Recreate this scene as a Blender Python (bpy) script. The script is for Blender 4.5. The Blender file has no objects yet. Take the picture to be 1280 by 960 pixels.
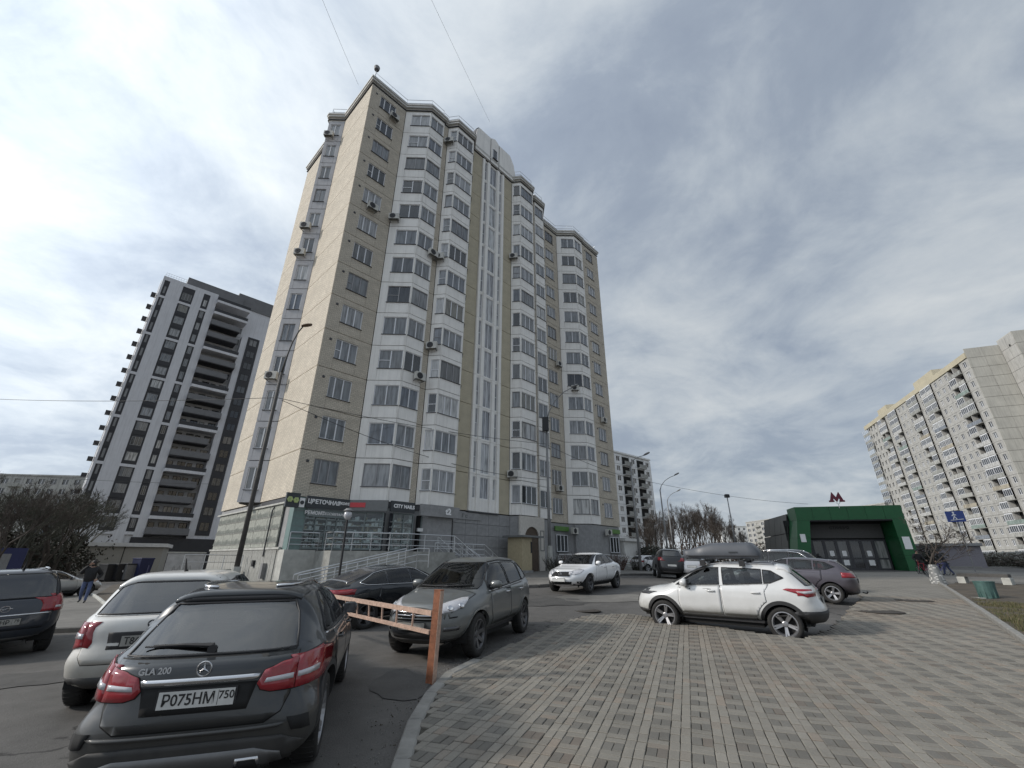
import bpy, bmesh, math, random
from mathutils import Vector, Matrix
from mathutils.bvhtree import BVHTree
SC = bpy.context.scene
COL = SC.collection
R = math.radians
random.seed(7)

# ---------------------------------------------------------------- camera
FPX, HORIZON, VPX, EYE = 534.0, 700.0, 648.0, 1.78          # focal length and horizon in photograph pixels (1280 wide)
PITCH = math.atan2(HORIZON - 480, FPX)
ROLL = math.atan2(VPX - 640, FPX / math.tan(PITCH))
_u0 = Vector((0, -math.sin(PITCH), math.cos(PITCH)))
CR = Vector((1, 0, 0)) * math.cos(ROLL) + _u0 * math.sin(ROLL)
CU = Vector((1, 0, 0)) * -math.sin(ROLL) + _u0 * math.cos(ROLL)
CF = Vector((0, math.cos(PITCH), math.sin(PITCH)))
cam_data = bpy.data.cameras.new('camera')
cam = bpy.data.objects.new('camera', cam_data)
COL.objects.link(cam)
cam_data.sensor_width = 36
cam_data.lens = 36 * FPX / 1280
cam_data.clip_start = 0.05
cam_data.clip_end = 6000
cam.matrix_world = Matrix(((CR.x, CU.x, -CF.x, 0), (CR.y, CU.y, -CF.y, 0), (CR.z, CU.z, -CF.z, EYE), (0, 0, 0, 1)))
SC.camera = cam

# ---------------------------------------------------------------- sky, sun, exposure
SUN_AZ, SUN_EL = 262.0, 30.0         # compass-like: 0 = straight ahead (+Y), 90 = right
SUN_DIR = Vector((math.sin(R(SUN_AZ)) * math.cos(R(SUN_EL)), math.cos(R(SUN_AZ)) * math.cos(R(SUN_EL)), math.sin(R(SUN_EL))))
world = bpy.data.worlds.new('World')
SC.world = world
world.use_nodes = True
def N(nt, typ, **kw):
    n = nt.nodes.new(typ)
    for k, v in kw.items():
        if k in n.inputs.keys() if isinstance(k, str) else False:
            n.inputs[k].default_value = v
        else:
            setattr(n, k, v)
    return n
def ramp(nt, stops, interp='LINEAR'):
    n = nt.nodes.new('ShaderNodeValToRGB')
    e = n.color_ramp.elements
    n.color_ramp.interpolation = interp
    while len(e) > 1: e.remove(e[-1])
    e[0].position, c = stops[0]
    e[0].color = (*c, 1) if not isinstance(c, (int, float)) else (c, c, c, 1)
    for p, c in stops[1:]:
        x = e.new(p)
        x.color = (*c, 1) if not isinstance(c, (int, float)) else (c, c, c, 1)
    return n
def math_n(nt, op, a, b=None):
    n = nt.nodes.new('ShaderNodeMath'); n.operation = op
    for i, v in enumerate((a, b)):
        if v is None: continue
        if isinstance(v, (int, float)): n.inputs[i].default_value = v
        else: nt.links.new(v, n.inputs[i])
    return n.outputs[0]
def mix_n(nt, fac, a, b, blend='MIX'):
    n = nt.nodes.new('ShaderNodeMix'); n.data_type = 'RGBA'; n.blend_type = blend
    for s, v in ((n.inputs[0], fac), (n.inputs[6], a), (n.inputs[7], b)):
        if isinstance(v, (int, float)): s.default_value = v if s.type == 'VALUE' else (v, v, v, 1)
        elif isinstance(v, tuple): s.default_value = (*v, 1)
        else: nt.links.new(v, s)
    return n.outputs[2]

def build_world():
    nt = world.node_tree
    L = nt.links.new
    bg = nt.nodes['Background']
    sky = N(nt, 'ShaderNodeTexSky', sky_type='NISHITA', sun_disc=False)
    sky.sun_elevation = R(SUN_EL); sky.sun_rotation = R(SUN_AZ); sky.air_density = 1.2; sky.dust_density = 2.0
    tc = N(nt, 'ShaderNodeTexCoord')
    sep = N(nt, 'ShaderNodeSeparateXYZ'); L(tc.outputs['Generated'], sep.inputs[0])
    den = math_n(nt, 'ADD', math_n(nt, 'MAXIMUM', sep.outputs[2], 0.0), 0.24)
    cmb = N(nt, 'ShaderNodeCombineXYZ')
    L(math_n(nt, 'DIVIDE', sep.outputs[0], den), cmb.inputs[0]); L(math_n(nt, 'DIVIDE', sep.outputs[1], den), cmb.inputs[1])
    def noise(scale, detail, rough, off, dist=0.0):
        m = N(nt, 'ShaderNodeMapping'); m.inputs['Location'].default_value = off
        L(cmb.outputs[0], m.inputs['Vector'])
        n = N(nt, 'ShaderNodeTexNoise'); n.inputs['Scale'].default_value = scale; n.inputs['Detail'].default_value = detail
        n.inputs['Roughness'].default_value = rough; n.inputs['Distortion'].default_value = dist
        L(m.outputs[0], n.inputs['Vector'])
        return n.outputs['Fac']
    big = noise(0.8, 4, 0.5, (3.1, 1.7, 0), 0.3)
    mid = noise(2.1, 7, 0.6, (0.4, 5.2, 0), 0.5)
    fine = noise(5.5, 6, 0.62, (7.4, 2.2, 0), 0.4)
    body = math_n(nt, 'ADD', math_n(nt, 'MULTIPLY', big, 0.42), math_n(nt, 'ADD', math_n(nt, 'MULTIPLY', mid, 0.42), math_n(nt, 'MULTIPLY', fine, 0.16)))
    dens = ramp(nt, [(0.36, 0.0), (0.62, 1.0)]); L(body, dens.inputs[0])
    # cloud brightness: thin edges glow white, thick middles are blue grey
    shade = ramp(nt, [(0.34, (2.6, 3.05, 3.85)), (0.44, (3.15, 3.65, 4.4)), (0.50, (4.1, 4.6, 5.2)), (0.55, (4.85, 5.3, 5.75)), (0.64, (5.9, 6.25, 6.5))])
    L(body, shade.inputs[0])
    # a broad, soft brightening of the cloud layer towards the veiled sun
    dot = N(nt, 'ShaderNodeVectorMath', operation='DOT_PRODUCT'); L(tc.outputs['Generated'], dot.inputs[0]); dot.inputs[1].default_value = SUN_DIR
    glow = math_n(nt, 'POWER', math_n(nt, 'MAXIMUM', math_n(nt, 'ADD', math_n(nt, 'MULTIPLY', dot.outputs['Value'], 0.5), 0.5), 0.0), 5.0)
    gl = math_n(nt, 'ADD', math_n(nt, 'MULTIPLY', glow, 1.5), 0.86)
    cl = mix_n(nt, 1.0, shade.outputs[0], gl, 'MULTIPLY')
    mixed = mix_n(nt, math_n(nt, 'ADD', math_n(nt, 'MULTIPLY', dens.outputs[0], 0.12), 0.86), sky.outputs[0], cl)
    L(mixed, bg.inputs['Color'])
    bg.inputs['Strength'].default_value = 0.08
build_world()
sun_d = bpy.data.lights.new('sun', 'SUN'); sun_d.energy = 1.75; sun_d.angle = R(6); sun_d.color = (1.0, 0.93, 0.84)
sun = bpy.data.objects.new('sun', sun_d); COL.objects.link(sun)
sun.rotation_euler = (-SUN_DIR).to_track_quat('-Z', 'Y').to_euler()
SC.view_settings.view_transform = 'Standard'; SC.view_settings.look = 'None'
SC.view_settings.exposure = 0.6; SC.view_settings.gamma = 1.0

# ---------------------------------------------------------------- geometry helpers
def sstep(a, b, x):
    t = max(0, min(1, (x - a) / (b - a))); return t * t * (3 - 2 * t)
def gz(x, y):
    """height of the gently sloping ground"""
    lane = 0.26 * sstep(12, 19, y) * sstep(-10, -4, x) * (1 - sstep(7, 14, x))      # the lane rises gently towards the tower
    left = 0.6 * math.tanh(0.028 * max(0.0, -x - 6) / 0.6)                               # and falls away to the left
    return 0.013 * 60 * math.tanh(x / 60) + 0.017 * 60 * math.tanh(y / 60) + lane - left
def dip(x, y):
    """how far the parking lane lies below the paved square beside it"""
    return 0.10 * sstep(8.5, 10.5, y) * (1 - sstep(17, 21, y)) * sstep(1.0, 3.5, x) * (1 - sstep(12, 16, x))
def ray(px, py):
    d = CR * (px - 640) - CU * (py - 480) + CF * FPX
    return d / math.hypot(d.x, d.y)
def G(px, py, dz=0.0):
    """the ground point seen at a photograph pixel"""
    d = ray(px, py); t = 0.5
    for _ in range(4000):
        z = EYE + d.z * t
        if z <= gz(d.x * t, d.y * t) + dz: break
        t += 0.02 + t * 0.001
    return Vector((d.x * t, d.y * t, gz(d.x * t, d.y * t)))
def at(px, py, dist):
    d = ray(px, py)
    return Vector((d.x * dist, d.y * dist, EYE + d.z * dist))

class MB:
    """collects faces with material slots and builds one mesh"""
    def __init__(s): s.v = []; s.f = []; s.m = []
    def add(s, vs, fs, mi=0, M=None):
        b = len(s.v)
        s.v += [tuple(M @ Vector(v)) if M else tuple(v) for v in vs]
        s.f += [tuple(i + b for i in f) for f in fs]; s.m += [mi] * len(fs)
        return s
    def box(s, a, b, mi=0, M=None):
        x0, y0, z0 = a; x1, y1, z1 = b
        vs = [(x0, y0, z0), (x1, y0, z0), (x1, y1, z0), (x0, y1, z0), (x0, y0, z1), (x1, y0, z1), (x1, y1, z1), (x0, y1, z1)]
        return s.add(vs, [(0, 3, 2, 1), (4, 5, 6, 7), (0, 1, 5, 4), (1, 2, 6, 5), (2, 3, 7, 6), (3, 0, 4, 7)], mi, M)
    def cham(s, a, b, c, mi=0, M=None):
        """box whose top edges are chamfered"""
        x0, y0, z0 = a; x1, y1, z1 = b
        vs = [(x0, y0, z0), (x1, y0, z0), (x1, y1, z0), (x0, y1, z0), (x0, y0, z1 - c), (x1, y0, z1 - c), (x1, y1, z1 - c), (x0, y1, z1 - c),
              (x0 + c, y0 + c, z1), (x1 - c, y0 + c, z1), (x1 - c, y1 - c, z1), (x0 + c, y1 - c, z1)]
        fs = [(0, 1, 5, 4), (1, 2, 6, 5), (2, 3, 7, 6), (3, 0, 4, 7), (4, 5, 9, 8), (5, 6, 10, 9), (6, 7, 11, 10), (7, 4, 8, 11), (8, 9, 10, 11)]
        return s.add(vs, fs, mi, M)
    def tube(s, pts, r, n=8, mi=0, caps=True):
        pts = [Vector(p) for p in pts]; rs = r if isinstance(r, (list, tuple)) else [r] * len(pts)
        rings = []
        b = len(s.v)
        prev = None
        for i, p in enumerate(pts):
            t = (pts[min(i + 1, len(pts) - 1)] - pts[max(i - 1, 0)])
            t = t.normalized() if t.length > 1e-9 else Vector((0, 0, 1))
            if prev is None:
                a = Vector((0, 0, 1)) if abs(t.z) < 0.9 else Vector((1, 0, 0))
                u = t.cross(a).normalized()
            else:
                u = (prev - t * prev.dot(t)).normalized()
            prev = u
            w = t.cross(u)
            for k in range(n):
                an = 2 * math.pi * k / n
                s.v.append(tuple(p + (u * math.cos(an) + w * math.sin(an)) * rs[i]))
        for i in range(len(pts) - 1):
            for k in range(n):
                k2 = (k + 1) % n
                s.f.append((b + i * n + k, b + i * n + k2, b + (i + 1) * n + k2, b + (i + 1) * n + k)); s.m.append(mi)
        if caps:
            s.f.append(tuple(b + k for k in range(n))[::-1]); s.m.append(mi)
            s.f.append(tuple(b + (len(pts) - 1) * n + k for k in range(n))); s.m.append(mi)
        return s
    def lathe(s, prof, n=24, mi=0, M=None):
        """prof: (r, h) pairs round the local z axis"""
        vs = []; fs = []
        for r, h in prof:
            for k in range(n):
                an = 2 * math.pi * k / n
                vs.append((r * math.cos(an), r * math.sin(an), h))
        for i in range(len(prof) - 1):
            for k in range(n):
                k2 = (k + 1) % n
                fs.append((i * n + k, i * n + k2, (i + 1) * n + k2, (i + 1) * n + k))
        return s.add(vs, fs, mi, M)
    def prism(s, poly, z0, z1, mi=0, M=None):
        n = len(poly)
        vs = [(x, y, z0) for x, y in poly] + [(x, y, z1) for x, y in poly]
        fs = [tuple(range(n))[::-1], tuple(range(n, 2 * n))] + [(i, (i + 1) % n, n + (i + 1) % n, n + i) for i in range(n)]
        return s.add(vs, fs, mi, M)
    def mesh(s, name, mats, smooth=False):
        me = bpy.data.meshes.new(name)
        me.from_pydata(s.v, [], s.f)
        for m in (mats if isinstance(mats, (list, tuple)) else [mats]): me.materials.append(m)
        me.polygons.foreach_set('material_index', s.m)
        if smooth: me.polygons.foreach_set('use_smooth', [True] * len(s.f))
        me.update()
        return me
    def build(s, name, mats, parent=None, smooth=False, loc=None, rot=None):
        return link(name, s.mesh(name, mats, smooth), parent, loc, rot)
def link(name, me, parent=None, loc=None, rot=None):
    o = bpy.data.objects.new(name, me)
    COL.objects.link(o)
    if parent is not None: o.parent = parent
    if loc is not None: o.location = loc
    if rot is not None: o.rotation_euler = rot
    return o
def tag(o, label=None, cat=None, group=None, kind=None):
    if label: o['label'] = label
    if cat: o['category'] = cat
    if group: o['group'] = group
    if kind: o['kind'] = kind
    return o
def empty(name, loc=(0, 0, 0), rz=0.0, label=None, cat=None, group=None):
    o = bpy.data.objects.new(name, None)
    COL.objects.link(o)
    o.empty_display_size = 0.3
    o.location = loc; o.rotation_euler = (0, 0, rz)
    return tag(o, label, cat, group)
def copy_tree(o, parent=None):
    c = o.copy(); COL.objects.link(c)
    if parent is not None: c.parent = parent
    for ch in list(o.children): copy_tree(ch, c)
    return c
def az(a):
    """rotation about z that turns local +x to the compass direction a (0 = +Y, 90 = +X)"""
    return R(90 - a)
_tx = {}
def text_mesh(body, size, extrude=0.01, mat=None, bold=0.0, align='CENTER', shear=0.0):
    c = bpy.data.curves.new('text', 'FONT'); c.body = body; c.size = size; c.extrude = extrude; c.offset = bold; c.align_x = align; c.align_y = 'CENTER'; c.shear = shear
    c.resolution_u = 3
    o = bpy.data.objects.new('text', c); COL.objects.link(o)
    me = bpy.data.meshes.new_from_object(o.evaluated_get(bpy.context.evaluated_depsgraph_get()))
    bpy.data.objects.remove(o); bpy.data.curves.remove(c)
    me.materials.clear()
    if mat: me.materials.append(mat)
    return me
ORD = ['topmost', 'second', 'third', 'fourth', 'fifth', 'sixth', 'seventh', 'eighth', 'ninth', 'tenth', 'eleventh', 'twelfth', 'thirteenth', 'fourteenth', 'fifteenth', 'sixteenth', 'seventeenth', 'eighteenth', 'nineteenth', 'twentieth']
ORD1 = ['first'] + ORD[1:]

# ---------------------------------------------------------------- materials
def mat(name, col, rough=0.7, metal=0.0, var=0.12, scale=6.0, bump=0.0, bscale=40.0, spec=0.5, coat=0.0, dirt=None, streak=0.0):
    """plain surface with soft colour variation; dirt = (colour, low z, high z) fades road grime in from below in object space"""
    m = bpy.data.materials.new(name); m.use_nodes = True
    nt = m.node_tree; L = nt.links.new
    b = nt.nodes['Principled BSDF']
    b.inputs['Roughness'].default_value = rough; b.inputs['Metallic'].default_value = metal
    b.inputs['Specular IOR Level'].default_value = spec
    b.inputs['Coat Weight'].default_value = coat; b.inputs['Coat Roughness'].default_value = 0.06
    tc = N(nt, 'ShaderNodeTexCoord')
    c = None
    if var > 0:
        n = N(nt, 'ShaderNodeTexNoise'); n.inputs['Scale'].default_value = scale; n.inputs['Detail'].default_value = 5; n.inputs['Roughness'].default_value = 0.65
        L(tc.outputs['Object'], n.inputs['Vector'])
        r = ramp(nt, [(0.3, tuple(x * (1 - var) for x in col)), (0.7, tuple(min(1, x * (1 + var)) for x in col))]); L(n.outputs['Fac'], r.inputs[0])
        c = r.outputs[0]
    if streak:
        sm = N(nt, 'ShaderNodeMapping'); sm.inputs['Scale'].default_value = (4.5, 4.5, 0.22); g9 = N(nt, 'ShaderNodeNewGeometry'); L(g9.outputs['Position'], sm.inputs['Vector'])
        sn = N(nt, 'ShaderNodeTexNoise'); sn.inputs['Scale'].default_value = 1.0; sn.inputs['Detail'].default_value = 6; sn.inputs['Roughness'].default_value = .7; L(sm.outputs[0], sn.inputs['Vector'])
        sr = ramp(nt, [(.36, 1 - streak), (.52, 1.0), (.75, 1.04)]); L(sn.outputs['Fac'], sr.inputs[0])
        c = mix_n(nt, 1.0, c if c else col, sr.outputs[0], 'MULTIPLY')
    if dirt:
        dc, z0, z1 = dirt
        sp = N(nt, 'ShaderNodeSeparateXYZ'); L(tc.outputs['Object'], sp.inputs[0])
        mr = N(nt, 'ShaderNodeMapRange'); mr.inputs['From Min'].default_value = z1; mr.inputs['From Max'].default_value = z0
        n2 = N(nt, 'ShaderNodeTexNoise'); n2.inputs['Scale'].default_value = 5; n2.inputs['Detail'].default_value = 6; L(tc.outputs['Object'], n2.inputs['Vector'])
        zz = math_n(nt, 'ADD', sp.outputs[2], math_n(nt, 'MULTIPLY', math_n(nt, 'SUBTRACT', n2.outputs['Fac'], 0.5), 0.5)); L(zz, mr.inputs['Value'])
        f = math_n(nt, 'MULTIPLY', mr.outputs[0], 0.9)
        c = mix_n(nt, f, c if c else col, dc)
        rr = N(nt, 'ShaderNodeMapRange'); rr.inputs['To Min'].default_value = rough; rr.inputs['To Max'].default_value = 0.8; L(f, rr.inputs['Value']); L(rr.outputs[0], b.inputs['Roughness'])
        if coat: L(math_n(nt, 'MULTIPLY', math_n(nt, 'SUBTRACT', 1.0, f), coat), b.inputs['Coat Weight'])
    if c is not None: L(c, b.inputs['Base Color'])
    else: b.inputs['Base Color'].default_value = (*col, 1)
    if bump > 0:
        n3 = N(nt, 'ShaderNodeTexNoise'); n3.inputs['Scale'].default_value = bscale; n3.inputs['Detail'].default_value = 4; L(tc.outputs['Object'], n3.inputs['Vector'])
        bp = N(nt, 'ShaderNodeBump'); bp.inputs['Strength'].default_value = bump; bp.inputs['Distance'].default_value = 0.02
        L(n3.outputs['Fac'], bp.inputs['Height']); L(bp.outputs[0], b.inputs['Normal'])
    return m
def brick_mat(name, c1, c2, mortar, sx=0.26, sz=0.088):
    m = bpy.data.materials.new(name); m.use_nodes = True
    nt = m.node_tree; L = nt.links.new; b = nt.nodes['Principled BSDF']; b.inputs['Roughness'].default_value = 0.85
    tc = N(nt, 'ShaderNodeTexCoord'); mp = N(nt, 'ShaderNodeMapping'); mp.inputs['Rotation'].default_value = (R(-90), 0, 0)
    sp = N(nt, 'ShaderNodeSeparateXYZ'); L(tc.outputs['Object'], sp.inputs[0])
    cb = N(nt, 'ShaderNodeCombineXYZ'); L(sp.outputs[0], cb.inputs[0]); L(sp.outputs[2], cb.inputs[1])
    br = N(nt, 'ShaderNodeTexBrick'); L(cb.outputs[0], br.inputs['Vector'])
    br.inputs['Scale'].default_value = 1.0; br.inputs['Brick Width'].default_value = sx; br.inputs['Row Height'].default_value = sz; br.inputs['Mortar Size'].default_value = 0.013
    br.inputs['Color1'].default_value = (*c1, 1); br.inputs['Color2'].default_value = (*c2, 1); br.inputs['Mortar'].default_value = (*mortar, 1)
    n = N(nt, 'ShaderNodeTexNoise'); n.inputs['Scale'].default_value = 0.9; n.inputs['Detail'].default_value = 5; L(tc.outputs['Object'], n.inputs['Vector'])
    r = ramp(nt, [(0.3, 0.86), (0.7, 1.05)]); L(n.outputs['Fac'], r.inputs[0])
    L(mix_n(nt, 1.0, br.outputs['Color'], r.outputs[0], 'MULTIPLY'), b.inputs['Base Color'])
    bp = N(nt, 'ShaderNodeBump'); bp.inputs['Strength'].default_value = 0.5; bp.inputs['Distance'].default_value = 0.02; bp.invert = True
    L(br.outputs['Fac'], bp.inputs['Height']); L(bp.outputs[0], b.inputs['Normal'])
    return m
def window_glass(name, stops):
    """glass with something behind it: the tone differs from window to window"""
    m = bpy.data.materials.new(name); m.use_nodes = True
    nt = m.node_tree; L = nt.links.new; b = nt.nodes['Principled BSDF']
    oi = N(nt, 'ShaderNodeObjectInfo'); tc = N(nt, 'ShaderNodeTexCoord')
    r = ramp(nt, stops, 'CONSTANT'); L(oi.outputs['Random'], r.inputs[0])
    w = N(nt, 'ShaderNodeTexNoise'); w.inputs['Scale'].default_value = 1.7; w.inputs['Detail'].default_value = 3
    mp = N(nt, 'ShaderNodeMapping'); mp.inputs['Scale'].default_value = (3.2, 1, 0.45); L(tc.outputs['Object'], mp.inputs['Vector'])
    ad = N(nt, 'ShaderNodeVectorMath', operation='ADD'); L(mp.outputs[0], ad.inputs[0])
    sc = N(nt, 'ShaderNodeVectorMath', operation='SCALE'); sc.inputs[0].default_value = (37, 11, 53); L(oi.outputs['Random'], sc.inputs['Scale']); L(sc.outputs[0], ad.inputs[1])
    L(ad.outputs[0], w.inputs['Vector'])
    rr = ramp(nt, [(0.36, 0.6), (0.5, 1.05), (0.62, 1.3)]); L(w.outputs['Fac'], rr.inputs[0])
    L(mix_n(nt, 1.0, r.outputs[0], rr.outputs[0], 'MULTIPLY'), b.inputs['Base Color'])
    b.inputs['Roughness'].default_value = 0.05; b.inputs['Specular IOR Level'].default_value = 0.7; b.inputs['Coat Weight'].default_value = 0.4; b.inputs['Coat Roughness'].default_value = 0.02
    return m
def clear_glass(name, tint=(0.86, 0.9, 0.9), refl=0.05):
    m = bpy.data.materials.new(name); m.use_nodes = True
    nt = m.node_tree; L = nt.links.new
    nt.nodes.remove(nt.nodes['Principled BSDF'])
    t = N(nt, 'ShaderNodeBsdfTransparent'); t.inputs['Color'].default_value = (*tint, 1)
    g = N(nt, 'ShaderNodeBsdfGlossy'); g.inputs['Roughness'].default_value = 0.03
    fr = N(nt, 'ShaderNodeFresnel'); fr.inputs['IOR'].default_value = 1.5
    mx = N(nt, 'ShaderNodeMixShader'); L(math_n(nt, 'ADD', fr.outputs[0], refl - 0.04), mx.inputs[0]); L(t.outputs[0], mx.inputs[1]); L(g.outputs[0], mx.inputs[2])
    L(mx.outputs[0], nt.nodes['Material Output'].inputs['Surface'])
    return m
M = {}
M['brick'] = brick_mat('cream_brick', (0.71, 0.64, 0.53), (0.59, 0.53, 0.435), (0.34, 0.305, 0.25))
M['ochre'] = brick_mat('ochre_brick', (0.60, 0.54, 0.405), (0.55, 0.495, 0.37), (0.44, 0.395, 0.295))
M['white_panel'] = mat('white_facade_panel', (0.86, 0.84, 0.80), 0.75, var=0.05, scale=1.2, bump=0.1, streak=.09)
M['grey_panel'] = mat('grey_facade_panel', (0.44, 0.445, 0.465), 0.8, var=0.08, scale=1.6, bump=0.1, streak=.1)
M['joint'] = mat('dark_panel_joint', (0.06, 0.055, 0.05), 0.9, var=0)
M['pvc'] = mat('white_window_plastic', (0.74, 0.75, 0.77), 0.4, var=0.04)
M['dark_metal'] = mat('dark_metal_flashing', (0.06, 0.06, 0.065), 0.5, 0.3, var=0.1)
M['cornice'] = mat('roof_cornice', (0.62, 0.61, 0.58), 0.7, var=0.1, scale=2)
M['glass'] = window_glass('window_glass', [(0.0, (0.03, 0.033, 0.036)), (0.13, (0.13, 0.14, 0.15)), (0.36, (0.18, 0.19, 0.20)), (0.58, (0.08, 0.085, 0.09)), (0.70, (0.26, 0.265, 0.27)), (0.82, (0.15, 0.145, 0.125)), (0.88, (0.42, 0.42, 0.41)), (0.95, (0.11, 0.125, 0.15))])
M['dark_glass'] = window_glass('dark_window_glass', [(0.0, (0.02, 0.022, 0.026)), (0.4, (0.06, 0.065, 0.07)), (0.75, (0.12, 0.12, 0.12)), (0.9, (0.25, 0.25, 0.24))])
M['shop_glass'] = clear_glass('shop_window_glass')
M['steel'] = mat('railing_steel', (0.62, 0.63, 0.64), 0.3, 0.9, var=0.06)
M['galv'] = mat('galvanised_pole_steel', (0.24, 0.24, 0.24), 0.55, 0.4, var=0.15, scale=9)
M['granite'] = mat('grey_stone_cladding', (0.27, 0.27, 0.27), 0.6, var=0.16, scale=3, bump=0.1)
M['concrete'] = mat('stained_concrete', (0.30, 0.30, 0.28), 0.9, var=0.28, scale=2.2, bump=0.3)
M['pale_concrete'] = mat('pale_concrete', (0.43, 0.43, 0.40), 0.9, var=0.2, scale=2.2, bump=0.25)
M['black'] = mat('black_plastic', (0.018, 0.018, 0.02), 0.55, var=0.15)
M['void'] = mat('dark_opening', (0.012, 0.012, 0.012), 0.9, var=0)
M['white_paint'] = mat('white_paint', (0.78, 0.78, 0.77), 0.5, var=0.05)
M['ac'] = mat('air_conditioner_casing', (0.52, 0.51, 0.47), 0.55, var=0.1, scale=4)
M['wood'] = mat('weathered_wood', (0.12, 0.085, 0.06), 0.8, var=0.3, scale=12, bump=0.3)
# ---------------------------------------------------------------- ground, pavements, pavers
def asphalt(name, base, seedoff, crack=1.0):
    m = bpy.data.materials.new(name); m.use_nodes = True
    nt = m.node_tree; L = nt.links.new; b = nt.nodes['Principled BSDF']
    tc = N(nt, 'ShaderNodeTexCoord'); mp = N(nt, 'ShaderNodeMapping'); mp.inputs['Location'].default_value = seedoff; L(tc.outputs['Object'], mp.inputs['Vector'])
    def nz(s, d, r, dist=0):
        n = N(nt, 'ShaderNodeTexNoise'); n.inputs['Scale'].default_value = s; n.inputs['Detail'].default_value = d; n.inputs['Roughness'].default_value = r; n.inputs['Distortion'].default_value = dist
        L(mp.outputs[0], n.inputs['Vector']); return n.outputs['Fac']
    big = nz(0.22, 5, 0.6, 0.6); mid = nz(2.2, 5, 0.65); fine = nz(55, 3, 0.7)
    s = math_n(nt, 'ADD', math_n(nt, 'MULTIPLY', big, 0.5), math_n(nt, 'ADD', math_n(nt, 'MULTIPLY', mid, 0.28), math_n(nt, 'MULTIPLY', fine, 0.22)))
    k = lambda f: tuple(c * f for c in base)
    r = ramp(nt, [(0.34, k(0.5)), (0.45, k(0.85)), (0.55, k(1.1)), (0.66, k(1.6))]); L(s, r.inputs[0])
    vo = N(nt, 'ShaderNodeTexVoronoi', feature='DISTANCE_TO_EDGE'); vo.inputs['Scale'].default_value = 0.32
    wv = N(nt, 'ShaderNodeTexNoise'); wv.inputs['Scale'].default_value = 1.3; wv.inputs['Detail'].default_value = 6; L(mp.outputs[0], wv.inputs['Vector'])
    wa = N(nt, 'ShaderNodeVectorMath', operation='SCALE'); L(wv.outputs['Color'], wa.inputs[0]); wa.inputs['Scale'].default_value = 1.3
    wb = N(nt, 'ShaderNodeVectorMath', operation='ADD'); L(wa.outputs[0], wb.inputs[0]); L(mp.outputs[0], wb.inputs[1]); L(wb.outputs[0], vo.inputs['Vector'])
    cr = ramp(nt, [(0.0, 0.3), (0.006, 0.5), (0.014, 1.0)]); L(vo.outputs['Distance'], cr.inputs[0])
    gate = ramp(nt, [(0.44, 0.0), (0.52, crack)]); L(nz(0.15, 2, 0.5), gate.inputs[0])
    ck = mix_n(nt, gate.outputs[0], 1.0, cr.outputs[0])
    L(mix_n(nt, 1.0, r.outputs[0], ck, 'MULTIPLY'), b.inputs['Base Color'])
    b.inputs['Roughness'].default_value = 0.85; b.inputs['Specular IOR Level'].default_value = 0.35
    bp = N(nt, 'ShaderNodeBump'); bp.inputs['Strength'].default_value = 0.6; bp.inputs['Distance'].default_value = 0.012; L(math_n(nt, 'MULTIPLY', fine, 1.0), bp.inputs['Height']); L(bp.outputs[0], b.inputs['Normal'])
    return m
M['asphalt'] = asphalt('worn_asphalt', (0.105, 0.100, 0.094), (0, 0, 0))
M['asphalt_pale'] = asphalt('dusty_pavement_asphalt', (0.16, 0.153, 0.14), (31, 7, 0), 0.6)
M['asphalt_road'] = asphalt('pale_road_asphalt', (0.17, 0.168, 0.165), (3, 71, 0), 0.3)
M['soil'] = mat('bare_soil', (0.075, 0.062, 0.047), 0.95, var=0.35, scale=1.6, bump=0.6, bscale=14)
M['turf'] = mat('thin_spring_turf', (0.085, 0.082, 0.045), 0.95, var=0.4, scale=1.3, bump=0.6, bscale=18)
M['kerb'] = mat('kerb_concrete', (0.22, 0.215, 0.20), 0.9, var=0.22, scale=4, bump=0.2)
M['kerb_dark'] = mat('dirty_kerb_concrete', (0.10, 0.098, 0.092), 0.9, var=0.25, scale=4, bump=0.2)

def axis(lo, hi, step, far):
    a = [lo + step * i for i in range(int((hi - lo) / step) + 1)]
    d = step
    while a[-1] < far: d *= 1.5; a.append(a[-1] + d)
    d = step
    while a[0] > -far: d *= 1.5; a.insert(0, a[0] - d)
    return a
xs = axis(-80, 80, 1.0, 3500); ys = axis(-20, 100, 1.0, 3500)
g = MB()
g.v = [(x, y, gz(x, y) - dip(x, y)) for y in ys for x in xs]
nx = len(xs)
g.f = [(j * nx + i, j * nx + i + 1, (j + 1) * nx + i + 1, (j + 1) * nx + i) for j in range(len(ys) - 1) for i in range(nx - 1)]
g.m = [0] * len(g.f)
tag(g.build('ground', M['asphalt'], smooth=True), kind='structure')

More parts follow.
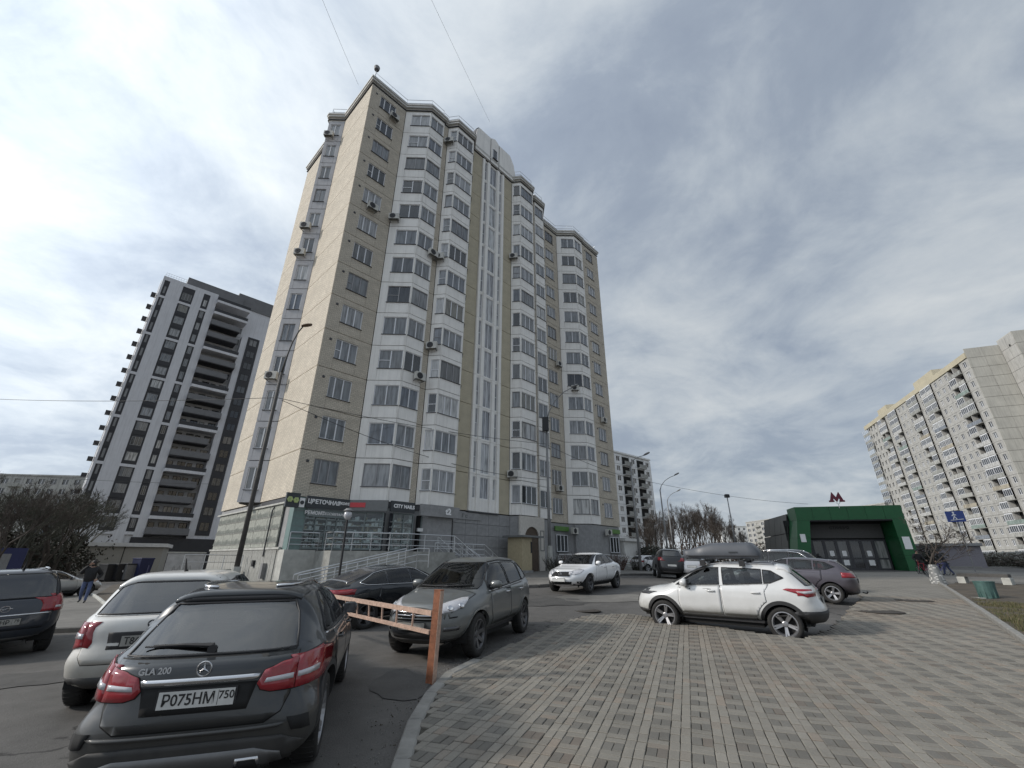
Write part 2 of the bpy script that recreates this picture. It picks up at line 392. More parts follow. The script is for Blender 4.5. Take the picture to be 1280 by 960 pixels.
def drape(name, poly, dz, material, step=2.0, skirt=0.0, kind='structure', build=True):
    """a sheet that follows the ground, dz above it, with optional side faces"""
    bm = bmesh.new()
    bm.faces.new([bm.verts.new((p[0], p[1], 0)) for p in poly])
    x0, x1 = min(p[0] for p in poly), max(p[0] for p in poly); y0, y1 = min(p[1] for p in poly), max(p[1] for p in poly)
    x = math.floor(x0 / step) * step + step
    while x < x1:
        bmesh.ops.bisect_plane(bm, geom=bm.verts[:] + bm.edges[:] + bm.faces[:], plane_co=(x, 0, 0), plane_no=(1, 0, 0)); x += step
    y = math.floor(y0 / step) * step + step
    while y < y1:
        bmesh.ops.bisect_plane(bm, geom=bm.verts[:] + bm.edges[:] + bm.faces[:], plane_co=(0, y, 0), plane_no=(0, 1, 0)); y += step
    bmesh.ops.recalc_face_normals(bm, faces=bm.faces)
    if sum(f.normal.z for f in bm.faces) < 0: bmesh.ops.reverse_faces(bm, faces=bm.faces)
    for v in bm.verts: v.co.z = gz(v.co.x, v.co.y) + dz
    if skirt:
        es = [e for e in bm.edges if e.is_boundary]
        r = bmesh.ops.extrude_edge_only(bm, edges=es)
        for v in r['geom']:
            if isinstance(v, bmesh.types.BMVert): v.co.z -= skirt
    me = bpy.data.meshes.new(name); bm.to_mesh(me); bm.free(); me.materials.append(material)
    o = link(name, me)
    return tag(o, kind=kind)
def kerb_run(pts, w, h, material, parent, length=1.0, lift=0.0, gap=0.022):
    """separate kerb stones along a line of ground points"""
    pts = [Vector((p[0], p[1], 0)) for p in pts]
    cum = [0.0]
    for a, b in zip(pts, pts[1:]): cum.append(cum[-1] + (b - a).length)
    def pos(s):
        s = max(0, min(s, cum[-1]))
        for i in range(len(pts) - 1):
            if s <= cum[i + 1] or i == len(pts) - 2:
                return pts[i].lerp(pts[i + 1], (s - cum[i]) / max(1e-6, cum[i + 1] - cum[i]))
    n = max(1, round(cum[-1] / length)); st = cum[-1] / n
    me = None
    for k in range(n):
        a = pos(k * st); b = pos((k + 1) * st); d = b - a; ln = d.length
        if me is None:
            q = MB(); q.cham((0, -w / 2, -0.1), (1, w / 2, h), 0.018); me = q.mesh('kerb_stone', material)
        o = link('kerb_stone', me, parent)
        o.location = (a.x, a.y, gz(a.x, a.y) + lift + random.uniform(-0.004, 0.004))
        o.rotation_euler = (0, -math.asin((gz(b.x, b.y) - gz(a.x, a.y)) / max(ln, .01)), math.atan2(d.y, d.x) + random.uniform(-0.006, 0.006))
        o.scale = (ln - gap, 1, 1)
# paved square
inner = [G(*p) for p in [(486, 1040), (500, 992), (511, 960), (522.5, 920), (531, 896), (542.5, 872.5), (560, 855), (570, 842), (600, 829), (640, 808), (680, 790), (715, 776), (745, 770), (790, 769)]]
rest = [G(*p) for p in [(805, 772), (850, 779), (900, 786), (950, 794), (1005, 801), (1040, 788), (1062, 766), (1080, 748), (1062, 737), (1030, 729), (1000, 717), (1150, 715.5), (1166, 726), (1182, 736.5), (1225, 766), (1280, 806), (1370, 872)]]
plaza_poly = inner + rest + [Vector((9.0, 0.5, 0)), Vector((0.6, 0.5, 0))]
PA = R(21); pav_a = Vector((math.sin(PA), math.cos(PA), 0)); pav_b = Vector((math.cos(PA), -math.sin(PA), 0))
def paver_tint(nt, base, fac_out):
    r = ramp(nt, [(0.0, tuple(c * 0.91 for c in base)), (0.35, base), (0.62, tuple(c * 1.07 for c in base)), (0.84, tuple(c * 0.95 for c in base)), (0.97, (base[0] * 1.05, base[1] * 0.97, base[2] * 0.93))], 'LINEAR')
    nt.links.new(fac_out, r.inputs[0]); return r.outputs[0]
def paver_material(name, base, src):
    m = bpy.data.materials.new(name); m.use_nodes = True; nt = m.node_tree; L = nt.links.new; b = nt.nodes['Principled BSDF']
    rnd = N(nt, 'ShaderNodeObjectInfo').outputs['Random'] if src == 'object' else N(nt, 'ShaderNodeNewGeometry').outputs['Random Per Island']
    t = paver_tint(nt, base, rnd)
    geo = N(nt, 'ShaderNodeNewGeometry')
    n = N(nt, 'ShaderNodeTexNoise'); n.inputs['Scale'].default_value = 1.1; n.inputs['Detail'].default_value = 6; n.inputs['Roughness'].default_value = 0.7; L(geo.outputs['Position'], n.inputs['Vector'])
    n2 = N(nt, 'ShaderNodeTexNoise'); n2.inputs['Scale'].default_value = 70; n2.inputs['Detail'].default_value = 3; L(geo.outputs['Position'], n2.inputs['Vector'])
    r = ramp(nt, [(0.3, 0.72), (0.7, 1.18)]); L(math_n(nt, 'ADD', math_n(nt, 'MULTIPLY', n.outputs['Fac'], 0.6), math_n(nt, 'MULTIPLY', n2.outputs['Fac'], 0.4)), r.inputs[0])
    n7 = N(nt, 'ShaderNodeTexNoise'); n7.inputs['Scale'].default_value = 0.33; n7.inputs['Detail'].default_value = 4; L(geo.outputs['Position'], n7.inputs['Vector'])
    pk = ramp(nt, [(.52, (1, 1, 1)), (.66, (1.04, .98, .94))]); L(n7.outputs['Fac'], pk.inputs[0]); t = mix_n(nt, 1.0, t, pk.outputs[0], 'MULTIPLY')
    L(mix_n(nt, 1.0, t, r.outputs[0], 'MULTIPLY'), b.inputs['Base Color']); b.inputs['Roughness'].default_value = 0.82; b.inputs['Specular IOR Level'].default_value = 0.3
    bp = N(nt, 'ShaderNodeBump'); bp.inputs['Strength'].default_value = 0.3; bp.inputs['Distance'].default_value = 0.004; L(n2.outputs['Fac'], bp.inputs['Height']); L(bp.outputs[0], b.inputs['Normal'])
    return m
LIGHT_P, MID_P, DARK_P = (0.226, 0.211, 0.183), (0.204, 0.191, 0.166), (0.150, 0.142, 0.126)
def plaza_material():
    """far pavers, too small to tell apart, and the sand joints under the near ones"""
    m = bpy.data.materials.new('paving_far'); m.use_nodes = True; nt = m.node_tree; L = nt.links.new; b = nt.nodes['Principled BSDF']
    geo = N(nt, 'ShaderNodeNewGeometry'); mp = N(nt, 'ShaderNodeMapping'); mp.inputs['Rotation'].default_value = (0, 0, PA); mp.inputs['Scale'].default_value = (5, 5, 5); L(geo.outputs['Position'], mp.inputs['Vector'])
    sp = N(nt, 'ShaderNodeSeparateXYZ'); L(mp.outputs[0], sp.inputs[0])
    par = lambda o: math_n(nt, 'LESS_THAN', math_n(nt, 'FLOORED_MODULO', o, 2.0), 1.0)
    dk = math_n(nt, 'MULTIPLY', par(sp.outputs[0]), par(sp.outputs[1]))
    c = mix_n(nt, dk, tuple(x * 0.92 for x in LIGHT_P), DARK_P)
    n = N(nt, 'ShaderNodeTexNoise'); n.inputs['Scale'].default_value = 0.7; n.inputs['Detail'].default_value = 7; n.inputs['Roughness'].default_value = 0.7; L(geo.outputs['Position'], n.inputs['Vector'])
    r = ramp(nt, [(0.3, 0.74), (0.7, 1.16)]); L(n.outputs['Fac'], r.inputs[0])
    L(mix_n(nt, 1.0, c, r.outputs[0], 'MULTIPLY'), b.inputs['Base Color']); b.inputs['Roughness'].default_value = 0.9
    return m
M['paving_far'] = plaza_material()
M['joint_sand'] = mat('paver_joint_sand', (0.055, 0.05, 0.04), 0.95, var=0.3, scale=5)
NEAR = 24.0
def inside(p, poly):
    c = False; j = len(poly) - 1
    for i in range(len(poly)):
        a, b = poly[i], poly[j]
        if (a[1] > p[1]) != (b[1] > p[1]) and p[0] < (b[0] - a[0]) * (p[1] - a[1]) / (b[1] - a[1]) + a[0]: c = not c
        j = i
    return c
# the sheet: sand where the near pavers lie, paving beyond
sheet = drape('pavement', plaza_poly, 0.028, M['joint_sand'], 1.5, skirt=0.2)
sheet.data.materials.append(M['paving_far'])
for p in sheet.data.polygons:
    c = p.center
    if math.hypot(c.x, c.y) > NEAR - 1.6: p.material_index = 1
for v in sheet.data.vertices:
    if math.hypot(v.co.x, v.co.y) > NEAR and v.co.z > gz(v.co.x, v.co.y) + 0.02: v.co.z += 0.014
paved = sheet
def paver_box(q, ln, wd, M_=None):
    q.cham((-ln / 2 + .003, -wd / 2 + .003, -0.03), (ln / 2 - .003, wd / 2 - .003, 0.0), 0.005, 0, M_)
cells = []
amin, amax, bmin, bmax = 0, 30, -12, 22
for ia in range(int(amin / 0.2), int(amax / 0.2)):
    for ib in range(int(bmin / 0.2), int(bmax / 0.2)):
        for k in (0, 1):
            if ib % 2 == 0: da, db, along, dark = 0.1, 0.05 + 0.1 * k, True, 0
            elif ia % 2 == 0: da, db, along, dark = 0.05 + 0.1 * k, 0.1, False, 1
            else: da, db, along, dark = 0.1, 0.05 + 0.1 * k, True, 2
            p = pav_a * (ia * 0.2 + da + (0.1 if ib % 2 == 0 and ib % 4 == 0 else 0)) + pav_b * (ib * 0.2 + db)
            d = math.hypot(p.x, p.y)
            if d < NEAR and inside(p, plaza_poly): cells.append((d, p, along, dark))
PX = lambda p: (lambda d: (640 + FPX * d.dot(CR) / d.dot(CF), 480 - FPX * d.dot(CU) / d.dot(CF)) if d.dot(CF) > 0.1 else (-1e4, 1e4))(Vector((p.x, p.y, gz(p.x, p.y))) - Vector((0, 0, EYE)))
cells.sort(key=lambda c: c[0])
mo = [paver_material('paver_light', LIGHT_P, 'object'), paver_material('paver_mid', MID_P, 'object'), paver_material('paver_dark', DARK_P, 'object')]
mi = [paver_material('paver_far_light', LIGHT_P, 'island'), paver_material('paver_far_mid', MID_P, 'island'), paver_material('paver_far_dark', DARK_P, 'island')]
pm = {}
for dark in (0, 1, 2):
    q = MB(); paver_box(q, 0.2, 0.1); pm[dark] = q.mesh('paver', mo[dark])
q = MB(); cnt = 0
for d, p, along, dark in cells:
    ang = math.atan2(pav_a.y, pav_a.x) if along else math.atan2(pav_b.y, pav_b.x)
    ang += random.gauss(0, 0.012)
    loc = Vector((p.x + random.gauss(0, .0015), p.y + random.gauss(0, .0015), gz(p.x, p.y) + 0.045 + random.gauss(0, 0.0018)))
    x, y = PX(p)
    if cnt < 298 and -20 < x < 1300 and y < 990:
        o = link('paver', pm[dark], paved, loc); o.rotation_euler = (random.gauss(0, .006), random.gauss(0, .006), ang); cnt += 1
    else:
        T = Matrix.Translation(loc) @ Matrix.Rotation(ang, 4, 'Z') @ Matrix.Rotation(random.gauss(0, .006), 4, 'X')
        q.cham((-.097, -.047, -0.03), (.097, .047, 0.0), 0.005, dark, T)
tag(q.build('paver_field', mi, paved), kind='stuff')
# kerb between car lane and pavers
kerb = tag(empty('kerb', (0, 0, 0)), kind='structure')
kl = [((a[0] + b[0]) / 2, (a[1] + b[1]) / 2) for a, b in [((478, 1040), (486, 1040)), ((490, 985), (501, 992)), ((494, 958), (511, 960)), ((503.5, 920), (522.5, 920)), ((515, 896), (531, 896)), ((531, 872.5), (542.5, 872.5)), ((548, 853), (560, 855)), ((562, 840), (570, 842)), ((594, 827), (600, 829))]]
kerb_run([G(*p) for p in kl], 0.17, 0.052, M['kerb'], kerb, 1.0)
kerb_run([G(*p) for p in [(1166, 726), (1183, 736), (1225, 765), (1281, 805), (1370, 871)]], 0.13, 0.13, M['kerb'], kerb, 1.0, 0.02)
# lawn strip right of the square
lawn = drape('lawn', [G(*p) for p in [(1184, 734.5), (1226, 764), (1281, 803), (1400, 890), (1500, 800), (1400, 738), (1290, 733), (1200, 729)]], 0.075, M['soil'], 0.6, kind='structure')
for v in lawn.data.vertices: v.co.z += random.uniform(-0.02, 0.05)
def blades(name, poly, n, h, mats, dz, dens=None):
    q = MB(); k = 0; t = 0
    x0, x1 = min(p[0] for p in poly), max(p[0] for p in poly); y0, y1 = min(p[1] for p in poly), max(p[1] for p in poly)
    while k < n and t < n * 30:
        t += 1
        cx, cy = random.uniform(x0, x1), random.uniform(y0, y1)
        if not inside((cx, cy), poly): continue
        if dens and random.random() > dens(cx, cy): continue
        for _ in range(5):
            x, y = cx + random.gauss(0, .05), cy + random.gauss(0, .05)
            z = gz(x, y) + dz; a = random.uniform(0, 6.28); hh = h * random.uniform(.4, 1.2); w = 0.006
            dx, dy = math.cos(a), math.sin(a); l = random.uniform(0.1, .9) * hh
            q.add([(x - dy * w, y + dx * w, z), (x + dy * w, y - dx * w, z), (x + dx * l, y + dy * l, z + hh)], [(0, 1, 2)], random.randrange(len(mats)))
        k += 1
    return tag(q.build(name, mats), kind='stuff')
gm = [mat('green_grass', (0.075, 0.085, 0.03), .9, var=.3), mat('dry_grass', (0.15, 0.125, 0.07), .9, var=.3)]
lp = [G(*p) for p in [(1215, 752), (1283, 800), (1400, 886), (1500, 800), (1400, 745), (1290, 760)]]
blades('grass', lp, 5200, 0.07, gm, 0.08, lambda x, y: 0.35 + 0.65 * (math.sin(x * 1.3) * math.cos(y * 1.7) > -0.2))
# pavement and road beyond the lawn
drape('sidewalk', [G(*p) for p in [(1150, 715.5), (1190, 729), (1290, 733), (1400, 738), (1420, 722), (1290, 716.5), (1150, 709.5)]], 0.004, M['asphalt_pale'], 3)
road = drape('road', [(22, 66), (150, 16), (190, 30), (60, 118)], 0.006, M['asphalt_road'], 4)
rp = [G(1146, 706.5), G(1290, 712)]
kerb_run([Vector((25.5, 63.2, 0)).lerp(Vector((140, 17.2, 0)), i / 12) for i in range(13)], 0.2, 0.14, M['kerb'], kerb, 3.0)
# left island: pavement with a dirty kerb under the minivan, bare soil beyond
isl = [G(*p) for p in [(-160, 803), (0, 795), (90, 790), (205, 787), (300, 772), (300, 768)]]
far_isl = [Vector((-5.5, 17.0, 0)), Vector((-9, 20.5, 0)), Vector((-14, 25, 0)), Vector((-26, 27, 0)), Vector((-34, 13, 0)), Vector((-24, 5.5, 0))]
drape('sidewalk', isl + far_isl, 0.10, M['asphalt_pale'], 1.5, skirt=0.12)
kerb_run(isl, 0.16, 0.125, M['kerb_dark'], kerb, 1.0, 0.0)
soil_poly = [G(*p) for p in [(116, 748), (131, 759), (200, 765), (300, 752), (300, 728), (232, 724), (190, 725), (140, 733)]]
drape('soil_patch', soil_poly, 0.115, M['soil'], 0.9)
kerb_run([G(*p) for p in [(114, 746), (122, 752), (131, 760), (150, 768)]], 0.12, 0.19, M['pale_concrete'], kerb, 0.8)
# pavement along the front of the brick tower
fk = [Vector((-3.5, 20.5, 0)), Vector((1.2, 21.3, 0)), Vector((2.4, 22.4, 0)), Vector((6.5, 30.5, 0)), Vector((14, 37, 0)), Vector((30, 52, 0))]
drape('sidewalk', fk + [Vector((26, 58, 0)), Vector((10, 48, 0)), Vector((-6, 33, 0)), Vector((-9, 26, 0))], 0.11, M['asphalt_pale'], 2, skirt=0.13)
kerb_run(fk, 0.16, 0.135, M['kerb_dark'], kerb, 1.2)
# open ground behind everything
drape('field', [(-400, 60), (-120, 62), (-60, 72), (-40, 130), (-40, 400), (-400, 400)], 0.01, M['turf'], 25)
drape('field', [(60, 125), (300, 90), (600, 300), (200, 500), (40, 300)], 0.01, M['turf'], 25)
# patched asphalt, sand and litter
M['patch'] = asphalt('dark_asphalt_patch', (0.078, 0.075, 0.071), (9, 4, 0), .3)
def blob(name, px, py, rx, ry, m, dz, seed, rot=0.0):
    rnd = random.Random(seed); c = G(px, py); pts = []
    for k in range(18):
        a = 2 * math.pi * k / 18; r = rnd.uniform(.8, 1.15); x, y = rx * r * math.cos(a), ry * r * math.sin(a); pts.append(Vector((c.x + x * math.cos(rot) - y * math.sin(rot), c.y + x * math.sin(rot) + y * math.cos(rot), 0)))
    o = drape(name, pts, dz, m, .5)
    for v in o.data.vertices: v.co.z -= dip(v.co.x, v.co.y) - .006
    return o
blob('asphalt_patch', 690, 752, 1.5, .8, M['patch'], .004, 1, .4); blob('asphalt_patch', 500, 855, .42, .8, M['patch'], .004, 2, .2); blob('asphalt_patch', 30, 850, .9, .6, M['patch'], .004, 3); blob('asphalt_patch', 760, 745, 2.0, 1.0, M['asphalt_pale'], .004, 4, .3)
q = MB(); rnd = random.Random(12)
for _ in range(900):
    u = rnd.random(); a_, b_ = inner[rnd.randrange(3, 12)], None
    i = rnd.randrange(2, 12); p = inner[i].lerp(inner[i + 1], rnd.random()) + Vector((rnd.gauss(-.22, .22), rnd.gauss(0, .2), 0))
    if inside((p.x, p.y), plaza_poly): continue
    s_ = rnd.uniform(.004, .014); z = gz(p.x, p.y) + .003
    q.add([(p.x - s_, p.y, z), (p.x, p.y + s_ * 1.2, z), (p.x + s_, p.y - s_ * .5, z), (p.x, p.y, z + s_)], [(0, 2, 3), (2, 1, 3), (1, 0, 3)], rnd.choice((0, 0, 1)))
tag(q.build('gravel', [M['kerb'], M['soil']]), kind='stuff')
# manhole covers and drain lids
def disc_cover(px, py, r, mt, label, grp):
    c = G(px, py); q = MB(); q.lathe([(0, 0.052), (r * 0.82, 0.052), (r * 0.82, 0.047), (r * .88, 0.047), (r * .88, 0.054), (r, 0.054), (r, 0.0)], 28)
    tag(q.build('manhole_cover', mt, None, loc=c), label, 'manhole cover', grp)
M['iron'] = mat('rusty_cast_iron', (0.055, 0.047, 0.04), 0.8, 0.3, var=0.3, scale=10)
disc_cover(1098, 766.5, 0.62, M['iron'], 'large round manhole cover in the pavers behind the white crossover', 'manhole covers')
disc_cover(1143, 752.5, 0.55, M['iron'], 'flat round manhole cover in the pavers closer to the green portal', 'manhole covers')
c = G(734, 761); c.z -= dip(c.x, c.y); q = MB(); q.lathe([(0, .012), (.33, .012), (.33, .006), (.36, .006), (.36, .015), (.42, .015), (.42, 0)], 24)
tag(q.build('manhole_cover', M['iron'], None, loc=c), 'round manhole cover in the asphalt lane between the grey and white cars', 'manhole cover', 'manhole covers')
# ---------------------------------------------------------------- the brick and panel apartment tower
TB = empty('apartment_tower', (-12.8, 25.5, 0.18), R(46.5), 'tall cream brick and white panel apartment tower with glazed bays above the shop', 'apartment building')
FH, Z0, NF = 2.8, 5.0, 13
_wm = {}
def window_mesh(w, h, panes, frame, transom=None, sill=True, fw=0.055, depth=0.07):
    """frame and pane meshes of a window whose lower left corner is the origin, looking along -y"""
    key = (round(w, 3), round(h, 3), tuple(panes), frame.name, transom, sill, fw)
    if key in _wm: return _wm[key]
    f = MB(); g_ = MB()
    f.box((0, 0, 0), (w, depth, fw)); f.box((0, 0, h - fw), (w, depth, h))
    xs_ = [0.0] + list(panes) + [1.0]
    f.box((0, 0, fw), (fw, depth, h - fw)); f.box((w - fw, 0, fw), (w, depth, h - fw))
    for a in panes: f.box((a * w - fw * .7, 0.002, fw), (a * w + fw * .7, depth, h - fw))
    if transom:
        a0, a1 = xs_[transom[0]] * w, xs_[transom[0] + 1] * w
        f.box((a0, 0.004, h * transom[1] - .025), (a1, depth, h * transom[1] + .025))
    if sill: f.box((-0.04, -0.13, -0.035), (w + 0.04, 0.0, -0.003), 1)
    g_.box((fw * .5, depth * .55, fw * .5), (w - fw * .5, depth * .75, h - fw * .5))
    _wm[key] = (f.mesh('window', [frame, M['dark_metal']]), g_)
    return _wm[key]
_gm = {}
def add_window(parent, x, z, w, h, panes, y=0.06, frame=None, glass=None, transom=None, sill=True, fw=0.055, name='window'):
    frame = frame or M['pvc']; glass = glass or M['glass']
    me, gl = window_mesh(w, h, panes, frame, transom, sill, fw)
    k = (id(gl), glass.name)
    if k not in _gm: _gm[k] = gl.mesh('pane', glass)
    o = link(name, me, parent, (x, y, z))
    link('pane', _gm[k], o)
    return o
def panel_mesh(ln, h, holes, wall, t=0.2, gap=0.025, bot=None):
    """a facade panel with openings; outer face at y = 0"""
    q = MB(); xs_ = [gap]; cur = gap
    for (x0, x1, z0, z1) in holes:
        if x0 > cur: q.box((cur, 0, gap), (x0, t, h - gap))
        q.box((x0 + gap * .6, 0, gap), (x1 - gap * .6, t, z0), 1 if bot else 0)
        if z1 < h - gap: q.box((x0, 0, z1), (x1, t, h - gap))
        cur = x1
    if cur < ln - gap: q.box((cur, 0, gap), (ln - gap, t, h - gap))
    return q.mesh('wall_panel', [wall, bot or wall])
# corner points of the plan: u runs along the front, v into the block
def seg(P, Q, wall, wins=None, sill=0.9, head=2.35, frame=None, glass=None, ws=None, floors=range(NF), bot=None, transom=None):
    P = Vector((P[0], P[1], 0)); Q = Vector((Q[0], Q[1], 0)); d = Q - P; ln = d.length; a = math.atan2(d.y, d.x)
    holes = [(x0, x1, sill, head) for x0, x1, _ in (wins or [])]
    me = panel_mesh(ln, FH, holes, wall, bot=bot)
    for f in floors:
        z = Z0 + f * FH
        o = link('wall_panel', me, TB, (P.x, P.y, z), (0, 0, a))
        for i, (x0, x1, panes) in enumerate(wins or []):
            tr = transom[(f * 5 + i * 3) % len(transom)] if transom else None
            w = add_window(TB, 0, 0, x1 - x0, head - sill, panes, frame=frame or (GREYF if (f * 7 + int(P.x * 3) + i) % 5 == 0 else None), glass=glass, transom=tr)
            w.location = P + d.normalized() * x0 + Vector((-math.sin(a), math.cos(a), 0)) * 0.06 + Vector((0, 0, z + sill)); w.rotation_euler = (0, 0, a)
GREYF = mat('grey_window_frame', (.30, .30, .31), .5, var=.05)
W, B_, O_ = M['white_panel'], M['brick'], M['ochre']
# u, v with v = -n (n = outwards)
PL = [(0, 14), (0, 7.6), (-1.1, 6.45), (-1.1, 6.3), (0, 5.2), (0, 0), (3.55, 0), (5.28, -1.73), (6.9, -1.73), (6.9, -1.6), (7.45, -1.6), (8.03, -2.43), (10.15, -2.43), (10.75, -1.6),
      (12.1, -1.6), (15.3, -1.6), (16.65, -1.6), (17.25, -2.43), (19.35, -2.43), (19.95, -1.6), (20.5, -1.6), (20.5, -1.73), (22.12, -1.73), (23.85, 0), (26.9, 0), (28.6, -1.7), (30.35, -1.7), (30.35, -1.6), (34.2, -1.6), (34.2, 12), (20, 14)]
one, two, three, four = [], [0.5], [0.3, 0.66], [0.25, 0.5, 0.75]
TRB = [None, (0, 0.45), None, (0, 0.45), None, None]
seg((0, 14), (0, 7.6), B_)
seg((-1.1, 6.3), (0, 5.2), M['grey_panel'], [(0.28, 1.22, [0.45])], 0.85, 2.35, bot=M['grey_panel'])
seg((0, 5.2), (0, 0), B_)
seg((0, 0), (3.55, 0), B_, [(0.95, 2.55, [0.27, 0.63])], 0.85, 2.35, transom=TRB)
seg((3.55, 0), (5.28, -1.73), W, [(0.62, 2.36, two)], 0.95, 2.45, transom=TRB)
seg((5.28, -1.73), (6.9, -1.73), W, [(0.08, 1.54, two)], 0.95, 2.45)
seg((6.9, -1.6), (7.45, -1.6), B_)
seg((7.45, -1.6), (8.03, -2.43), W, [(0.28, 0.94, one)], 0.95, 2.45, transom=[(0, 0.45), None, (0, 0.45), (0, 0.45)])
seg((8.03, -2.43), (10.15, -2.43), W, [(0.08, 2.02, [0.33, 0.66])], 0.95, 2.45)
seg((10.15, -2.43), (10.75, -1.6), W, [(0.1, 0.8, one)], 0.95, 2.45)
seg((10.75, -1.6), (12.1, -1.6), O_)
seg((15.3, -1.6), (16.65, -1.6), O_)
seg((16.65, -1.6), (17.25, -2.43), W, [(0.2, 0.94, one)], 0.95, 2.45, transom=[None, (0, 0.45), None])
seg((17.25, -2.43), (19.35, -2.43), W, [(0.08, 2.02, [0.33, 0.66])], 0.95, 2.45)
seg((19.35, -2.43), (19.95, -1.6), W, [(0.1, 0.8, one)], 0.95, 2.45)
seg((19.95, -1.6), (20.5, -1.6), B_)
seg((20.5, -1.73), (22.12, -1.73), W, [(0.08, 1.54, two)], 0.95, 2.45)
seg((22.12, -1.73), (23.85, 0), W, [(0.1, 1.8, two)], 0.95, 2.45)
seg((23.85, 0), (26.9, 0), B_, [(0.7, 2.3, [0.27, 0.63])], 0.85, 2.35)
seg((26.9, 0), (28.6, -1.7), W, [(0.62, 2.32, two)], 0.95, 2.45)
seg((28.6, -1.7), (30.35, -1.7), W, [(0.08, 1.5, two)], 0.95, 2.45)
seg((30.35, -1.6), (34.2, -1.6), B_, [(1.0, 2.6, [0.27, 0.63])], 0.85, 2.35)
M['stair_glass'] = window_glass('frosted_stair_glass', [(0.0, (.30, .31, .33)), (.3, (.40, .41, .42)), (.6, (.24, .25, .27)), (.8, (.46, .47, .47))])
# stair strip: three upright bands of glass between white piers
st_me = None
for f in range(NF):
    z = Z0 + f * FH
    if st_me is None:
        q = MB()
        for x0, x1 in ((0.012, 0.3), (0.72, 1.08), (2.12, 2.48), (2.9, 3.188)): q.box((x0, -0.16, 0.012), (x1, 0.2, FH - .012))
        for x0, x1 in ((0.3, 0.72), (1.08, 2.12), (2.48, 2.9)): q.box((x0, -0.02, 0.012), (x1, 0.2, 0.16)); q.box((x0, -0.02, FH - 0.16), (x1, 0.2, FH - 0.012))
        st_me = q.mesh('wall_panel', [W])
    link('wall_panel', st_me, TB, (12.1, -1.6, z))
    for x0, x1, p, tr in ((0.3, 0.72, one, (0, .5)), (1.08, 2.12, [0.5], None), (2.48, 2.9, one, (0, .5))):
        zz = 0.16 if f else 1.0
        add_window(TB, 12.1 + x0, z + zz, x1 - x0, FH - 0.16 - zz, p, y=-1.57, glass=M['stair_glass'], transom=tr, sill=False, fw=0.04)
    if f == 0:
        q = MB(); q.box((0.3, -0.05, 0.012), (0.719, 0.2, 1.0)); q.box((1.081, -0.05, 0.012), (2.119, 0.2, 1.0)); q.box((2.481, -0.05, 0.012), (2.899, 0.2, 1.0))
        q.build('wall_panel', W, TB, loc=(12.1, -1.6, z))
q = MB(); q.box((12.08, -1.78, Z0 - 0.1), (15.32, -1.45, Z0)); q.build('stair_ledge', M['dark_metal'], TB)
# dark core behind the joints, floor slabs at the bay soffits
def inset(poly, d):
    n = len(poly); out = []
    for i in range(n):
        a, b, c = Vector(poly[i - 1]), Vector(poly[i]), Vector(poly[(i + 1) % n])
        d1 = (b - a); d2 = (c - b)
        d1 = d1.normalized() if d1.length > 1e-6 else d2.normalized(); d2 = d2.normalized() if d2.length > 1e-6 else d1
        n1 = Vector((-d1.y, d1.x)); n2 = Vector((-d2.y, d2.x))
        k = max(0.35, 1 + n1.dot(n2))
        out.append(tuple(b + (n1 + n2) * (d / k)))
    return out
q = MB(); q.prism(inset(PL, 0.19), Z0 - 0.06, Z0 + NF * FH + 0.3); q.build('wall_core', M['joint'], TB)
q = MB(); q.box((34.2, -1.55, Z0), (34.35, 12, Z0 + NF * FH)); q.box((0.2, 14, Z0), (34, 14.15, Z0 + NF * FH)); q.build('end_wall', B_, TB)
ZT = Z0 + NF * FH
q = MB(); q.prism(inset(PL, 0.02), ZT, ZT + 0.5); q.build('parapet', mat('parapet_band', (0.62, 0.59, 0.53), .8, var=.1, scale=2), TB)
q = MB(); q.prism(inset(PL, -0.10), ZT + 0.15, ZT + 0.2, 1); q.prism(inset(PL, -0.16), ZT + 0.5, ZT + 0.72, 0); q.prism(inset(PL, -0.24), ZT + 0.72, ZT + 0.86, 0); q.prism(inset(PL, -0.22), ZT + 0.86, ZT + 0.92, 1)
q.build('cornice', [M['cornice'], M['dark_metal']], TB)
# roof railing
rl = inset(PL, 0.12)
q = MB()
for zz in (0.55, 1.0): q.tube([(x, y, ZT + 0.92 + zz) for x, y in rl[:-1]], 0.022, 5)
for i in range(len(rl) - 2):
    a, b = Vector(rl[i]), Vector(rl[i + 1]); n = max(1, int((b - a).length / 1.5))
    for k in range(n):
        p = a.lerp(b, k / n); q.tube([(p.x, p.y, ZT + 0.9), (p.x, p.y, ZT + 1.95)], 0.02, 5)
q.build('roof_railing', M['steel'], TB)
q = MB(); q.tube([(0.15, 0.15, ZT + .9), (0.15, 0.15, ZT + 2.9)], 0.03, 6); q.lathe([(0, -.02), (.22, .0), (.28, .3), (.16, .5), (0, .55)], 10, 0, Matrix.Translation((0.15, 0.15, ZT + 2.4)))
q.build('roof_beacon', M['galv'], TB)
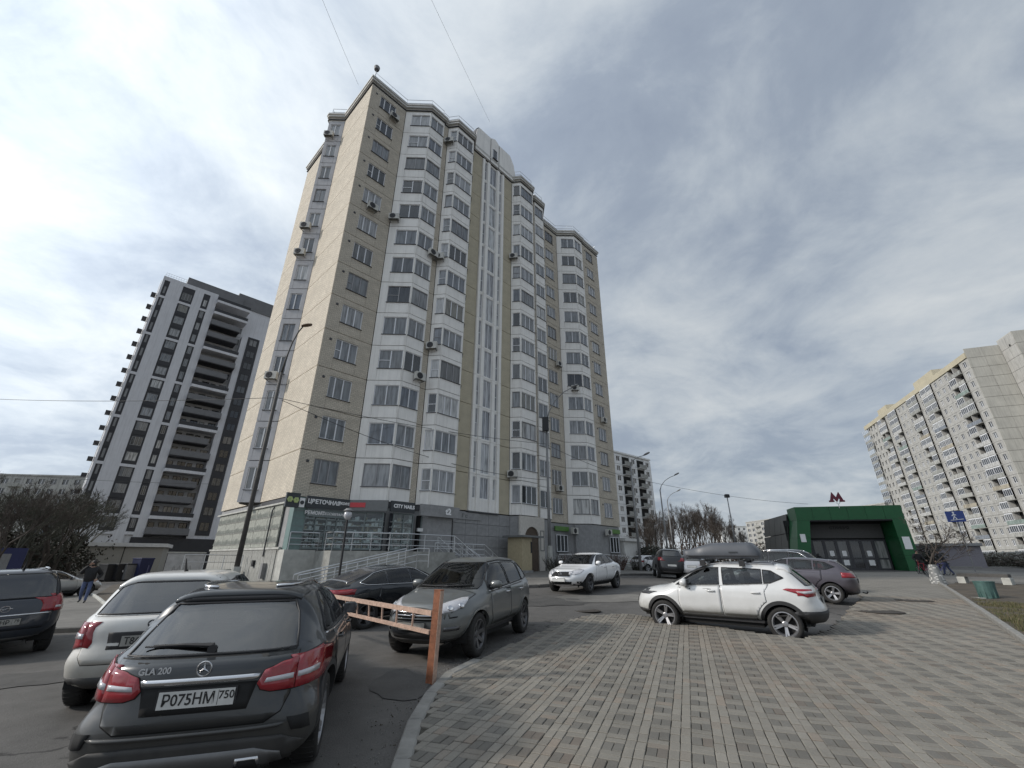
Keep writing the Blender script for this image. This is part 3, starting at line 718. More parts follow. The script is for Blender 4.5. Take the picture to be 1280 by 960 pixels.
# pediment over the stairs
def arch_poly():
    a = [(10.9, 0), (10.9, 2.2), (11.0, 3.1), (11.3, 3.6), (13.1, 3.62), (13.3, 3.8), (13.7, 4.0), (14.1, 3.8), (14.3, 3.62), (16.1, 3.6)]
    a += [(16.75, 2.6), (17.0, 1.4)]
    a += [(17.05, 0)]
    return a
ap = arch_poly(); RX = Matrix.Rotation(R(90), 4, 'X')
q = MB(); q.prism(ap, 0, 3.2, 0, Matrix.Translation((0, 1.4, ZT + .2)) @ RX); q.build('pediment', M['white_panel'], TB)
q = MB(); q.prism([(13.7 + (x - 13.7) * 1.025, y + 0.1) if y > 0 else (13.7 + (x - 13.7) * 1.025, y + .8) for x, y in ap], 0, 3.25, 0, Matrix.Translation((0, 1.55, ZT + .2)) @ RX)
q.build('pediment_coping', M['dark_metal'], TB)
q = MB()
for x in (13.05, 14.35): q.box((x - .02, -1.83, ZT + .2), (x + .02, -1.79, ZT + 3.7))
q.tube([(10.9, -1.81, ZT + .25), (17.0, -1.81, ZT + .25)], 0.03, 4)
q.build('pediment_joint', M['joint'], TB)
ww = add_window(TB, 13.35, ZT + 1.0, 0.7, 1.5, one, y=-1.86, frame=M['pvc'], glass=M['dark_glass'], sill=True)
# rooftop lift house of the far half
q = MB(); q.box((27.0, 1.5, ZT + .9), (31.5, 6, ZT + 3.0)); q.box((26.7, 1.2, ZT + 3.0), (31.8, 6.3, ZT + 3.2)); q.build('lift_house', M['dark_metal'], TB)
# drain pipe and vents by the brick windows
q = MB()
for f in range(NF):
    for u in (0.45, 24.2, 31.0): q.box((u, -0.04 - (1.6 if u > 30 else 0), Z0 + f * FH + 2.05), (u + 0.16, -(1.6 if u > 30 else 0), Z0 + f * FH + 2.2))
q.build('wall_vent', M['dark_metal'], TB)

# ---- ground floor
GZ = 2.1
q = MB(); q.prism(inset([PL[0]] + PL[5:], 0.08), -0.8, Z0 - .05); q.build('ground_floor_wall', M['granite'], TB)
q = MB(); q.prism(inset(PL[5:14] + [(10.75, 5), (0, 5)], 0.04), Z0 - 0.38, Z0 - 0.02); q.build('ground_floor_beam', M['dark_metal'], TB)
# stone courses of the stair base
q = MB()
for k in range(6):
    for j in range(5):
        q.box((10.8 + j * 1.17 + .01, -1.62, 0.0 + k * 0.82 + .012), (10.8 + (j + 1) * 1.17 - .01, -1.5, (k + 1) * 0.82 - .012))
me_st = None
for k in range(6):
    for j in range(5):
        if me_st is None:
            q = MB(); q.box((.01, 0, .012), (1.16, .14, .808)); me_st = q.mesh('stone_slab', M['granite'])
        link('stone_slab', me_st, TB, (10.8 + j * 1.17, -1.64 - random.uniform(0, .012), k * 0.82 - 0.02))
# side wall below the first floor: low plinth with upright grooves and three rows of moulded relief
q = MB(); q.box((-0.06, 0.0, -0.6), (0.1, 13.9, GZ)); q.build('plinth', M['concrete'], TB)
gm_ = None
for k in range(24):
    if gm_ is None:
        q = MB(); q.cham((0, 0, 0), (0.05, 0.52, GZ + .35), 0.015); gm_ = q.mesh('plinth_panel', M['concrete'])
    link('plinth_panel', gm_, TB, (-0.10 - random.uniform(0, .012), 0.35 + k * 0.55, -0.4))
rel = mat('moulded_relief', (0.31, 0.32, 0.285), 0.9, var=0.25, scale=5, bump=0.4)
ptile = None
for k in range(6):
    q = MB()
    if ptile is None:
        q.box((-0.02, 0.02, 0), (0.06, 2.08, 2.35))
        for row in range(3):
            for j in range(9):
                y = 0.12 + j * 0.215 + random.uniform(-.03, .03); z = 0.28 + row * 0.74; hh = random.uniform(.22, .36)
                q.add([(-.02, y, z), (-.02, y + .17, z + .02), (-.10, y + .1, z - .02), (-.02, y + .02, z + hh), (-.02, y + .13, z + hh * .8), (-.05, y + .07, z + hh * .95)],
                      [(0, 2, 1), (0, 3, 5, 2), (1, 2, 5, 4), (3, 4, 5)], 0)
            q.box((-.045, .03, .22 + row * .74), (-.02, 2.07, .27 + row * .74), 1)
        ptile = q.mesh('relief_panel', [rel, M['concrete']])
    link('relief_panel', ptile, TB, (-0.04, 0.75 + k * 2.12, GZ + 0.12))
q = MB(); q.box((-0.16, 0, Z0 - .42), (0.05, 13.9, Z0 - .32)); q.box((-0.14, 0, GZ - .02), (0.02, 13.9, GZ + .1)); q.build('plinth_ledge', M['pale_concrete'], TB)
# ---------------------------------------------------------------- shop front, signs, entrances of the tower
M['shop_frame'] = mat('grey_green_shop_frame', (0.16, 0.19, 0.19), 0.5, var=0.1)
M['teal_panel'] = mat('teal_grey_panel', (0.15, 0.22, 0.21), 0.4, var=0.1)
M['sign_dark'] = mat('dark_sign_board', (0.035, 0.04, 0.045), 0.45, var=0.1)
M['sign_grey'] = mat('grey_sign_board', (0.16, 0.165, 0.165), 0.5, var=0.1)
M['letter_white'] = mat('white_lettering', (0.8, 0.8, 0.8), 0.4, var=0)
M['letter_red'] = mat('red_lettering', (0.55, 0.05, 0.06), 0.4, var=0)
M['sign_green'] = mat('green_sign_board', (0.10, 0.22, 0.05), 0.5, var=0.2)
BM = TB.matrix_basis.copy()
BM = Matrix.Translation((-12.8, 25.5, 0.18)) @ Matrix.Rotation(R(46.5), 4, 'Z')
def BW(u, v, z): return BM @ Vector((u, v, z))
def frame_on(P, Q, off, z):
    """world matrix of a local frame on the wall line P-Q: x along, -y out of the wall"""
    d = Vector((Q[0] - P[0], Q[1] - P[1], 0)); a = math.atan2(d.y, d.x)
    return BM @ Matrix.Translation((P[0] + math.sin(a) * off, P[1] - math.cos(a) * off, z)) @ Matrix.Rotation(a, 4, 'Z'), d.length
SIDE = R(90)
def shopfront(P, Q, bays, z0=GZ, z1=4.15, off=0.05):
    """glazed front with shelves of goods behind it"""
    d = Vector((Q[0] - P[0], Q[1] - P[1], 0)); a = math.atan2(d.y, d.x); ln = d.length
    e = link('shop_window', None, TB, (P[0] + math.sin(a) * off, P[1] - math.cos(a) * off, z0), (0, 0, a))
    return e, ln
goods_m = [mat('goods_white', (0.8, 0.82, 0.82), .5, var=.2), mat('goods_grey', (0.25, 0.28, 0.3), .5, var=.3), mat('goods_dark', (0.04, 0.04, 0.05), .5, var=.3), mat('goods_tan', (0.35, 0.3, 0.22), .6, var=.3)]
def fill_shop(P, Q, n, z0, z1, off, lo=0.0):
    d = Vector((Q[0] - P[0], Q[1] - P[1], 0)); a = math.atan2(d.y, d.x); ln = d.length
    f = MB(); h = z1 - z0
    for k in range(n + 1): f.box((lo + (ln - lo) * k / n - .035, -0.02, 0), (lo + (ln - lo) * k / n + .035, 0.06, h))
    f.box((lo, -0.015, 0), (ln, 0.055, .1)); f.box((lo, -0.015, h - .08), (ln, .055, h)); f.box((lo, -.012, h * .74 - .02), (ln, .05, h * .74 + .02))
    w = f.build('shop_window', M['shop_frame'], TB, loc=(P[0] + math.sin(a) * off, P[1] - math.cos(a) * off, z0), rot=(0, 0, a))
    g_ = MB(); g_.box((lo, 0.015, .06), (ln, 0.025, h - .05)); g_.build('pane', M['shop_glass'], w)
    s = MB()
    s.box((lo, .5, 0), (ln, .52, h), 2)
    lev = [0.08 + i * (h * .72) / 5 for i in range(6)]
    for z in lev:
        s.box((lo + .04, .06, z), (ln - .04, .48, z + .03), 0)
        x = lo + .08
        while x < ln - .12:
            wd = random.uniform(.05, .26); hh = random.uniform(.06, .25)
            if random.random() < .8: s.box((x,   .065 + random.uniform(0, .05), z + .03), (x + wd, .3, z + .03 + hh), random.choice([0, 0, 0, 1, 1, 2, 3]))
            x += wd + random.uniform(.01, .06)
    tag(s.build('goods', goods_m, w), kind='stuff')
    return w
F1, F2, F3 = ((0, 0), (3.55, 0)), ((3.55, 0), (5.28, -1.73)), ((5.28, -1.73), (6.9, -1.73))
fill_shop(((0, 0)), (3.3, 0), 4, GZ, 4.3, 0.62, 0.75)
fill_shop(*F2, 2, GZ, 4.3, 0.62, 0.25)
fill_shop(*F3, 2, GZ, 4.3, 0.62, 0.2)
q = MB(); q.box((0.05, -0.64, GZ - .1), (0.74, -0.02, 4.9)); q.build('corner_panel', M['teal_panel'], TB)
q = MB()
for k in range(5): q.box((0.12, -0.652, GZ + .35 + k * .42), (0.68, -0.64, GZ + .39 + k * .42))
q.build('corner_panel_trim', M['shop_frame'], TB)
# boards over the windows and their lettering
def sign(P, Q, x0, x1, z0, z1, off, board, texts, name, label, cat='shop sign', depth=0.14, group=None):
    T, ln = frame_on(P, Q, off, z0)
    e = MB().box((x0, -depth, 0), (x1, 0, z1 - z0)).build(name, board)
    e.matrix_world = T
    tag(e, label, cat, group)
    for body, x, z, size, m, bold in texts:
        t = link('lettering', text_mesh(body, size, 0.012, m, bold), e, (x, -depth - 0.014, z), (R(90), 0, 0))
    return e
sign(*F1, 0.56, 3.22, 4.34, 4.98, 0.78, M['sign_dark'], [('ЦВЕТОЧНАЯ', 1.60, .33, .32, M['letter_white'], .010), ('1', 2.50, .33, .34, M['letter_white'], .006), ('КОФЕ', 2.87, .36, .2, M['letter_white'], .008)],
     'shop_sign', 'long dark sign board with white flower and coffee lettering over the corner shop')
sign(*F1, 0.76, 3.26, 3.86, 4.30, 0.70, M['shop_frame'], [('РЕМОНТ', 1.2, .2, .27, M['letter_white'], .008), ('АКСЕССУАРЫ', 2.06, .2, .19, M['letter_white'], .004), ('БАТАРЕЙКИ', 2.83, .2, .19, M['letter_white'], .004)],
     'shop_sign', 'narrow grey sign with repair and battery lettering right above the goods window', depth=0.05)
s1 = sign(*F2, 0.34, 2.72, 4.34, 4.98, 0.78, M['sign_grey'], [], 'shop_sign', 'plain grey sign board with a small red panel between the two lettered boards')
MB().box((0.42, -.165, .2), (1.35, -.14, .48)).build('red_panel', M['letter_red'], s1)
sign(*F3, -0.25, 1.5, 4.34, 4.98, 0.78, M['sign_dark'], [('CITY NAILS', 0.68, .33, .30, M['letter_white'], .012)], 'shop_sign', 'dark nail salon sign with white Latin capitals at the end of the shop front')
T, _ = frame_on((0, 0), (3.55, 0), 0.9, 4.25)
e = tag(MB().box((-.62, -.16, 0), (.12, 0, .78)).build('flower_sign', M['sign_dark']), 'square dark sign with two pale green flowers on the building corner', 'shop sign'); e.matrix_world = T
q = MB()
for cx, cz in ((-.42, .42), (-.08, .4)):
    for k in range(6):
        a = k * math.pi / 3; q.lathe([(0, -.02), (.09, -.02), (.09, .02), (0, .03)], 8, 0, Matrix.Translation((cx + .09 * math.cos(a), -.17, cz + .09 * math.sin(a))) @ Matrix.Rotation(R(90), 4, 'X') @ Matrix.Scale(.8, 4))
q.build('flower', mat('pale_green_print', (0.42, 0.5, 0.2), .5, var=.2), e)
e = tag(MB().box((.13, -.12, .05), (.43, 0, .55)).build('sign_box', M['white_paint']), 'small white square box sign between flower sign and long dark board', 'sign box'); e.matrix_world = T
MB().lathe([(0, 0), (.11, 0), (.11, .02), (0, .02)], 16, 0, Matrix.Translation((.28, -.12, .30)) @ Matrix.Rotation(R(90), 4, 'X')).build('emblem', M['sign_dark'], e)
# terrace, stairs and railings in front of the shop
TR = empty('shop_terrace', BW(0, 0, 0), R(46.5), 'concrete terrace with steel railings, steps and ramp in front of the corner shop', 'terrace')
q = MB()
q.box((-.09, -.75, -.8), (1.6, .02, GZ - .04)); q.build('podium', M['pale_concrete'], TR)
q = MB(); q.prism([(1.6, -.76), (1.6, -2.7), (5.2, -4.6), (8.7, -4.6), (8.7, -1.0), (1.6, 0.0)], -.8, GZ - .08); q.build('platform', M['concrete'], TR)
q = MB()
for k in range(10): q.box((8.7 + k * .3, -4.5, -.8), (9.0 + k * .3, -2.7, GZ - .1 - (k + 1) * .19))
q.build('steps', M['concrete'], TR)
def railing(name, pts, parent, h=0.95, rails=3, step=1.1, r=0.03, mt=None):
    q = MB(); pts = [Vector(p) for p in pts]
    for k in range(rails):
        hh = h * (k + 1) / rails
        q.tube([p + Vector((0, 0, hh)) for p in pts], r if k == rails - 1 else r * .7, 6)
    for a, b in zip(pts, pts[1:]):
        n = max(1, round((b - a).length / step))
        for i in range(n + 1):
            p = a.lerp(b, i / n); q.tube([p, p + Vector((0, 0, h))], r * .8, 6)
    return q.build(name, mt or M['steel'], parent)
z = GZ - .08
railing('railing', [(0.1, -.72, z), (1.62, -.95, z), (1.68, -2.6, z), (5.2, -4.5, z), (7.6, -4.5, z), (8.65, -4.5, z)], TR)
railing('railing', [(8.7, -4.48, z), (11.7, -4.48, .25)], TR); railing('railing', [(8.7, -2.75, z), (11.7, -2.75, .25)], TR)
# ramp climbing along the front
q = MB(); q.add([(-0.4, -4.2, 0.05), (-0.4, -5.4, 0.05), (4.8, -6.2, 1.2), (4.8, -5.0, 1.2), (-.4, -4.2, -.8), (-.4, -5.4, -.8), (4.8, -6.2, -.8), (4.8, -5.0, -.8)], [(0, 1, 2, 3), (0, 4, 5, 1), (1, 5, 6, 2), (2, 6, 7, 3), (3, 7, 4, 0)]); q.build('ramp', M['concrete'], TR)
railing('railing', [(-0.9, -5.2, -.05), (-.4, -5.35, .05), (4.8, -6.15, 1.2), (5.6, -6.1, 1.2)], TR); railing('railing', [(-.7, -4.2, -.05), (-.4, -4.25, .05), (4.8, -5.05, 1.2)], TR)
# meter boxes and pipes on the plinth
q = MB(); q.box((-.34, 1.3, .55), (-.12, 1.62, 1.35)); tag(q.build('meter_box', M['galv'], None), 'tall grey meter box on the plinth beside the white relief wall', 'meter box').matrix_world = BM
q = MB(); q.box((-.24, 3.3, 1.15), (-.12, 3.6, 1.5)); tag(q.build('vent_box', M['black'], None), 'small black vent box on the grooved plinth', 'vent box').matrix_world = BM
q = MB(); q.tube([(-.16, 2.1, GZ - .4), (-.16, 2.1, 4.3), (-.06, 2.1, 4.55)], .04, 6); q.build('down_pipe', M['dark_metal'], TB)
# mobile phone shop and its dark fascia under the second bay
sign((7.45, -2.5), (10.75, -2.5), -0.25, 3.0, 4.25, 4.97, 0.05, M['granite'], [('t2', 2.0, .36, .55, M['letter_white'], .03)], 'shop_sign', 'wide dark grey fascia with two white characters under the second bay', depth=.18)
sign((10.8, -1.66), (16.6, -1.66), 0.3, 2.6, 4.35, 4.85, 0.0, M['granite'], [('Г с', 1.0, .25, .38, M['sign_grey'], .01)], 'shop_sign', 'faded grey lettering on the stone wall right of the dark fascia', depth=.05)
q = MB(); q.box((7.6, -2.0, GZ - .4), (10.4, -1.62, 4.3)); q.build('recess', M['void'], TB)
for x0, w_ in ((7.75, .75), (8.6, .9), (9.6, .6)): add_window(TB, x0, GZ - .35, w_, 2.5, [], y=-2.06, frame=M['shop_frame'], glass=M['dark_glass'], sill=False)
q = MB(); q.box((7.5, -2.12, 3.3), (8.6, -2.0, 3.5)); q.build('door_header', M['white_paint'], TB)
ST = empty('entrance_stairs', BW(9.2, -2.4, 0), R(46.5), 'dark stone entrance stairs with four steel handrails under the grey fascia', 'stairs')
q = MB()
q.box((-2.0, -1.6, -.6), (2.6, 0.3, GZ - .5))
for k in range(8): q.box((2.6 + k * .3, -1.6, -.6), (2.9 + k * .3, 0.3, GZ - .5 - (k + 1) * .19))
q.build('steps', M['granite'], ST)
zt = GZ - .5
railing('handrail', [(2.6, -1.55, zt), (5.0, -1.55, .15)], ST); railing('handrail', [(2.6, .2, zt), (5.0, .2, .15)], ST)
railing('handrail', [(-1.6, -1.55, zt), (2.6, -1.55, zt)], ST); railing('handrail', [(0.6, -1.6, zt), (2.4, -2.9, .15)], ST)
# arched entrance under the third bay
q = MB(); q.box((16.95, -2.58, -.5), (17.5, -2.40, Z0 - .06)); q.box((19.3, -2.58, -.5), (20.0, -2.40, Z0 - .06)); q.box((17.5, -2.58, 4.15), (19.3, -2.40, Z0 - .06))
for k in range(8):
    a0, a1 = math.pi * k / 8, math.pi * (k + 1) / 8
    x0, z0_, x1, z1_ = 18.4 + .9 * math.cos(a0), 3.25 + .9 * math.sin(a0), 18.4 + .9 * math.cos(a1), 3.25 + .9 * math.sin(a1)
    q.add([(x0, -2.58, z0_), (x1, -2.58, z1_), (x1, -2.58, 4.15), (x0, -2.58, 4.15), (x0, -2.40, z0_), (x1, -2.40, z1_)], [(0, 3, 2, 1), (0, 1, 5, 4)])
q.build('arch_wall', mat('cream_render', (0.56, 0.53, 0.48), .85, var=.1), TB)
q = MB(); q.box((17.45, -2.47, .2), (19.35, -2.41, 4.2)); q.build('arch_recess', mat('brown_arch_recess', (0.10, 0.075, 0.055), .8, var=.2), TB)
add_window(TB, 19.42, 2.3, .5, 1.6, [], y=-2.61, frame=M['sign_grey'], glass=M['dark_glass'], sill=False, name='notice_board')
PO = empty('porch', BW(16.5, -3.4, 0), R(46.5), 'beige entrance porch with flat roof beside the arched doorway', 'porch')
PC = mat('beige_porch_panel', (0.40, 0.34, 0.22), .7, var=.12)
q = MB(); q.box((-.9, -.6, .9), (.2, .9, 3.2)); q.build('porch_wall', PC, PO)
q = MB(); q.box((-1.0, -.62, -.5), (.3, .95, .9)); q.build('porch_base', M['granite'], PO)
q = MB(); q.box((-1.2, -.9, 3.2), (1.3, 1.2, 3.34)); q.build('porch_roof', M['sign_grey'], PO)
q = MB(); q.box((.22, -.5, .9), (.3, .5, 3.0)); q.build('porch_door', M['dark_metal'], PO)
q = MB(); q.box((.05, -.64, 2.1), (.18, -.6, 2.9)); q.build('porch_lamp', M['black'], PO)
# far half: two windows, a blue door, green boards
for x0, y in ((24.9, -.02), (31.9, -1.62)):
    add_window(TB, x0, 2.35, 1.75, 1.55, [.36, .68], y=y - .05, frame=M['pvc'], glass=M['dark_glass'])
tag(MB().box((0, -.1, 0), (2.2, 0, .42)).build('window_sign', M['sign_green']), 'small green board above the left ground floor window of the far half', 'shop sign').matrix_world = BM @ Matrix.Translation((24.6, -.06, 4.25))
tag(MB().box((0, -.1, 0), (2.3, 0, .42)).build('window_sign', M['sign_green']), 'small green board above the right ground floor window at the building end', 'shop sign').matrix_world = BM @ Matrix.Translation((31.6, -1.66, 4.25))
q = MB(); q.box((27.3, -.6, 1.2), (30.2, -.3, Z0 - .1)); q.build('recess', M['granite'], TB)
q = MB(); q.box((27.75, -.72, 1.2), (28.75, -.62, 4.3)); q.build('door', mat('dark_blue_door', (.02, .025, .06), .4, var=.1), TB)
railing('railing', [(20.8, -3.4, 1.1), (24, -3.0, 1.15), (27.5, -3.1, 1.2), (33.8, -3.4, 1.0), (37.5, -3.4, .7)], TB, rails=3)
railing('railing', [(27, -4.6, .5), (33, -4.8, 1.0), (39.5, -4.6, .9)], TB, rails=3)
q = MB(); q.box((20.6, -3.3, -.4), (34.2, -1.5, 1.1)); q.build('plinth', M['concrete'], TB)
q = MB(); q.box((34.3, -2.6, -.2), (39.2, 1.0, 1.5)); q.build('side_porch', M['pale_concrete'], TB)
q = MB(); q.box((35.0, -1.5, 1.5), (38.6, 1.2, 3.6)); q.box((34.8, -1.8, 3.6), (38.9, 1.4, 3.9)); q.build('side_porch', M['cornice'], TB)
# ---- air conditioners
def ac_unit():
    t = empty('air_conditioner')
    q = MB(); q.cham((-.42, -.16, 0), (.42, .16, .58), .02); q.build('casing', M['ac'], t)
    q = MB(); q.lathe([(0.245, 0), (.245, .02), (.2, .03), (.06, .03), (.06, 0)], 18, 0, Matrix.Translation((-.1, -.16, .29)) @ Matrix.Rotation(R(90), 4, 'X')); q.lathe([(0, .012), (.24, .012), (.24, 0)], 18, 0, Matrix.Translation((-.1, -.155, .29)) @ Matrix.Rotation(R(90), 4, 'X')); q.build('fan_grille', M['black'], t)
    q = MB(); q.box((-.34, -.2, -.05), (-.3, .4, 0)); q.box((.3, -.2, -.05), (.34, .4, 0)); q.build('bracket', M['galv'], t)
    return t
acs = [((0, 0), (3.55, 0), 2.35, 12, .35, 'brick front window'), ((0, 0), (3.55, 0), 1.75, 8, .3, 'brick front window'),
       ((-1.1, 6.3), (0, 5.2), 0.45, 12, .3, 'grey strip window of the lit side'), ((-1.1, 6.3), (0, 5.2), .35, 8, .3, 'grey strip window of the lit side'), ((-1.1, 6.3), (0, 5.2), .4, 7, .3, 'grey strip window of the lit side'), ((-1.1, 6.3), (0, 5.2), .5, 3, .3, 'grey strip window of the lit side'),
       ((3.55, 0), (5.28, -1.73), .4, 8, .4, 'angled face of the first white bay'), ((5.28, -1.73), (6.9, -1.73), 1.45, 7, .45, 'front face of the first white bay'), ((5.28, -1.73), (6.9, -1.73), 1.3, 3, .35, 'front face of the first white bay'),
       ((7.45, -1.6), (8.03, -2.43), .3, 7, .5, 'angled face of the second white bay'), ((7.45, -1.6), (8.03, -2.43), .3, 12, .45, 'angled face of the second white bay'), ((7.45, -1.6), (8.03, -2.43), .35, 4, .4, 'angled face of the second white bay'),
       ((16.65, -1.6), (17.25, -2.43), .3, 9, .4, 'angled face of the third white bay'), ((16.65, -1.6), (17.25, -2.43), .3, 1, .2, 'angled face of the third white bay'),
       ((26.9, 0), (28.6, -1.7), 1.4, 5, .3, 'far white bay'), ((30.35, -1.6), (34.2, -1.6), 1.8, 4, .2, 'end brick window'), ((23.85, 0), (26.9, 0), 1.5, 1, .2, 'set-back brick window'), ((23.85, 0), (26.9, 0), 2.2, 6, .2, 'set-back brick window')]
ac0 = ac_unit()
for i, (P, Q, x, f, dz, where) in enumerate(acs):
    o = ac0 if i == 0 else copy_tree(ac0)
    T, _ = frame_on(P, Q, 0.34, Z0 + f * FH + dz)
    o.matrix_world = T @ Matrix.Translation((x, 0, 0))
    tag(o, f'air conditioner by the {where}, {ORD[NF - 1 - f]} storey down', 'air conditioner', 'air conditioners on the tower')
for i, (u, v, lab) in enumerate([(27.0, -.7, 'white box unit on the ground floor wall left of the blue door'), (31.2, -2.0, 'white box unit on the ground floor wall left of the last window')]):
    o = copy_tree(ac0); o.matrix_world = BM @ Matrix.Translation((u, v, 4.0)); tag(o, lab, 'air conditioner', 'air conditioners on the tower')
# ---------------------------------------------------------------- the grey and white high-rise on the left
M['tower_white'] = mat('pale_grey_cladding', (0.62, 0.62, 0.64), .7, var=.05, scale=.6, streak=.12)
M['tower_dark'] = mat('charcoal_cladding', (0.032, 0.032, 0.036), .6, var=.12, scale=1)
M['tower_mid'] = mat('mid_grey_cladding', (0.15, 0.15, 0.155), .6, var=.12, scale=1)
TA = R(45); tdir = Vector((math.sin(TA), math.cos(TA), 0))
tb = Vector((-71.1, 77.8, 0))
def on_line(px, P, d, py=640):
    r = ray(px, py); 
    den = d.x * -r.y + d.y * r.x
    # P + s d = t r
    det = d.x * (-r.y) - d.y * (-r.x)
    return ((-P.x) * (-r.y) - (-P.y) * (-r.x)) / det
uc = {k: on_line(px, tb, tdir, 640) for k, px in dict(corner=93, a1=106, b0=129, b1=150, c0=165, c1=176, d0=188, d1=242).items()}
org = tb + tdir * uc['corner']
TW = empty('high_rise', (org.x, org.y, 0), az(45), 'grey and white high-rise with charcoal window columns and long dark balconies', 'apartment building')
U = {k: v - uc['corner'] for k, v in uc.items()}
TZ, TF, TN = 5.8, 2.9, 17
TTOP = TZ + TF * TN + 2.0
L_end = U['d1'] + 13
q = MB(); q.box((0, 0.25, -2), (U['d0'], 22, TTOP)); q.box((U['d0'], 2.2, -2), (L_end, 22, TTOP)); q.box((U['d1'], 0.2, -2), (L_end - 4, 2.2, TTOP - 8)); q.build('wall_core', M['tower_white'], TW)
def strip(x0, x1, z0, z1, y=0.0, name='wall_panel', mt=None):
    q = MB(); q.box((x0, y, z0), (x1, .25 + y * 0, z1)); return q.build(name, mt or M['tower_white'], TW)
print('tower columns', {k: round(v, 2) for k, v in U.items()})
strip(0, .35, -2, TTOP)
for a, b in (('a1', 'b0'), ('b1', 'c0'), ('c1', 'd0')): strip(U[a], U[b], 3.4, TTOP)
strip(0.35, U['d0'], TTOP - .9, TTOP - .002, .004)
cols = [(0.35, U['a1'], [.5]), (U['b0'], U['b1'], [.33, .66]), (U['c0'], U['c1'], [.5])]
pan = {}
for f in range(TN):
    z = TZ + f * TF
    grp = (f - 1) % 3
    for ci, (x0, x1, panes) in enumerate(cols):
        w = x1 - x0
        if ci not in pan:
            q = MB(); q.box((.02, 0.08, .02), (w - .02, .24, .95)); q.box((.02, .08, 2.55), (w - .02, .24, 2.98)); q.box((.02, .08, .95), (.3, .24, 2.55)); q.box((w - .3, .08, .95), (w - .02, .24, 2.55))
            pan[ci] = q.mesh('dark_panel', M['tower_dark'])
        link('dark_panel', pan[ci], TW, (x0, 0, z))
        add_window(TW, x0 + .3, z + .95, w - .6, 1.6, panes, y=.06, frame=M['galv'], glass=M['glass'], sill=False, fw=.07)
        if f in (0, 1, 4, 7, 10, 13, 16):
            q = MB(); q.box((x0, -.02, z - .22), (x1, .2, z + .3)); q.build('white_band', M['tower_white'], TW)
for ci, (x0, x1, panes) in enumerate(cols):
    q = MB(); q.box((x0, .06, TZ + TN * TF), (x1, .24, TTOP - .9)); q.build('dark_panel', M['tower_dark'], TW)
# balconies
bx0, bx1 = U['d0'], U['d1']
bal = []
bw = bx1 - bx0
for v, ln in ((0, bw), (1, bw * .86)):
    q = MB(); q.box((0, -1.0, 0), (ln, -.86, 1.15)); q.box((ln - .12, -.86, 0), (ln, 2.0, 1.15)); q.box((0, -.95, -.18), (ln, 2.1, -.02), 1); bal.append(q.mesh('balcony', [M['tower_mid'], M['tower_dark']]))
lw = MB(); lw.box((0, -1.08, -.3), (bw, 2.1, .25)); lw.box((0, -1.02, .25), (bw, -.9, 1.0), 1); lw = lw.mesh('balcony', [M['tower_white'], M['tower_dark']])
bwall = MB(); bwall.box((0, 2.0, 0), (bw, 2.2, 2.98)); bwall = bwall.mesh('balcony_wall', mat('balcony_back_wall', (.52, .52, .53), .8, var=.1))
for f in range(TN + 1):
    z = TZ + f * TF
    if f < TN:
        link('balcony_wall', bwall, TW, (bx0, 0, z))
        for k in range(4): add_window(TW, bx0 + bw * (.06 + .24 * k), z + .05 + (.9 if k % 2 else 0), 1.3 if k % 2 else .9, 2.1 if k % 2 == 0 else 1.3, [.5] if k % 2 else [], y=1.92, frame=M['black'], glass=M['dark_glass'], sill=False, fw=.06)
    me = lw if f in (1, 4, 7, 10, 13, 16, 17) else bal[(f // 2) % 2]
    link('balcony', me, TW, (bx0, 0, z))
# right hand column
dx = U['d1'] + 1.2
for f in range(TN - 2):
    z = TZ + f * TF
    q = MB(); q.box((dx, .1, z + .03), (dx + 2.4, .22, z + 2.95)); q.build('dark_panel', M['tower_dark'], TW)
    add_window(TW, dx + .4, z + .9, 1.6, 1.6, [.5], y=.06, frame=M['black'], glass=M['dark_glass'], sill=False, fw=.07)
q = MB(); q.box((bx0 - 6, 1.0, TTOP), (bx0 + 5, 12, TTOP + 2.2)); q.box((bx0 + 4, 2.0, TTOP), (L_end - 5, 12, TTOP + 3.4)); q.build('roof_house', M['tower_mid'], TW)
q = MB()
for zz in (.5, 1.0): q.tube([(.2, 12, TTOP + zz), (.2, .3, TTOP + zz), (bx0 - 6, .3, TTOP + zz)], .03, 4)
for k in range(9): q.tube([(.2 + k * (bx0 - 6) / 9, .3, TTOP), (.2 + k * (bx0 - 6) / 9, .3, TTOP + 1)], .025, 4)
q.build('roof_railing', M['steel'], TW)
# baskets and pipes on its left edge
for k in range(TN):
    q = MB(); q.box((-.95, 1.5, TZ + k * TF + .4), (-.02, 2.6, TZ + k * TF + 1.1)); q.build('service_basket', M['tower_dark'], TW)
q = MB()
for y in (.6, 1.1): q.tube([(-.15, y, 0), (-.15, y, TTOP - 1)], .06, 5)
q.build('down_pipe', M['white_paint'], TW)
q = MB(); q.box((-4, 2, -2), (0, 14, 8.4)); q.build('side_wing', M['tower_dark'], TW)
q = MB(); q.box((-4.1, 1.9, 8.4), (0, 14, 9.6)); q.build('side_wing', M['tower_white'], TW)
add_window(TW, -3.2, 5.4, 2.4, 1.8, [.5], y=1.9, frame=M['pvc'], glass=M['glass'])
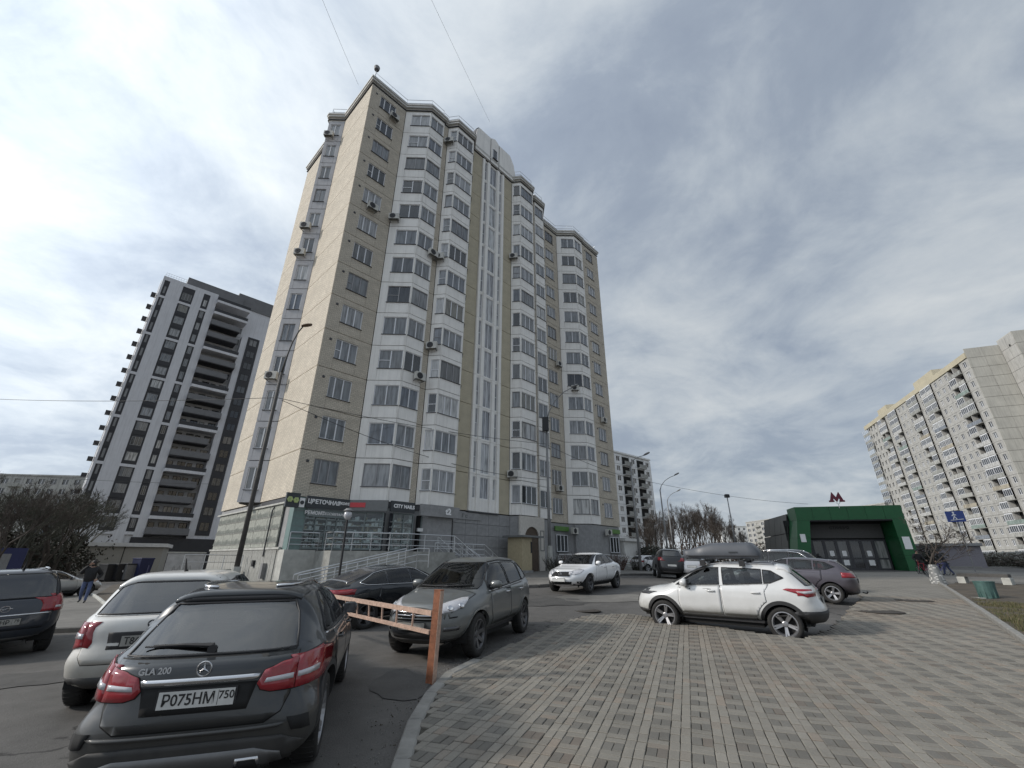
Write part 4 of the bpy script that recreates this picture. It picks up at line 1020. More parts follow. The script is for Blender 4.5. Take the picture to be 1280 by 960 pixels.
# ground floor of the high-rise
q = MB(); q.box((U['c0'] + 1, -.1, -2), (L_end, .24, 5.2)); q.build('ground_floor', M['tower_dark'], TW)
KG = empty('garage_box', G(112, 706) + Vector((0, 0, -.6)), az(58), 'long beige windowless pavilion with a flat grey roof under the high-rise', 'pavilion')
e = Vector((-56, 66.5, 0)); KG.location = (e.x, e.y, gz(e.x, e.y))
q = MB(); q.box((-9.0, 0, -.5), (-.05, 8, 3.6)); q.box((.05, 0, -.5), (4.5, 8, 3.6)); q.build('wall', mat('beige_sheet_wall', (.33, .31, .27), .7, var=.08), KG)
q = MB(); q.box((-9.4, -.4, 3.6), (4.9, 8.4, 4.1)); q.build('roof', M['cornice'], KG)
q = MB(); q.box((-.06, -.04, -.5), (.06, .3, 3.6)); q.build('joint', M['joint'], KG)

# ---------------------------------------------------------------- the long panel block on the right
M['blk'] = mat('weathered_panel_wall', (0.40, 0.395, 0.375), .85, var=.12, scale=.5, streak=.3)
M['blk_gable'] = mat('gable_panel', (0.42, 0.41, 0.37), .85, var=.1, scale=.3, streak=.2)
M['blk_parapet'] = mat('yellowish_parapet', (0.44, 0.40, 0.30), .85, var=.1, scale=.4)
M['loggia'] = window_glass('loggia_parapet', [(0.0, (.36, .36, .34)), (.35, (.28, .285, .27)), (.55, (.42, .42, .41)), (.75, (.22, .27, .25)), (.85, (.34, .31, .25)), (.93, (.20, .22, .25))])
for k_, v_ in (('Roughness', .8), ('Specular IOR Level', .3), ('Coat Weight', 0)): M['loggia'].node_tree.nodes['Principled BSDF'].inputs[k_].default_value = v_
NRB, BF = 17, 2.8
rc = ray(1209, 450); RD = 160.0
RC = Vector((rc.x * RD, rc.y * RD, 0)); RA = R(20.4); rdir = Vector((math.sin(RA), math.cos(RA), 0))
rtop = EYE + ray(1207, 441).z * RD
RB0 = rtop - NRB * BF - 1.6
RL = on_line(1081, RC, rdir, 536)
ro = RC + rdir * RL
RB = empty('panel_block', (ro.x, ro.y, 0), az(200.4), 'very long weathered panel block with rows of mixed glazed balconies beyond the road', 'apartment building')
q = MB(); q.box((0, .9, -2), (RL, 13.5, rtop - .05)); q.box((RL - .3, .02, -2), (RL, .9, rtop - .05)); q.build('wall_core', M['blk'], RB)
q = MB(); q.box((0, -.25, rtop - 1.5), (RL + .2, .9, rtop)); q.build('parapet', M['blk_parapet'], RB)
me = None
for f in range(NRB + 1):
    z = RB0 + f * BF if f else -1.5; h = BF if f else RB0 + 1.5
    q = MB(); q.box((RL, .04, z + .04), (RL + .22, 3.66, z + h - .04)); q.box((RL, 3.72, z + .04), (RL + .22, 7.3, z + h - .04)); q.build('gable_panel', M['blk_gable'], RB)
mods = [('W', 3.2), ('L', 6.4), ('W', 3.0), ('W', 3.0), ('W', 3.0), ('L', 6.4)]
wm = {}
def wpanel():
    q = MB(); w, h = 1.5, 1.45; W_ = 3.0
    q.box((.03, 0, .03), (W_ - .03, .9, .85)); q.box((.03, 0, 2.3), (W_ - .03, .9, BF - .03)); q.box((.03, 0, .85), (.8, .9, 2.3)); q.box((2.2, 0, .85), (W_ - .03, .9, 2.3))
    return q.mesh('wall_panel', M['blk'])
def loggia(kind):
    """parapet, side walls and either an open dark recess or one of several glazings"""
    q = MB(); W_ = 6.4
    q.box((.05, -.55, -.06), (W_ - .05, .9, .06)); q.box((.05, -.6, .06), (W_ - .05, -.5, 1.0), 1)
    q.box((0, -.1, 0), (.2, .9, BF)); q.box((W_ - .2, -.1, 0), (W_, .9, BF)); q.box((3.1, -.45, 0), (3.3, .9, BF))
    q.box((.2, .8, 0), (3.1, .88, BF), 2); q.box((3.3, .8, 0), (W_ - .2, .88, BF), 2)
    halves = {0: (1, 0), 1: (1, 1), 2: (0, 1), 3: (0, 0), 4: (1, 1)}[kind]
    for i, gl in enumerate(halves):
        x0 = .12 + i * 3.15; x1 = x0 + 3.0
        if gl:
            q.box((x0, -.56, 1.0), (x1, -.5, 1.06), 3); q.box((x0, -.56, 2.5), (x1, -.5, BF - .1), 3)
            for k in range(5): q.box((x0 + k * 2.94 / 4 , -.57, 1.06), (x0 + k * 2.94 / 4 + .06, -.5, 2.5), 3)
            q.box((x0, -.53, 1.06), (x1, -.515, 2.5), 4)
    return q.mesh('balcony', [M['blk'], M['loggia'], M['void'], M['pvc'], M['dark_glass']])
lg = [loggia(k) for k in range(5)]; wpm = wpanel()
for k in range(3):
    bm_ = lg[k]
npart = 0
x = RL - .2; mi = 0
stuff_w = MB(); stuff_p = MB(); stuff_g = MB()
while x > 4:
    ty, w = mods[mi % 6]; mi += 1; x -= w
    near = x > RL - 62
    if ty == 'W' and not near:
        stuff_p.box((x + .02, 0, 0), (x + .75, .9, rtop - 1.5)); stuff_p.box((x + w - .75, 0, 0), (x + w - .02, .9, rtop - 1.5))
        for f in range(NRB + 1): stuff_p.box((x + .75, .02, RB0 - BF + f * BF - .5), (x + w - .75, .9, RB0 - BF + f * BF + .85))
    for f in range(-1, NRB):
        z = RB0 + f * BF
        if ty == 'W':
            if near:
                if w > 3.1: pass
                o = link('wall_panel', wpm, RB, (x, 0, z)); o.scale = (w / 3.0, 1, 1)
                if npart < 300:
                    add_window(RB, x + .8 * w / 3, z + .85, 1.4 * w / 3, 1.45, [.5], y=.15, glass=M['dark_glass'] if f % 3 else M['glass'], sill=False, fw=.09); npart += 1
            else:
                stuff_w.box((x + .75, .3, z + .85), (x + w - .75, .35, z + 2.3), 1)
                stuff_w.box((x + w / 2 - .06, .24, z + .85), (x + w / 2 + .06, .3, z + 2.3), 0)
        else:
            o = link('balcony', lg[random.choice((0, 1, 1, 2, 3, 4))], RB, (x, 0, z)) if near else None
            if not near:
                stuff_g.box((x, -.6, z), (x + w, -.5, z + 1.0), 0)
                if random.random() < .6: stuff_g.box((x + .1, -.54, z + 1.06), (x + w - .1, -.5, z + 2.5), 1)
                for k in range(5): stuff_g.box((x + k * w / 4.1, -.58, z + 1.0), (x + k * w / 4.1 + .12, -.5, z + 2.6), 2)
tag(stuff_p.build('wall_panels', M['blk'], RB), kind='stuff'); tag(stuff_w.build('far_windows', [M['pvc'], M['dark_glass']], RB), kind='stuff'); tag(stuff_g.build('far_balconies', [M['loggia'], M['dark_glass'], M['pvc']], RB), kind='stuff')
for k, (a, b, h) in enumerate(((18, 30, 2.6), (52, 60, 2.6))): MB().box((RL - b, .8, rtop - .1), (RL - a, 7, rtop + h)).build('roof_house', M['blk_parapet'], RB)
# nearer, taller wing that stands forward of the gable
q = MB(); WZ = EYE + ray(1268, 411).z * 158
q.box((RL - .2, 7.5, -2), (RL + 5.6, 26, WZ)); q.build('wing_wall', M['blk_gable'], RB)
for f in range(NRB + 2):
    z = -1.5 + f * BF * (WZ + 1.2) / ((NRB + 2) * BF)
    h = (WZ + 1.2) / (NRB + 2)
    MB().box((RL + .25, 7.35, z + .04), (RL + 2.9, 7.5, z + h - .04)).box((RL + 2.96, 7.35, z + .04), (RL + 5.6, 7.5, z + h - .04)).build('wing_panel', M['blk'], RB)
    MB().box((RL + 5.6, 7.4, z + .04), (RL + 5.75, 25.9, z + h - .04)).build('wing_panel', M['blk_gable'], RB)
q = MB(); q.lathe([(0, 0), (.3, 0), (.3, .02)], 12, 0, Matrix.Translation((RL + 3.6, 7.34, WZ - 3)) @ Matrix.Rotation(R(90), 4, 'X')); q.build('vent_hole', M['void'], RB)

# ---------------------------------------------------------------- nine storey block behind the tower
def small_block(name, org, a, ln, dep, nf, wall, label, balc=(), step=3.2, base=1.0, fl=2.8, far=False):
    e = empty(name, (org[0], org[1], 0), az(a), label, 'apartment building')
    top = base + nf * fl + .8
    MB().box((0, .3, -2), (ln, dep, top)).build('wall_core', wall, e)
    MB().box((-.1, -.15, top - .45), (ln + .1, .3, top)).build('cornice', wall, e)
    n = int(ln / step); w = ln / n; pm_ = None
    if far:
        q = MB(); g_ = MB()
        for k in range(n):
            q.box((k * w + .04, .02, -2), (k * w + w * .25, .3, top - .46)).box((k * w + w * .75, .02, -2), (k * w + w - .04, .3, top - .46))
            for f in range(nf + 1):
                z = base + f * fl
                q.box((k * w + w * .25, .03, z - fl + 2.3), (k * w + w * .75, .3, min(z + .85, top - .46)))
                if f < nf and k in balc: g_.box((k * w, -.9, z), (k * w + w, -.8, z + 1.0), 2).box((k * w, -.9, z - .1), (k * w + w, .02, z), 2)
                elif f < nf: g_.box((k * w + w * .25, .2, z + .85), (k * w + w * .75, .25, z + 2.3), 1).box((k * w + w * .48, .15, z + .85), (k * w + w * .52, .2, z + 2.3), 0)
        tag(q.build('wall_panels', wall, e), kind='stuff'); tag(g_.build('far_windows', [M['pvc'], M['dark_glass'], M['concrete']], e), kind='stuff')
        return e
    for k in range(n):
        for f in range(nf):
            z = base + f * fl
            if k in balc:
                MB().box((k * w, -1.0, z - .1), (k * w + w, .3, z)).box((k * w, -1.05, z), (k * w + w, -.95, z + 1), 1).box((k * w, .2, z + .1), (k * w + w, .29, z + 2.4), 2).build('balcony', [wall, M['concrete'], M['void']], e)
            else:
                if pm_ is None: pm_ = panel_mesh(w, fl, [(w * .27, w * .73, .85, 2.3)], wall, t=.28, gap=.03)
                link('wall_panel', pm_, e, (k * w, 0, z))
                add_window(e, k * w + w * .27, z + .85, w * .46, 1.45, [.5], y=.1, glass=M['dark_glass'], sill=False, fw=.08)
    return e
M['tile_white'] = mat('tiled_white_panel', (0.76, 0.76, 0.75), .8, var=.12, scale=1.5)
p0 = at(752, 640, 118)
small_block('apartment_block', (p0.x, p0.y), 50, 25.5, 12, 9, M['tile_white'], 'white tiled nine storey block with stacked balconies behind the brick tower', (3, 5), base=5.0)
MB().box((1, -3, 0), (22, -.3, 3)).build('shop_row', M['pale_concrete'], bpy.data.objects['apartment_block'])
p0 = at(-150, 640, 215)
small_block('low_block', (p0.x, p0.y), 84, 110, 12, 7, M['blk'], 'long low pale apartment block half hidden by the trees at the left', (3, 9, 15, 21, 27), base=4.0, far=True)
fb0 = at(939, 690, 300); fb1 = at(1125, 690, 225)
fe = fb1 - fb0; small_block('far_panel_block', (fb0.x, fb0.y), math.degrees(math.atan2(fe.x, fe.y)), math.hypot(fe.x, fe.y), 12, 7, M['blk'], 'lower pale panel block showing over the roof of the green portal', (2, 7, 12, 17, 22), step=4.4, base=3.0, far=True)
p0 = at(906, 690, 330)
small_block('distant_block', (p0.x, p0.y), 95, 40, 12, 6, M['tile_white'], 'small distant white block showing over the parked cars', (), base=6.0)

# ---------------------------------------------------------------- metro entrance with the green portal
M['green'] = mat('green_portal_cladding', (0.009, 0.095, 0.03), .4, var=.1, scale=1)
M['dark_cladding'] = mat('dark_side_cladding', (0.035, 0.037, 0.033), .35, var=.25, scale=.8)
MA = 105.0
ml = at(985, 713, 53); mzb = ml.z + .04
MP = empty('metro_pavilion', (ml.x, ml.y, mzb), az(MA), 'dark metro entrance pavilion framed by a thick green portal', 'metro entrance')
PW = 11.2; PH = 5.9
q = MB()
q.add([(-.2, 0, -.3), (1.5, 0, -.3), (1.1, 0, 4.4), (-1.1, 0, PH)], [(0, 1, 2, 3)])
poly = [(-.2, -.3), (1.45, -.3), (1.0, 4.55), (PW - 2.2, 4.55), (PW - 1.6, -.3), (PW, -.3), (PW - .1, PH), (-.9, PH)]
def portal_piece(name, poly, z0=0.0):
    q = MB(); q.prism(poly, 0.0, 2.4, 0, Matrix.Translation((0, 2.4, 0)) @ RX); return q.build(name, M['green'], MP)
def lerp2(a, b, t): return (a[0] + (b[0] - a[0]) * t, a[1] + (b[1] - a[1]) * t)
gp_ = .012
for (lo0, lo1, hi0, hi1) in (((.85, -.3), (2.05, -.3), (1.8, 4.6), (2.95, 4.6)), ((PW - 1.15, -.3), (PW, -.3), (PW - 1.25, 4.6), (PW - .17, 4.6))):
    for k in range(3):
        t0, t1 = k / 3 + (.003 if k else 0), (k + 1) / 3
        portal_piece('portal_leg', [lerp2(lo0, hi0, t0), lerp2(lo1, hi1, t0), lerp2(lo1, hi1, t1), lerp2(lo0, hi0, t1)])
xs_ = [1.8] + [1.8 + (PW - 2.0) * k / 6 for k in range(1, 6)] + [PW - .2]
for k in range(6): portal_piece('portal_beam', [(xs_[k] + gp_, 4.6 + gp_), (xs_[k + 1] - gp_, 4.6 + gp_), (xs_[k + 1] - gp_, PH), (xs_[k] + gp_, PH)])
MB().box((2.0, .03, 4.5), (PW - .4, 2.35, PH - .04)).build('portal_core', M['black'], MP)
q = MB(); q.box((1.4, 2.45, 4.2), (PW - 1.1, 2.6, 4.8)); q.build('soffit', M['black'], MP)
wl = M['dark_cladding']
q = MB(); q.prism([(1.9, 2.4), (1.75, 11.4), (PW, 11.4), (PW, 2.4)], 4.75, PH - .4); q.build('roof', wl, MP)
q = MB(); q.prism([(PW - .4, 2.4), (PW - .4, 11.4), (PW - .2, 11.4), (PW - .2, 2.4)], -.3, PH - .6); q.build('side_wall', wl, MP)
for i in range(4):
    for j in range(3):
        q = MB(); y0 = 2.45 + i * 2.2; lean = .28
        z0_, z1_ = -.3 + j * 1.9, -.3 + (j + 1) * 1.9
        xx = lambda z: 0.9 + .85 * z / PH
        q.add([(xx(z0_), y0 + .03, z0_ + .03), (xx(z0_), y0 + 2.17, z0_ + .03), (xx(z1_), y0 + 2.17, z1_ - .03), (xx(z1_), y0 + .03, z1_ - .03),
               (xx(z0_) + .1, y0 + .03, z0_ + .03), (xx(z0_) + .1, y0 + 2.17, z0_ + .03), (xx(z1_) + .1, y0 + 2.17, z1_ - .03), (xx(z1_) + .1, y0 + .03, z1_ - .03)],
              [(0, 3, 2, 1), (4, 5, 6, 7), (0, 4, 7, 3), (1, 2, 6, 5), (3, 7, 6, 2), (0, 1, 5, 4)])
        q.build('side_panel', wl, MP)
q = MB(); q.box((2.1, 2.5, -.3), (2.3, 11.3, 4.8)); q.build('side_wall', M['black'], MP)
# doors and the name board
q = MB(); q.box((2.1, 2.3, 3.0), (PW - 1.3, 2.44, 4.35)); nb = q.build('name_board', mat('grey_name_board', (.08, .078, .075), .6, var=.1), MP)
link('lettering', text_mesh('СТАНЦИЯ', .36, .01, M['black'], .01), nb, (6.2, 2.28, 3.98), (R(90), 0, 0))
MB().lathe([(0, 0), (.34, 0), (.34, .02), (0, .02)], 16, 0, Matrix.Translation((3.1, 2.28, 3.45)) @ Matrix.Rotation(R(90), 4, 'X') @ Matrix.Diagonal((1, .6, 1, 1))).build('emblem', mat('dark_blue_emblem', (.03, .04, .12), .5, var=0), nb)
NDR = 7; dw = (PW - 3.6) / NDR
q0 = MB(); q0.box((0, 0, 0), (.14, .1, 2.9)); q0.box((dw - .14, 0, 0), (dw, .1, 2.9)); q0.box((.14, 0, 2.75), (dw - .14, .1, 2.9)); q0.box((.14, 0, 0), (dw - .14, .1, .25)); q0.box((.14, .005, 1.05), (dw - .14, .09, 1.2))
dm = q0.mesh('door', M['dark_metal']); gq = MB(); gq.box((.14, .04, .25), (dw - .14, .06, 2.75)); gme = gq.mesh('pane', M['dark_glass'])
for k in range(NDR):
    o = link('door', dm, MP, (2.3 + k * dw, 2.34, -.05)); link('pane', gme, o)
    if k in (2, 3, 5): MB().box((.3, .02, .5), (dw - .3, .035, 1.0)).build('notice', M['white_paint'], o); MB().box((.35, .02, 1.35), (dw - .35, .035, 1.85)).build('notice', M['white_paint'], o)
q = MB(); q.box((1.3, 2.5, -.3), (PW - .5, 2.7, 4.8)); q.build('back_wall', M['void'], MP)
q = MB(); q.box((.6, -1.2, -.5), (PW + .2, 2.6, -.055)); q.build('threshold', M['pale_concrete'], MP)
q = MB(); q.box((PW - .95, -.03, 1.9), (PW - .35, -.004, 3.0)); q.build('notice', M['white_paint'], MP)
q = MB(); q.box((1.75, -.05, 2.55), (2.2, -.005, 3.3)); q.build('notice', M['white_paint'], MP)
# small red letter sign on the roof edge, and the roof truss sign
ms = empty('metro_sign', (0, 0, 0), 0, 'small red metro letter on a bent white bracket at the portal roof edge', 'sign')
ms.matrix_world = MP.matrix_basis @ Matrix.Identity(4)
ms.matrix_world = Matrix.Translation(MP.location) @ Matrix.Rotation(az(MA), 4, 'Z') @ Matrix.Translation((5.7, -.1, PH)) @ Matrix.Scale(.72, 4)
mp_ = [(-.95, 0), (-.95, .22), (-.8, .22), (-.42, 1.35), (0, .62), (.42, 1.35), (.8, .22), (.95, .22), (.95, 0), (.32, 0), (.32, .22), (.42, .22), (.33, .52), (0, 0), (-.33, .52), (-.42, .22), (-.32, .22), (-.32, 0)]
q = MB(); q.prism(mp_, 0, .16, 0, Matrix.Translation((0, 0, .55)) @ RX); q.build('letter', mat('deep_red_letter', (.13, .012, .03), .5, var=.05), ms)
q = MB(); q.tube([(0.1, 0, -.25), (.1, -.05, .25), (-.1, 0, .5)], .05, 6); q.tube([(.1, -.05, .2), (.4, -.05, .6)], .04, 6); q.build('bracket', M['white_paint'], ms)
# ---------------------------------------------------------------- vehicles
M['tyre'] = mat('tyre_rubber', (0.022, 0.021, 0.02), .85, var=.25, scale=8)
M['rim_silver'] = mat('alloy_rim', (0.33, 0.33, 0.34), .35, .7, var=.1, scale=8)
M['rim_dark'] = mat('dark_alloy_rim', (0.12, 0.12, 0.125), .4, .6, var=.1, scale=8)
M['car_glass'] = clear_glass('car_glass', (.50, .54, .53), .07)
M['car_glass_dark'] = clear_glass('tinted_car_glass', (.20, .21, .21), .16)
M['interior'] = mat('dark_car_interior', (.028, .028, .03), .8, var=.2)
M['seat_cloth'] = mat('car_seat_cloth', (.055, .055, .058), .9, var=.2)
M['seam'] = mat('body_gap', (0.008, 0.008, 0.008), .8, var=0)
M['chrome'] = mat('chrome_trim', (0.65, 0.65, 0.66), .18, 1.0, var=.04)
M['cladding'] = mat('black_plastic_cladding', (0.03, 0.03, 0.031), .65, var=.2, scale=4, dirt=((.10, .095, .085), -.1, .55))
M['lamp_red'] = mat('red_lamp_lens', (0.26, 0.012, 0.02), .12, var=.12, scale=14, spec=.6, coat=.5)
M['lamp_white'] = mat('clear_lamp_lens', (0.5, 0.5, 0.52), .08, var=.12, scale=10, spec=.7, coat=.6)
M['lamp_dark'] = mat('smoked_lamp', (0.05, 0.05, 0.055), .1, var=.1, spec=.7, coat=.5)
M['lamp_orange'] = mat('amber_lens', (0.5, 0.16, 0.02), .15, var=.05)
M['plate'] = mat('number_plate', (0.55, 0.55, 0.53), .45, var=.1, scale=9)
M['plate_dirty'] = mat('dirty_number_plate', (0.30, 0.295, 0.27), .7, var=.25, scale=9)
M['ink'] = mat('plate_ink', (0.02, 0.02, 0.02), .5, var=0)
M['letter_grey'] = mat('silver_lettering', (.5, .5, .5), .4, var=0)
def paint(name, col, metal=.0, rough=.28, dirt=None, coat=.8):
    m = mat(name, col, rough, metal, var=.05, scale=3, coat=coat, dirt=dirt)
    nt = m.node_tree; out = nt.nodes['Material Output']; b = nt.nodes['Principled BSDF']           # the inside of the shell is dark trim
    d = N(nt, 'ShaderNodeBsdfDiffuse'); d.inputs['Color'].default_value = (.03, .03, .032, 1); g = N(nt, 'ShaderNodeNewGeometry'); mx = N(nt, 'ShaderNodeMixShader')
    nt.links.new(g.outputs['Backfacing'], mx.inputs[0]); nt.links.new(b.outputs[0], mx.inputs[1]); nt.links.new(d.outputs[0], mx.inputs[2]); nt.links.new(mx.outputs[0], out.inputs['Surface'])
    return m
def chaikin(pts, it=2):
    for _ in range(it):
        o = []
        n = len(pts)
        for i in range(n):
            a, b = pts[i], pts[(i + 1) % n]
            o.append(tuple(x * .75 + y * .25 for x, y in zip(a, b))); o.append(tuple(x * .25 + y * .75 for x, y in zip(a, b)))
        pts = o
    return pts
class Car:
    """a body swollen from its side outline, with lamps, glass and trim laid on its surface; x = 0 at the tail"""
    def __init__(s, name, L, W, H, sil, belt, roof_in, wb, ro, wr, body, label, cat, taper=(.86, .80), zm=.62, group=None, sill=.97, flare=0.0):
        s.L, s.W, s.H, s.belt, s.roof_in, s.wb, s.ro, s.wr = L, W, H, belt, roof_in, wb, ro, wr
        s.root = empty(name, label=label, cat=cat, group=group); s.paint = body; s.taper = taper; s.sill = sill; s.flare = flare
        pts = chaikin(sil, 2)
        n = len(pts); cum = [0]
        for i in range(n): cum.append(cum[-1] + math.dist(pts[i][:2], pts[(i + 1) % n][:2]))
        NT, K = 168, 20; prof = []; j = 0
        for k in range(NT):
            d = cum[-1] * k / NT
            while cum[j + 1] < d: j += 1
            t = (d - cum[j]) / max(1e-9, cum[j + 1] - cum[j]); a, b = pts[j], pts[(j + 1) % n]
            prof.append(tuple(x * (1 - t) + y * t for x, y in zip(a, b)))
        m0, m1 = .55, L - .75
        verts = []; faces = []
        us = [(k / K) ** 2.4 for k in range(K + 1)]
        for sgn in (1, -1):
            base = len(verts)
            for (x, z, p) in prof:
                mx = min(max(x, m0), m1); mz = zm
                for u in us:
                    xx, zz = x + (mx - x) * u, z + (mz - z) * u
                    pr = (1 - (1 - u) ** p) ** (1 / p)
                    verts.append((xx, sgn * s.half(xx, zz) * pr, zz))
            R_ = K + 1
            for a in range(NT):
                b = (a + 1) % NT
                for k in range(K):
                    f = (base + a * R_ + k, base + a * R_ + k + 1, base + b * R_ + k + 1, base + b * R_ + k)
                    faces.append(f if sgn > 0 else f[::-1])
        me = bpy.data.meshes.new('body'); me.from_pydata(verts, [], faces)
        bm = bmesh.new(); bm.from_mesh(me)
        bmesh.ops.remove_doubles(bm, verts=bm.verts, dist=.0012)
        bmesh.ops.dissolve_degenerate(bm, edges=bm.edges, dist=.0005)
        bmesh.ops.recalc_face_normals(bm, faces=bm.faces)
        s.bvh = BVHTree.FromBMesh(bm)
        for f in bm.faces: f.smooth = True
        bm.to_mesh(me); bm.free()
        me.materials.append(body); me.materials.append(M['void'])
        # wheel arches: cut the shell along a ring of planes and drop what lies inside
        bm = bmesh.new(); bm.from_mesh(me)
        for ax in (ro, ro + wb):
            r = wr + .055; n = 36
            for k in range(n):
                a = 2 * math.pi * (k + .5) / n; no = Vector((math.cos(a), 0, math.sin(a))); co = Vector((ax, 0, wr)) + no * r * math.cos(math.pi / n)
                fs = []
                for f in bm.faces:
                    c = f.calc_center_median(); dx, dz = c.x - ax, c.z - wr; d = math.hypot(dx, dz)
                    if d < r * 1.35 and d > r * .6 and abs((math.atan2(dz, dx) - a + math.pi) % (2 * math.pi) - math.pi) < .42: fs.append(f)
                if fs:
                    ge = set(fs)
                    for f in fs: ge.update(f.verts); ge.update(f.edges)
                    bmesh.ops.bisect_plane(bm, geom=list(ge), plane_co=co, plane_no=no)
            dead = [f for f in bm.faces if abs(f.calc_center_median().y) > W * .22 and math.hypot(f.calc_center_median().x - ax, f.calc_center_median().z - wr) < r * .999]
            bmesh.ops.delete(bm, geom=dead, context='FACES')
        for f in bm.faces: f.smooth = True
        bm.to_mesh(me); bm.free()
        ob = link('body', me, s.root)
        for ax in (ro, ro + wb):
            yo = min(s.half(ax - .25, wr + .2), s.half(ax + .25, wr + .2), s.half(ax, wr + .3)) - .03
            for sg in (1, -1):
                q = MB(); q.lathe([(wr + .058, yo), (wr + .058, W / 2 - .42), (0, W / 2 - .42)], 30, 0, Matrix.Translation((ax, 0, wr)) @ Matrix.Rotation(R(-90 * sg), 4, 'X'))
                lm = q.mesh('arch_liner', [M['void']])
                bx = bmesh.new(); bx.from_mesh(lm)
                bmesh.ops.delete(bx, geom=[f for f in bx.faces if f.calc_center_median().z < wr * .72], context='FACES'); bx.to_mesh(lm); bx.free()
                link('arch_liner', lm, s.root)
        s.body = ob
        # dark floor pan so nothing shows through the arches
        q = MB(); q.box((ro + wr + .1, -W * .36, .22), (ro + wb - wr - .1, W * .36, .5)); q.box((.3, -W * .28, .3), (L - .3, W * .28, .55)); q.build('underbody', M['void'], s.root)
    def half(s, x, z):
        L, W = s.L, s.W
        pl = 1 - (1 - s.taper[0] - s.flare * (1 - sstep(.50, .72, z))) * (1 - sstep(0, 1.25, x)) - (1 - s.taper[1]) * sstep(L - 1.35, L, x)
        zb = s.belt[0] + (s.belt[1] - s.belt[0]) * x / L
        if z <= zb:
            g = s.sill + (1 - s.sill) * sstep(.22, .62, z) - .018 * sstep(zb - .22, zb, z)
            g -= .012 * math.exp(-((z - .48) / .07) ** 2)
        else:
            g = .982 - .038 * sstep(0, .05, z - zb) - (.944 - s.roof_in) * min(1.2, (z - zb) / max(.2, s.H - zb))
        return W / 2 * pl * g
    def hit(s, axis, a, b):
        if axis == 'L': o, d = Vector((a, 4, b)), Vector((0, -1, 0))
        elif axis == 'R': o, d = Vector((a, -4, b)), Vector((0, 1, 0))
        elif axis == 'rear': o, d = Vector((-3, a, b)), Vector((1, 0, 0))
        elif axis == 'front': o, d = Vector((s.L + 3, a, b)), Vector((-1, 0, 0))
        elif axis[0] == 'D':          # corner view: D + F/B (front or back) + L/R
            sx = 1 if axis[1] == 'F' else -1; sy = 1 if axis[2] == 'L' else -1
            ref = Vector((s.L - .28 if sx > 0 else .25, sy * (s.W / 2 - .22), b)); dv = Vector((sx, sy, 0)).normalized(); t = Vector((-sx, sy, 0)).normalized()
            o, d = ref + t * a + dv * 3, -dv
        else: o, d = Vector((a, b, 5)), Vector((0, 0, -1))
        p, n, i, _ = s.bvh.ray_cast(o, d)
        if p is None: return None, None
        if n.dot(d) > 0: n = -n
        return p, n
    def patch(s, name, poly, axis, m, off=.004, parent=None, res=.055, thick=0.0, flat=False):
        """a piece of trim whose outline is given in side (x, z), end (y, z) or top (x, y) view and which follows the body"""
        bm = bmesh.new()
        bm.faces.new([bm.verts.new((p[0], p[1], 0)) for p in poly])
        for i in (0, 1):
            lo, hi = min(p[i] for p in poly), max(p[i] for p in poly); c = lo + res
            while c < hi - res * .3:
                co = [0, 0, 0]; co[i] = c; no = [0, 0, 0]; no[i] = 1
                bmesh.ops.bisect_plane(bm, geom=bm.verts[:] + bm.edges[:] + bm.faces[:], plane_co=co, plane_no=no); c += res
        bad = []
        for v in bm.verts:
            p, n = s.hit(axis, v.co.x, v.co.y)
            if p is None: bad.append(v); continue
            v.co = p + n * off
        if bad: bmesh.ops.delete(bm, geom=bad, context='VERTS')
        bad = [f for f in bm.faces if max((a.co - b.co).length for a in f.verts for b in f.verts) > res * 14]
        if bad: bmesh.ops.delete(bm, geom=bad, context='FACES')
        bmesh.ops.recalc_face_normals(bm, faces=bm.faces)
        if bm.faces:
            f0 = max(bm.faces, key=lambda f: f.calc_area()); out = {'L': (0, 1, 0), 'R': (0, -1, 0), 'rear': (-1, 0, 0), 'front': (1, 0, 0), 'top': (0, 0, 1)}.get(axis) or ((1 if axis[1] == 'F' else -1), (1 if axis[2] == 'L' else -1), 0)
            if f0.normal.dot(Vector(out)) < 0: bmesh.ops.reverse_faces(bm, faces=bm.faces)
        if (off > .002 or thick) and not flat:
            es = [e for e in bm.edges if e.is_boundary]
            if es:
                r = bmesh.ops.extrude_edge_only(bm, edges=es)
                vs = [v for v in r['geom'] if isinstance(v, bmesh.types.BMVert)]
                for v in vs:
                    q = s.bvh.find_nearest(v.co)
                    if q[0] is not None: v.co = v.co + (q[0] - v.co) * 1.0 if not thick else v.co + (q[0] - v.co).normalized() * thick
        for f in bm.faces: f.smooth = True
        me = bpy.data.meshes.new(name); bm.to_mesh(me); bm.free(); me.materials.append(m)
        return link(name, me, parent or s.root)
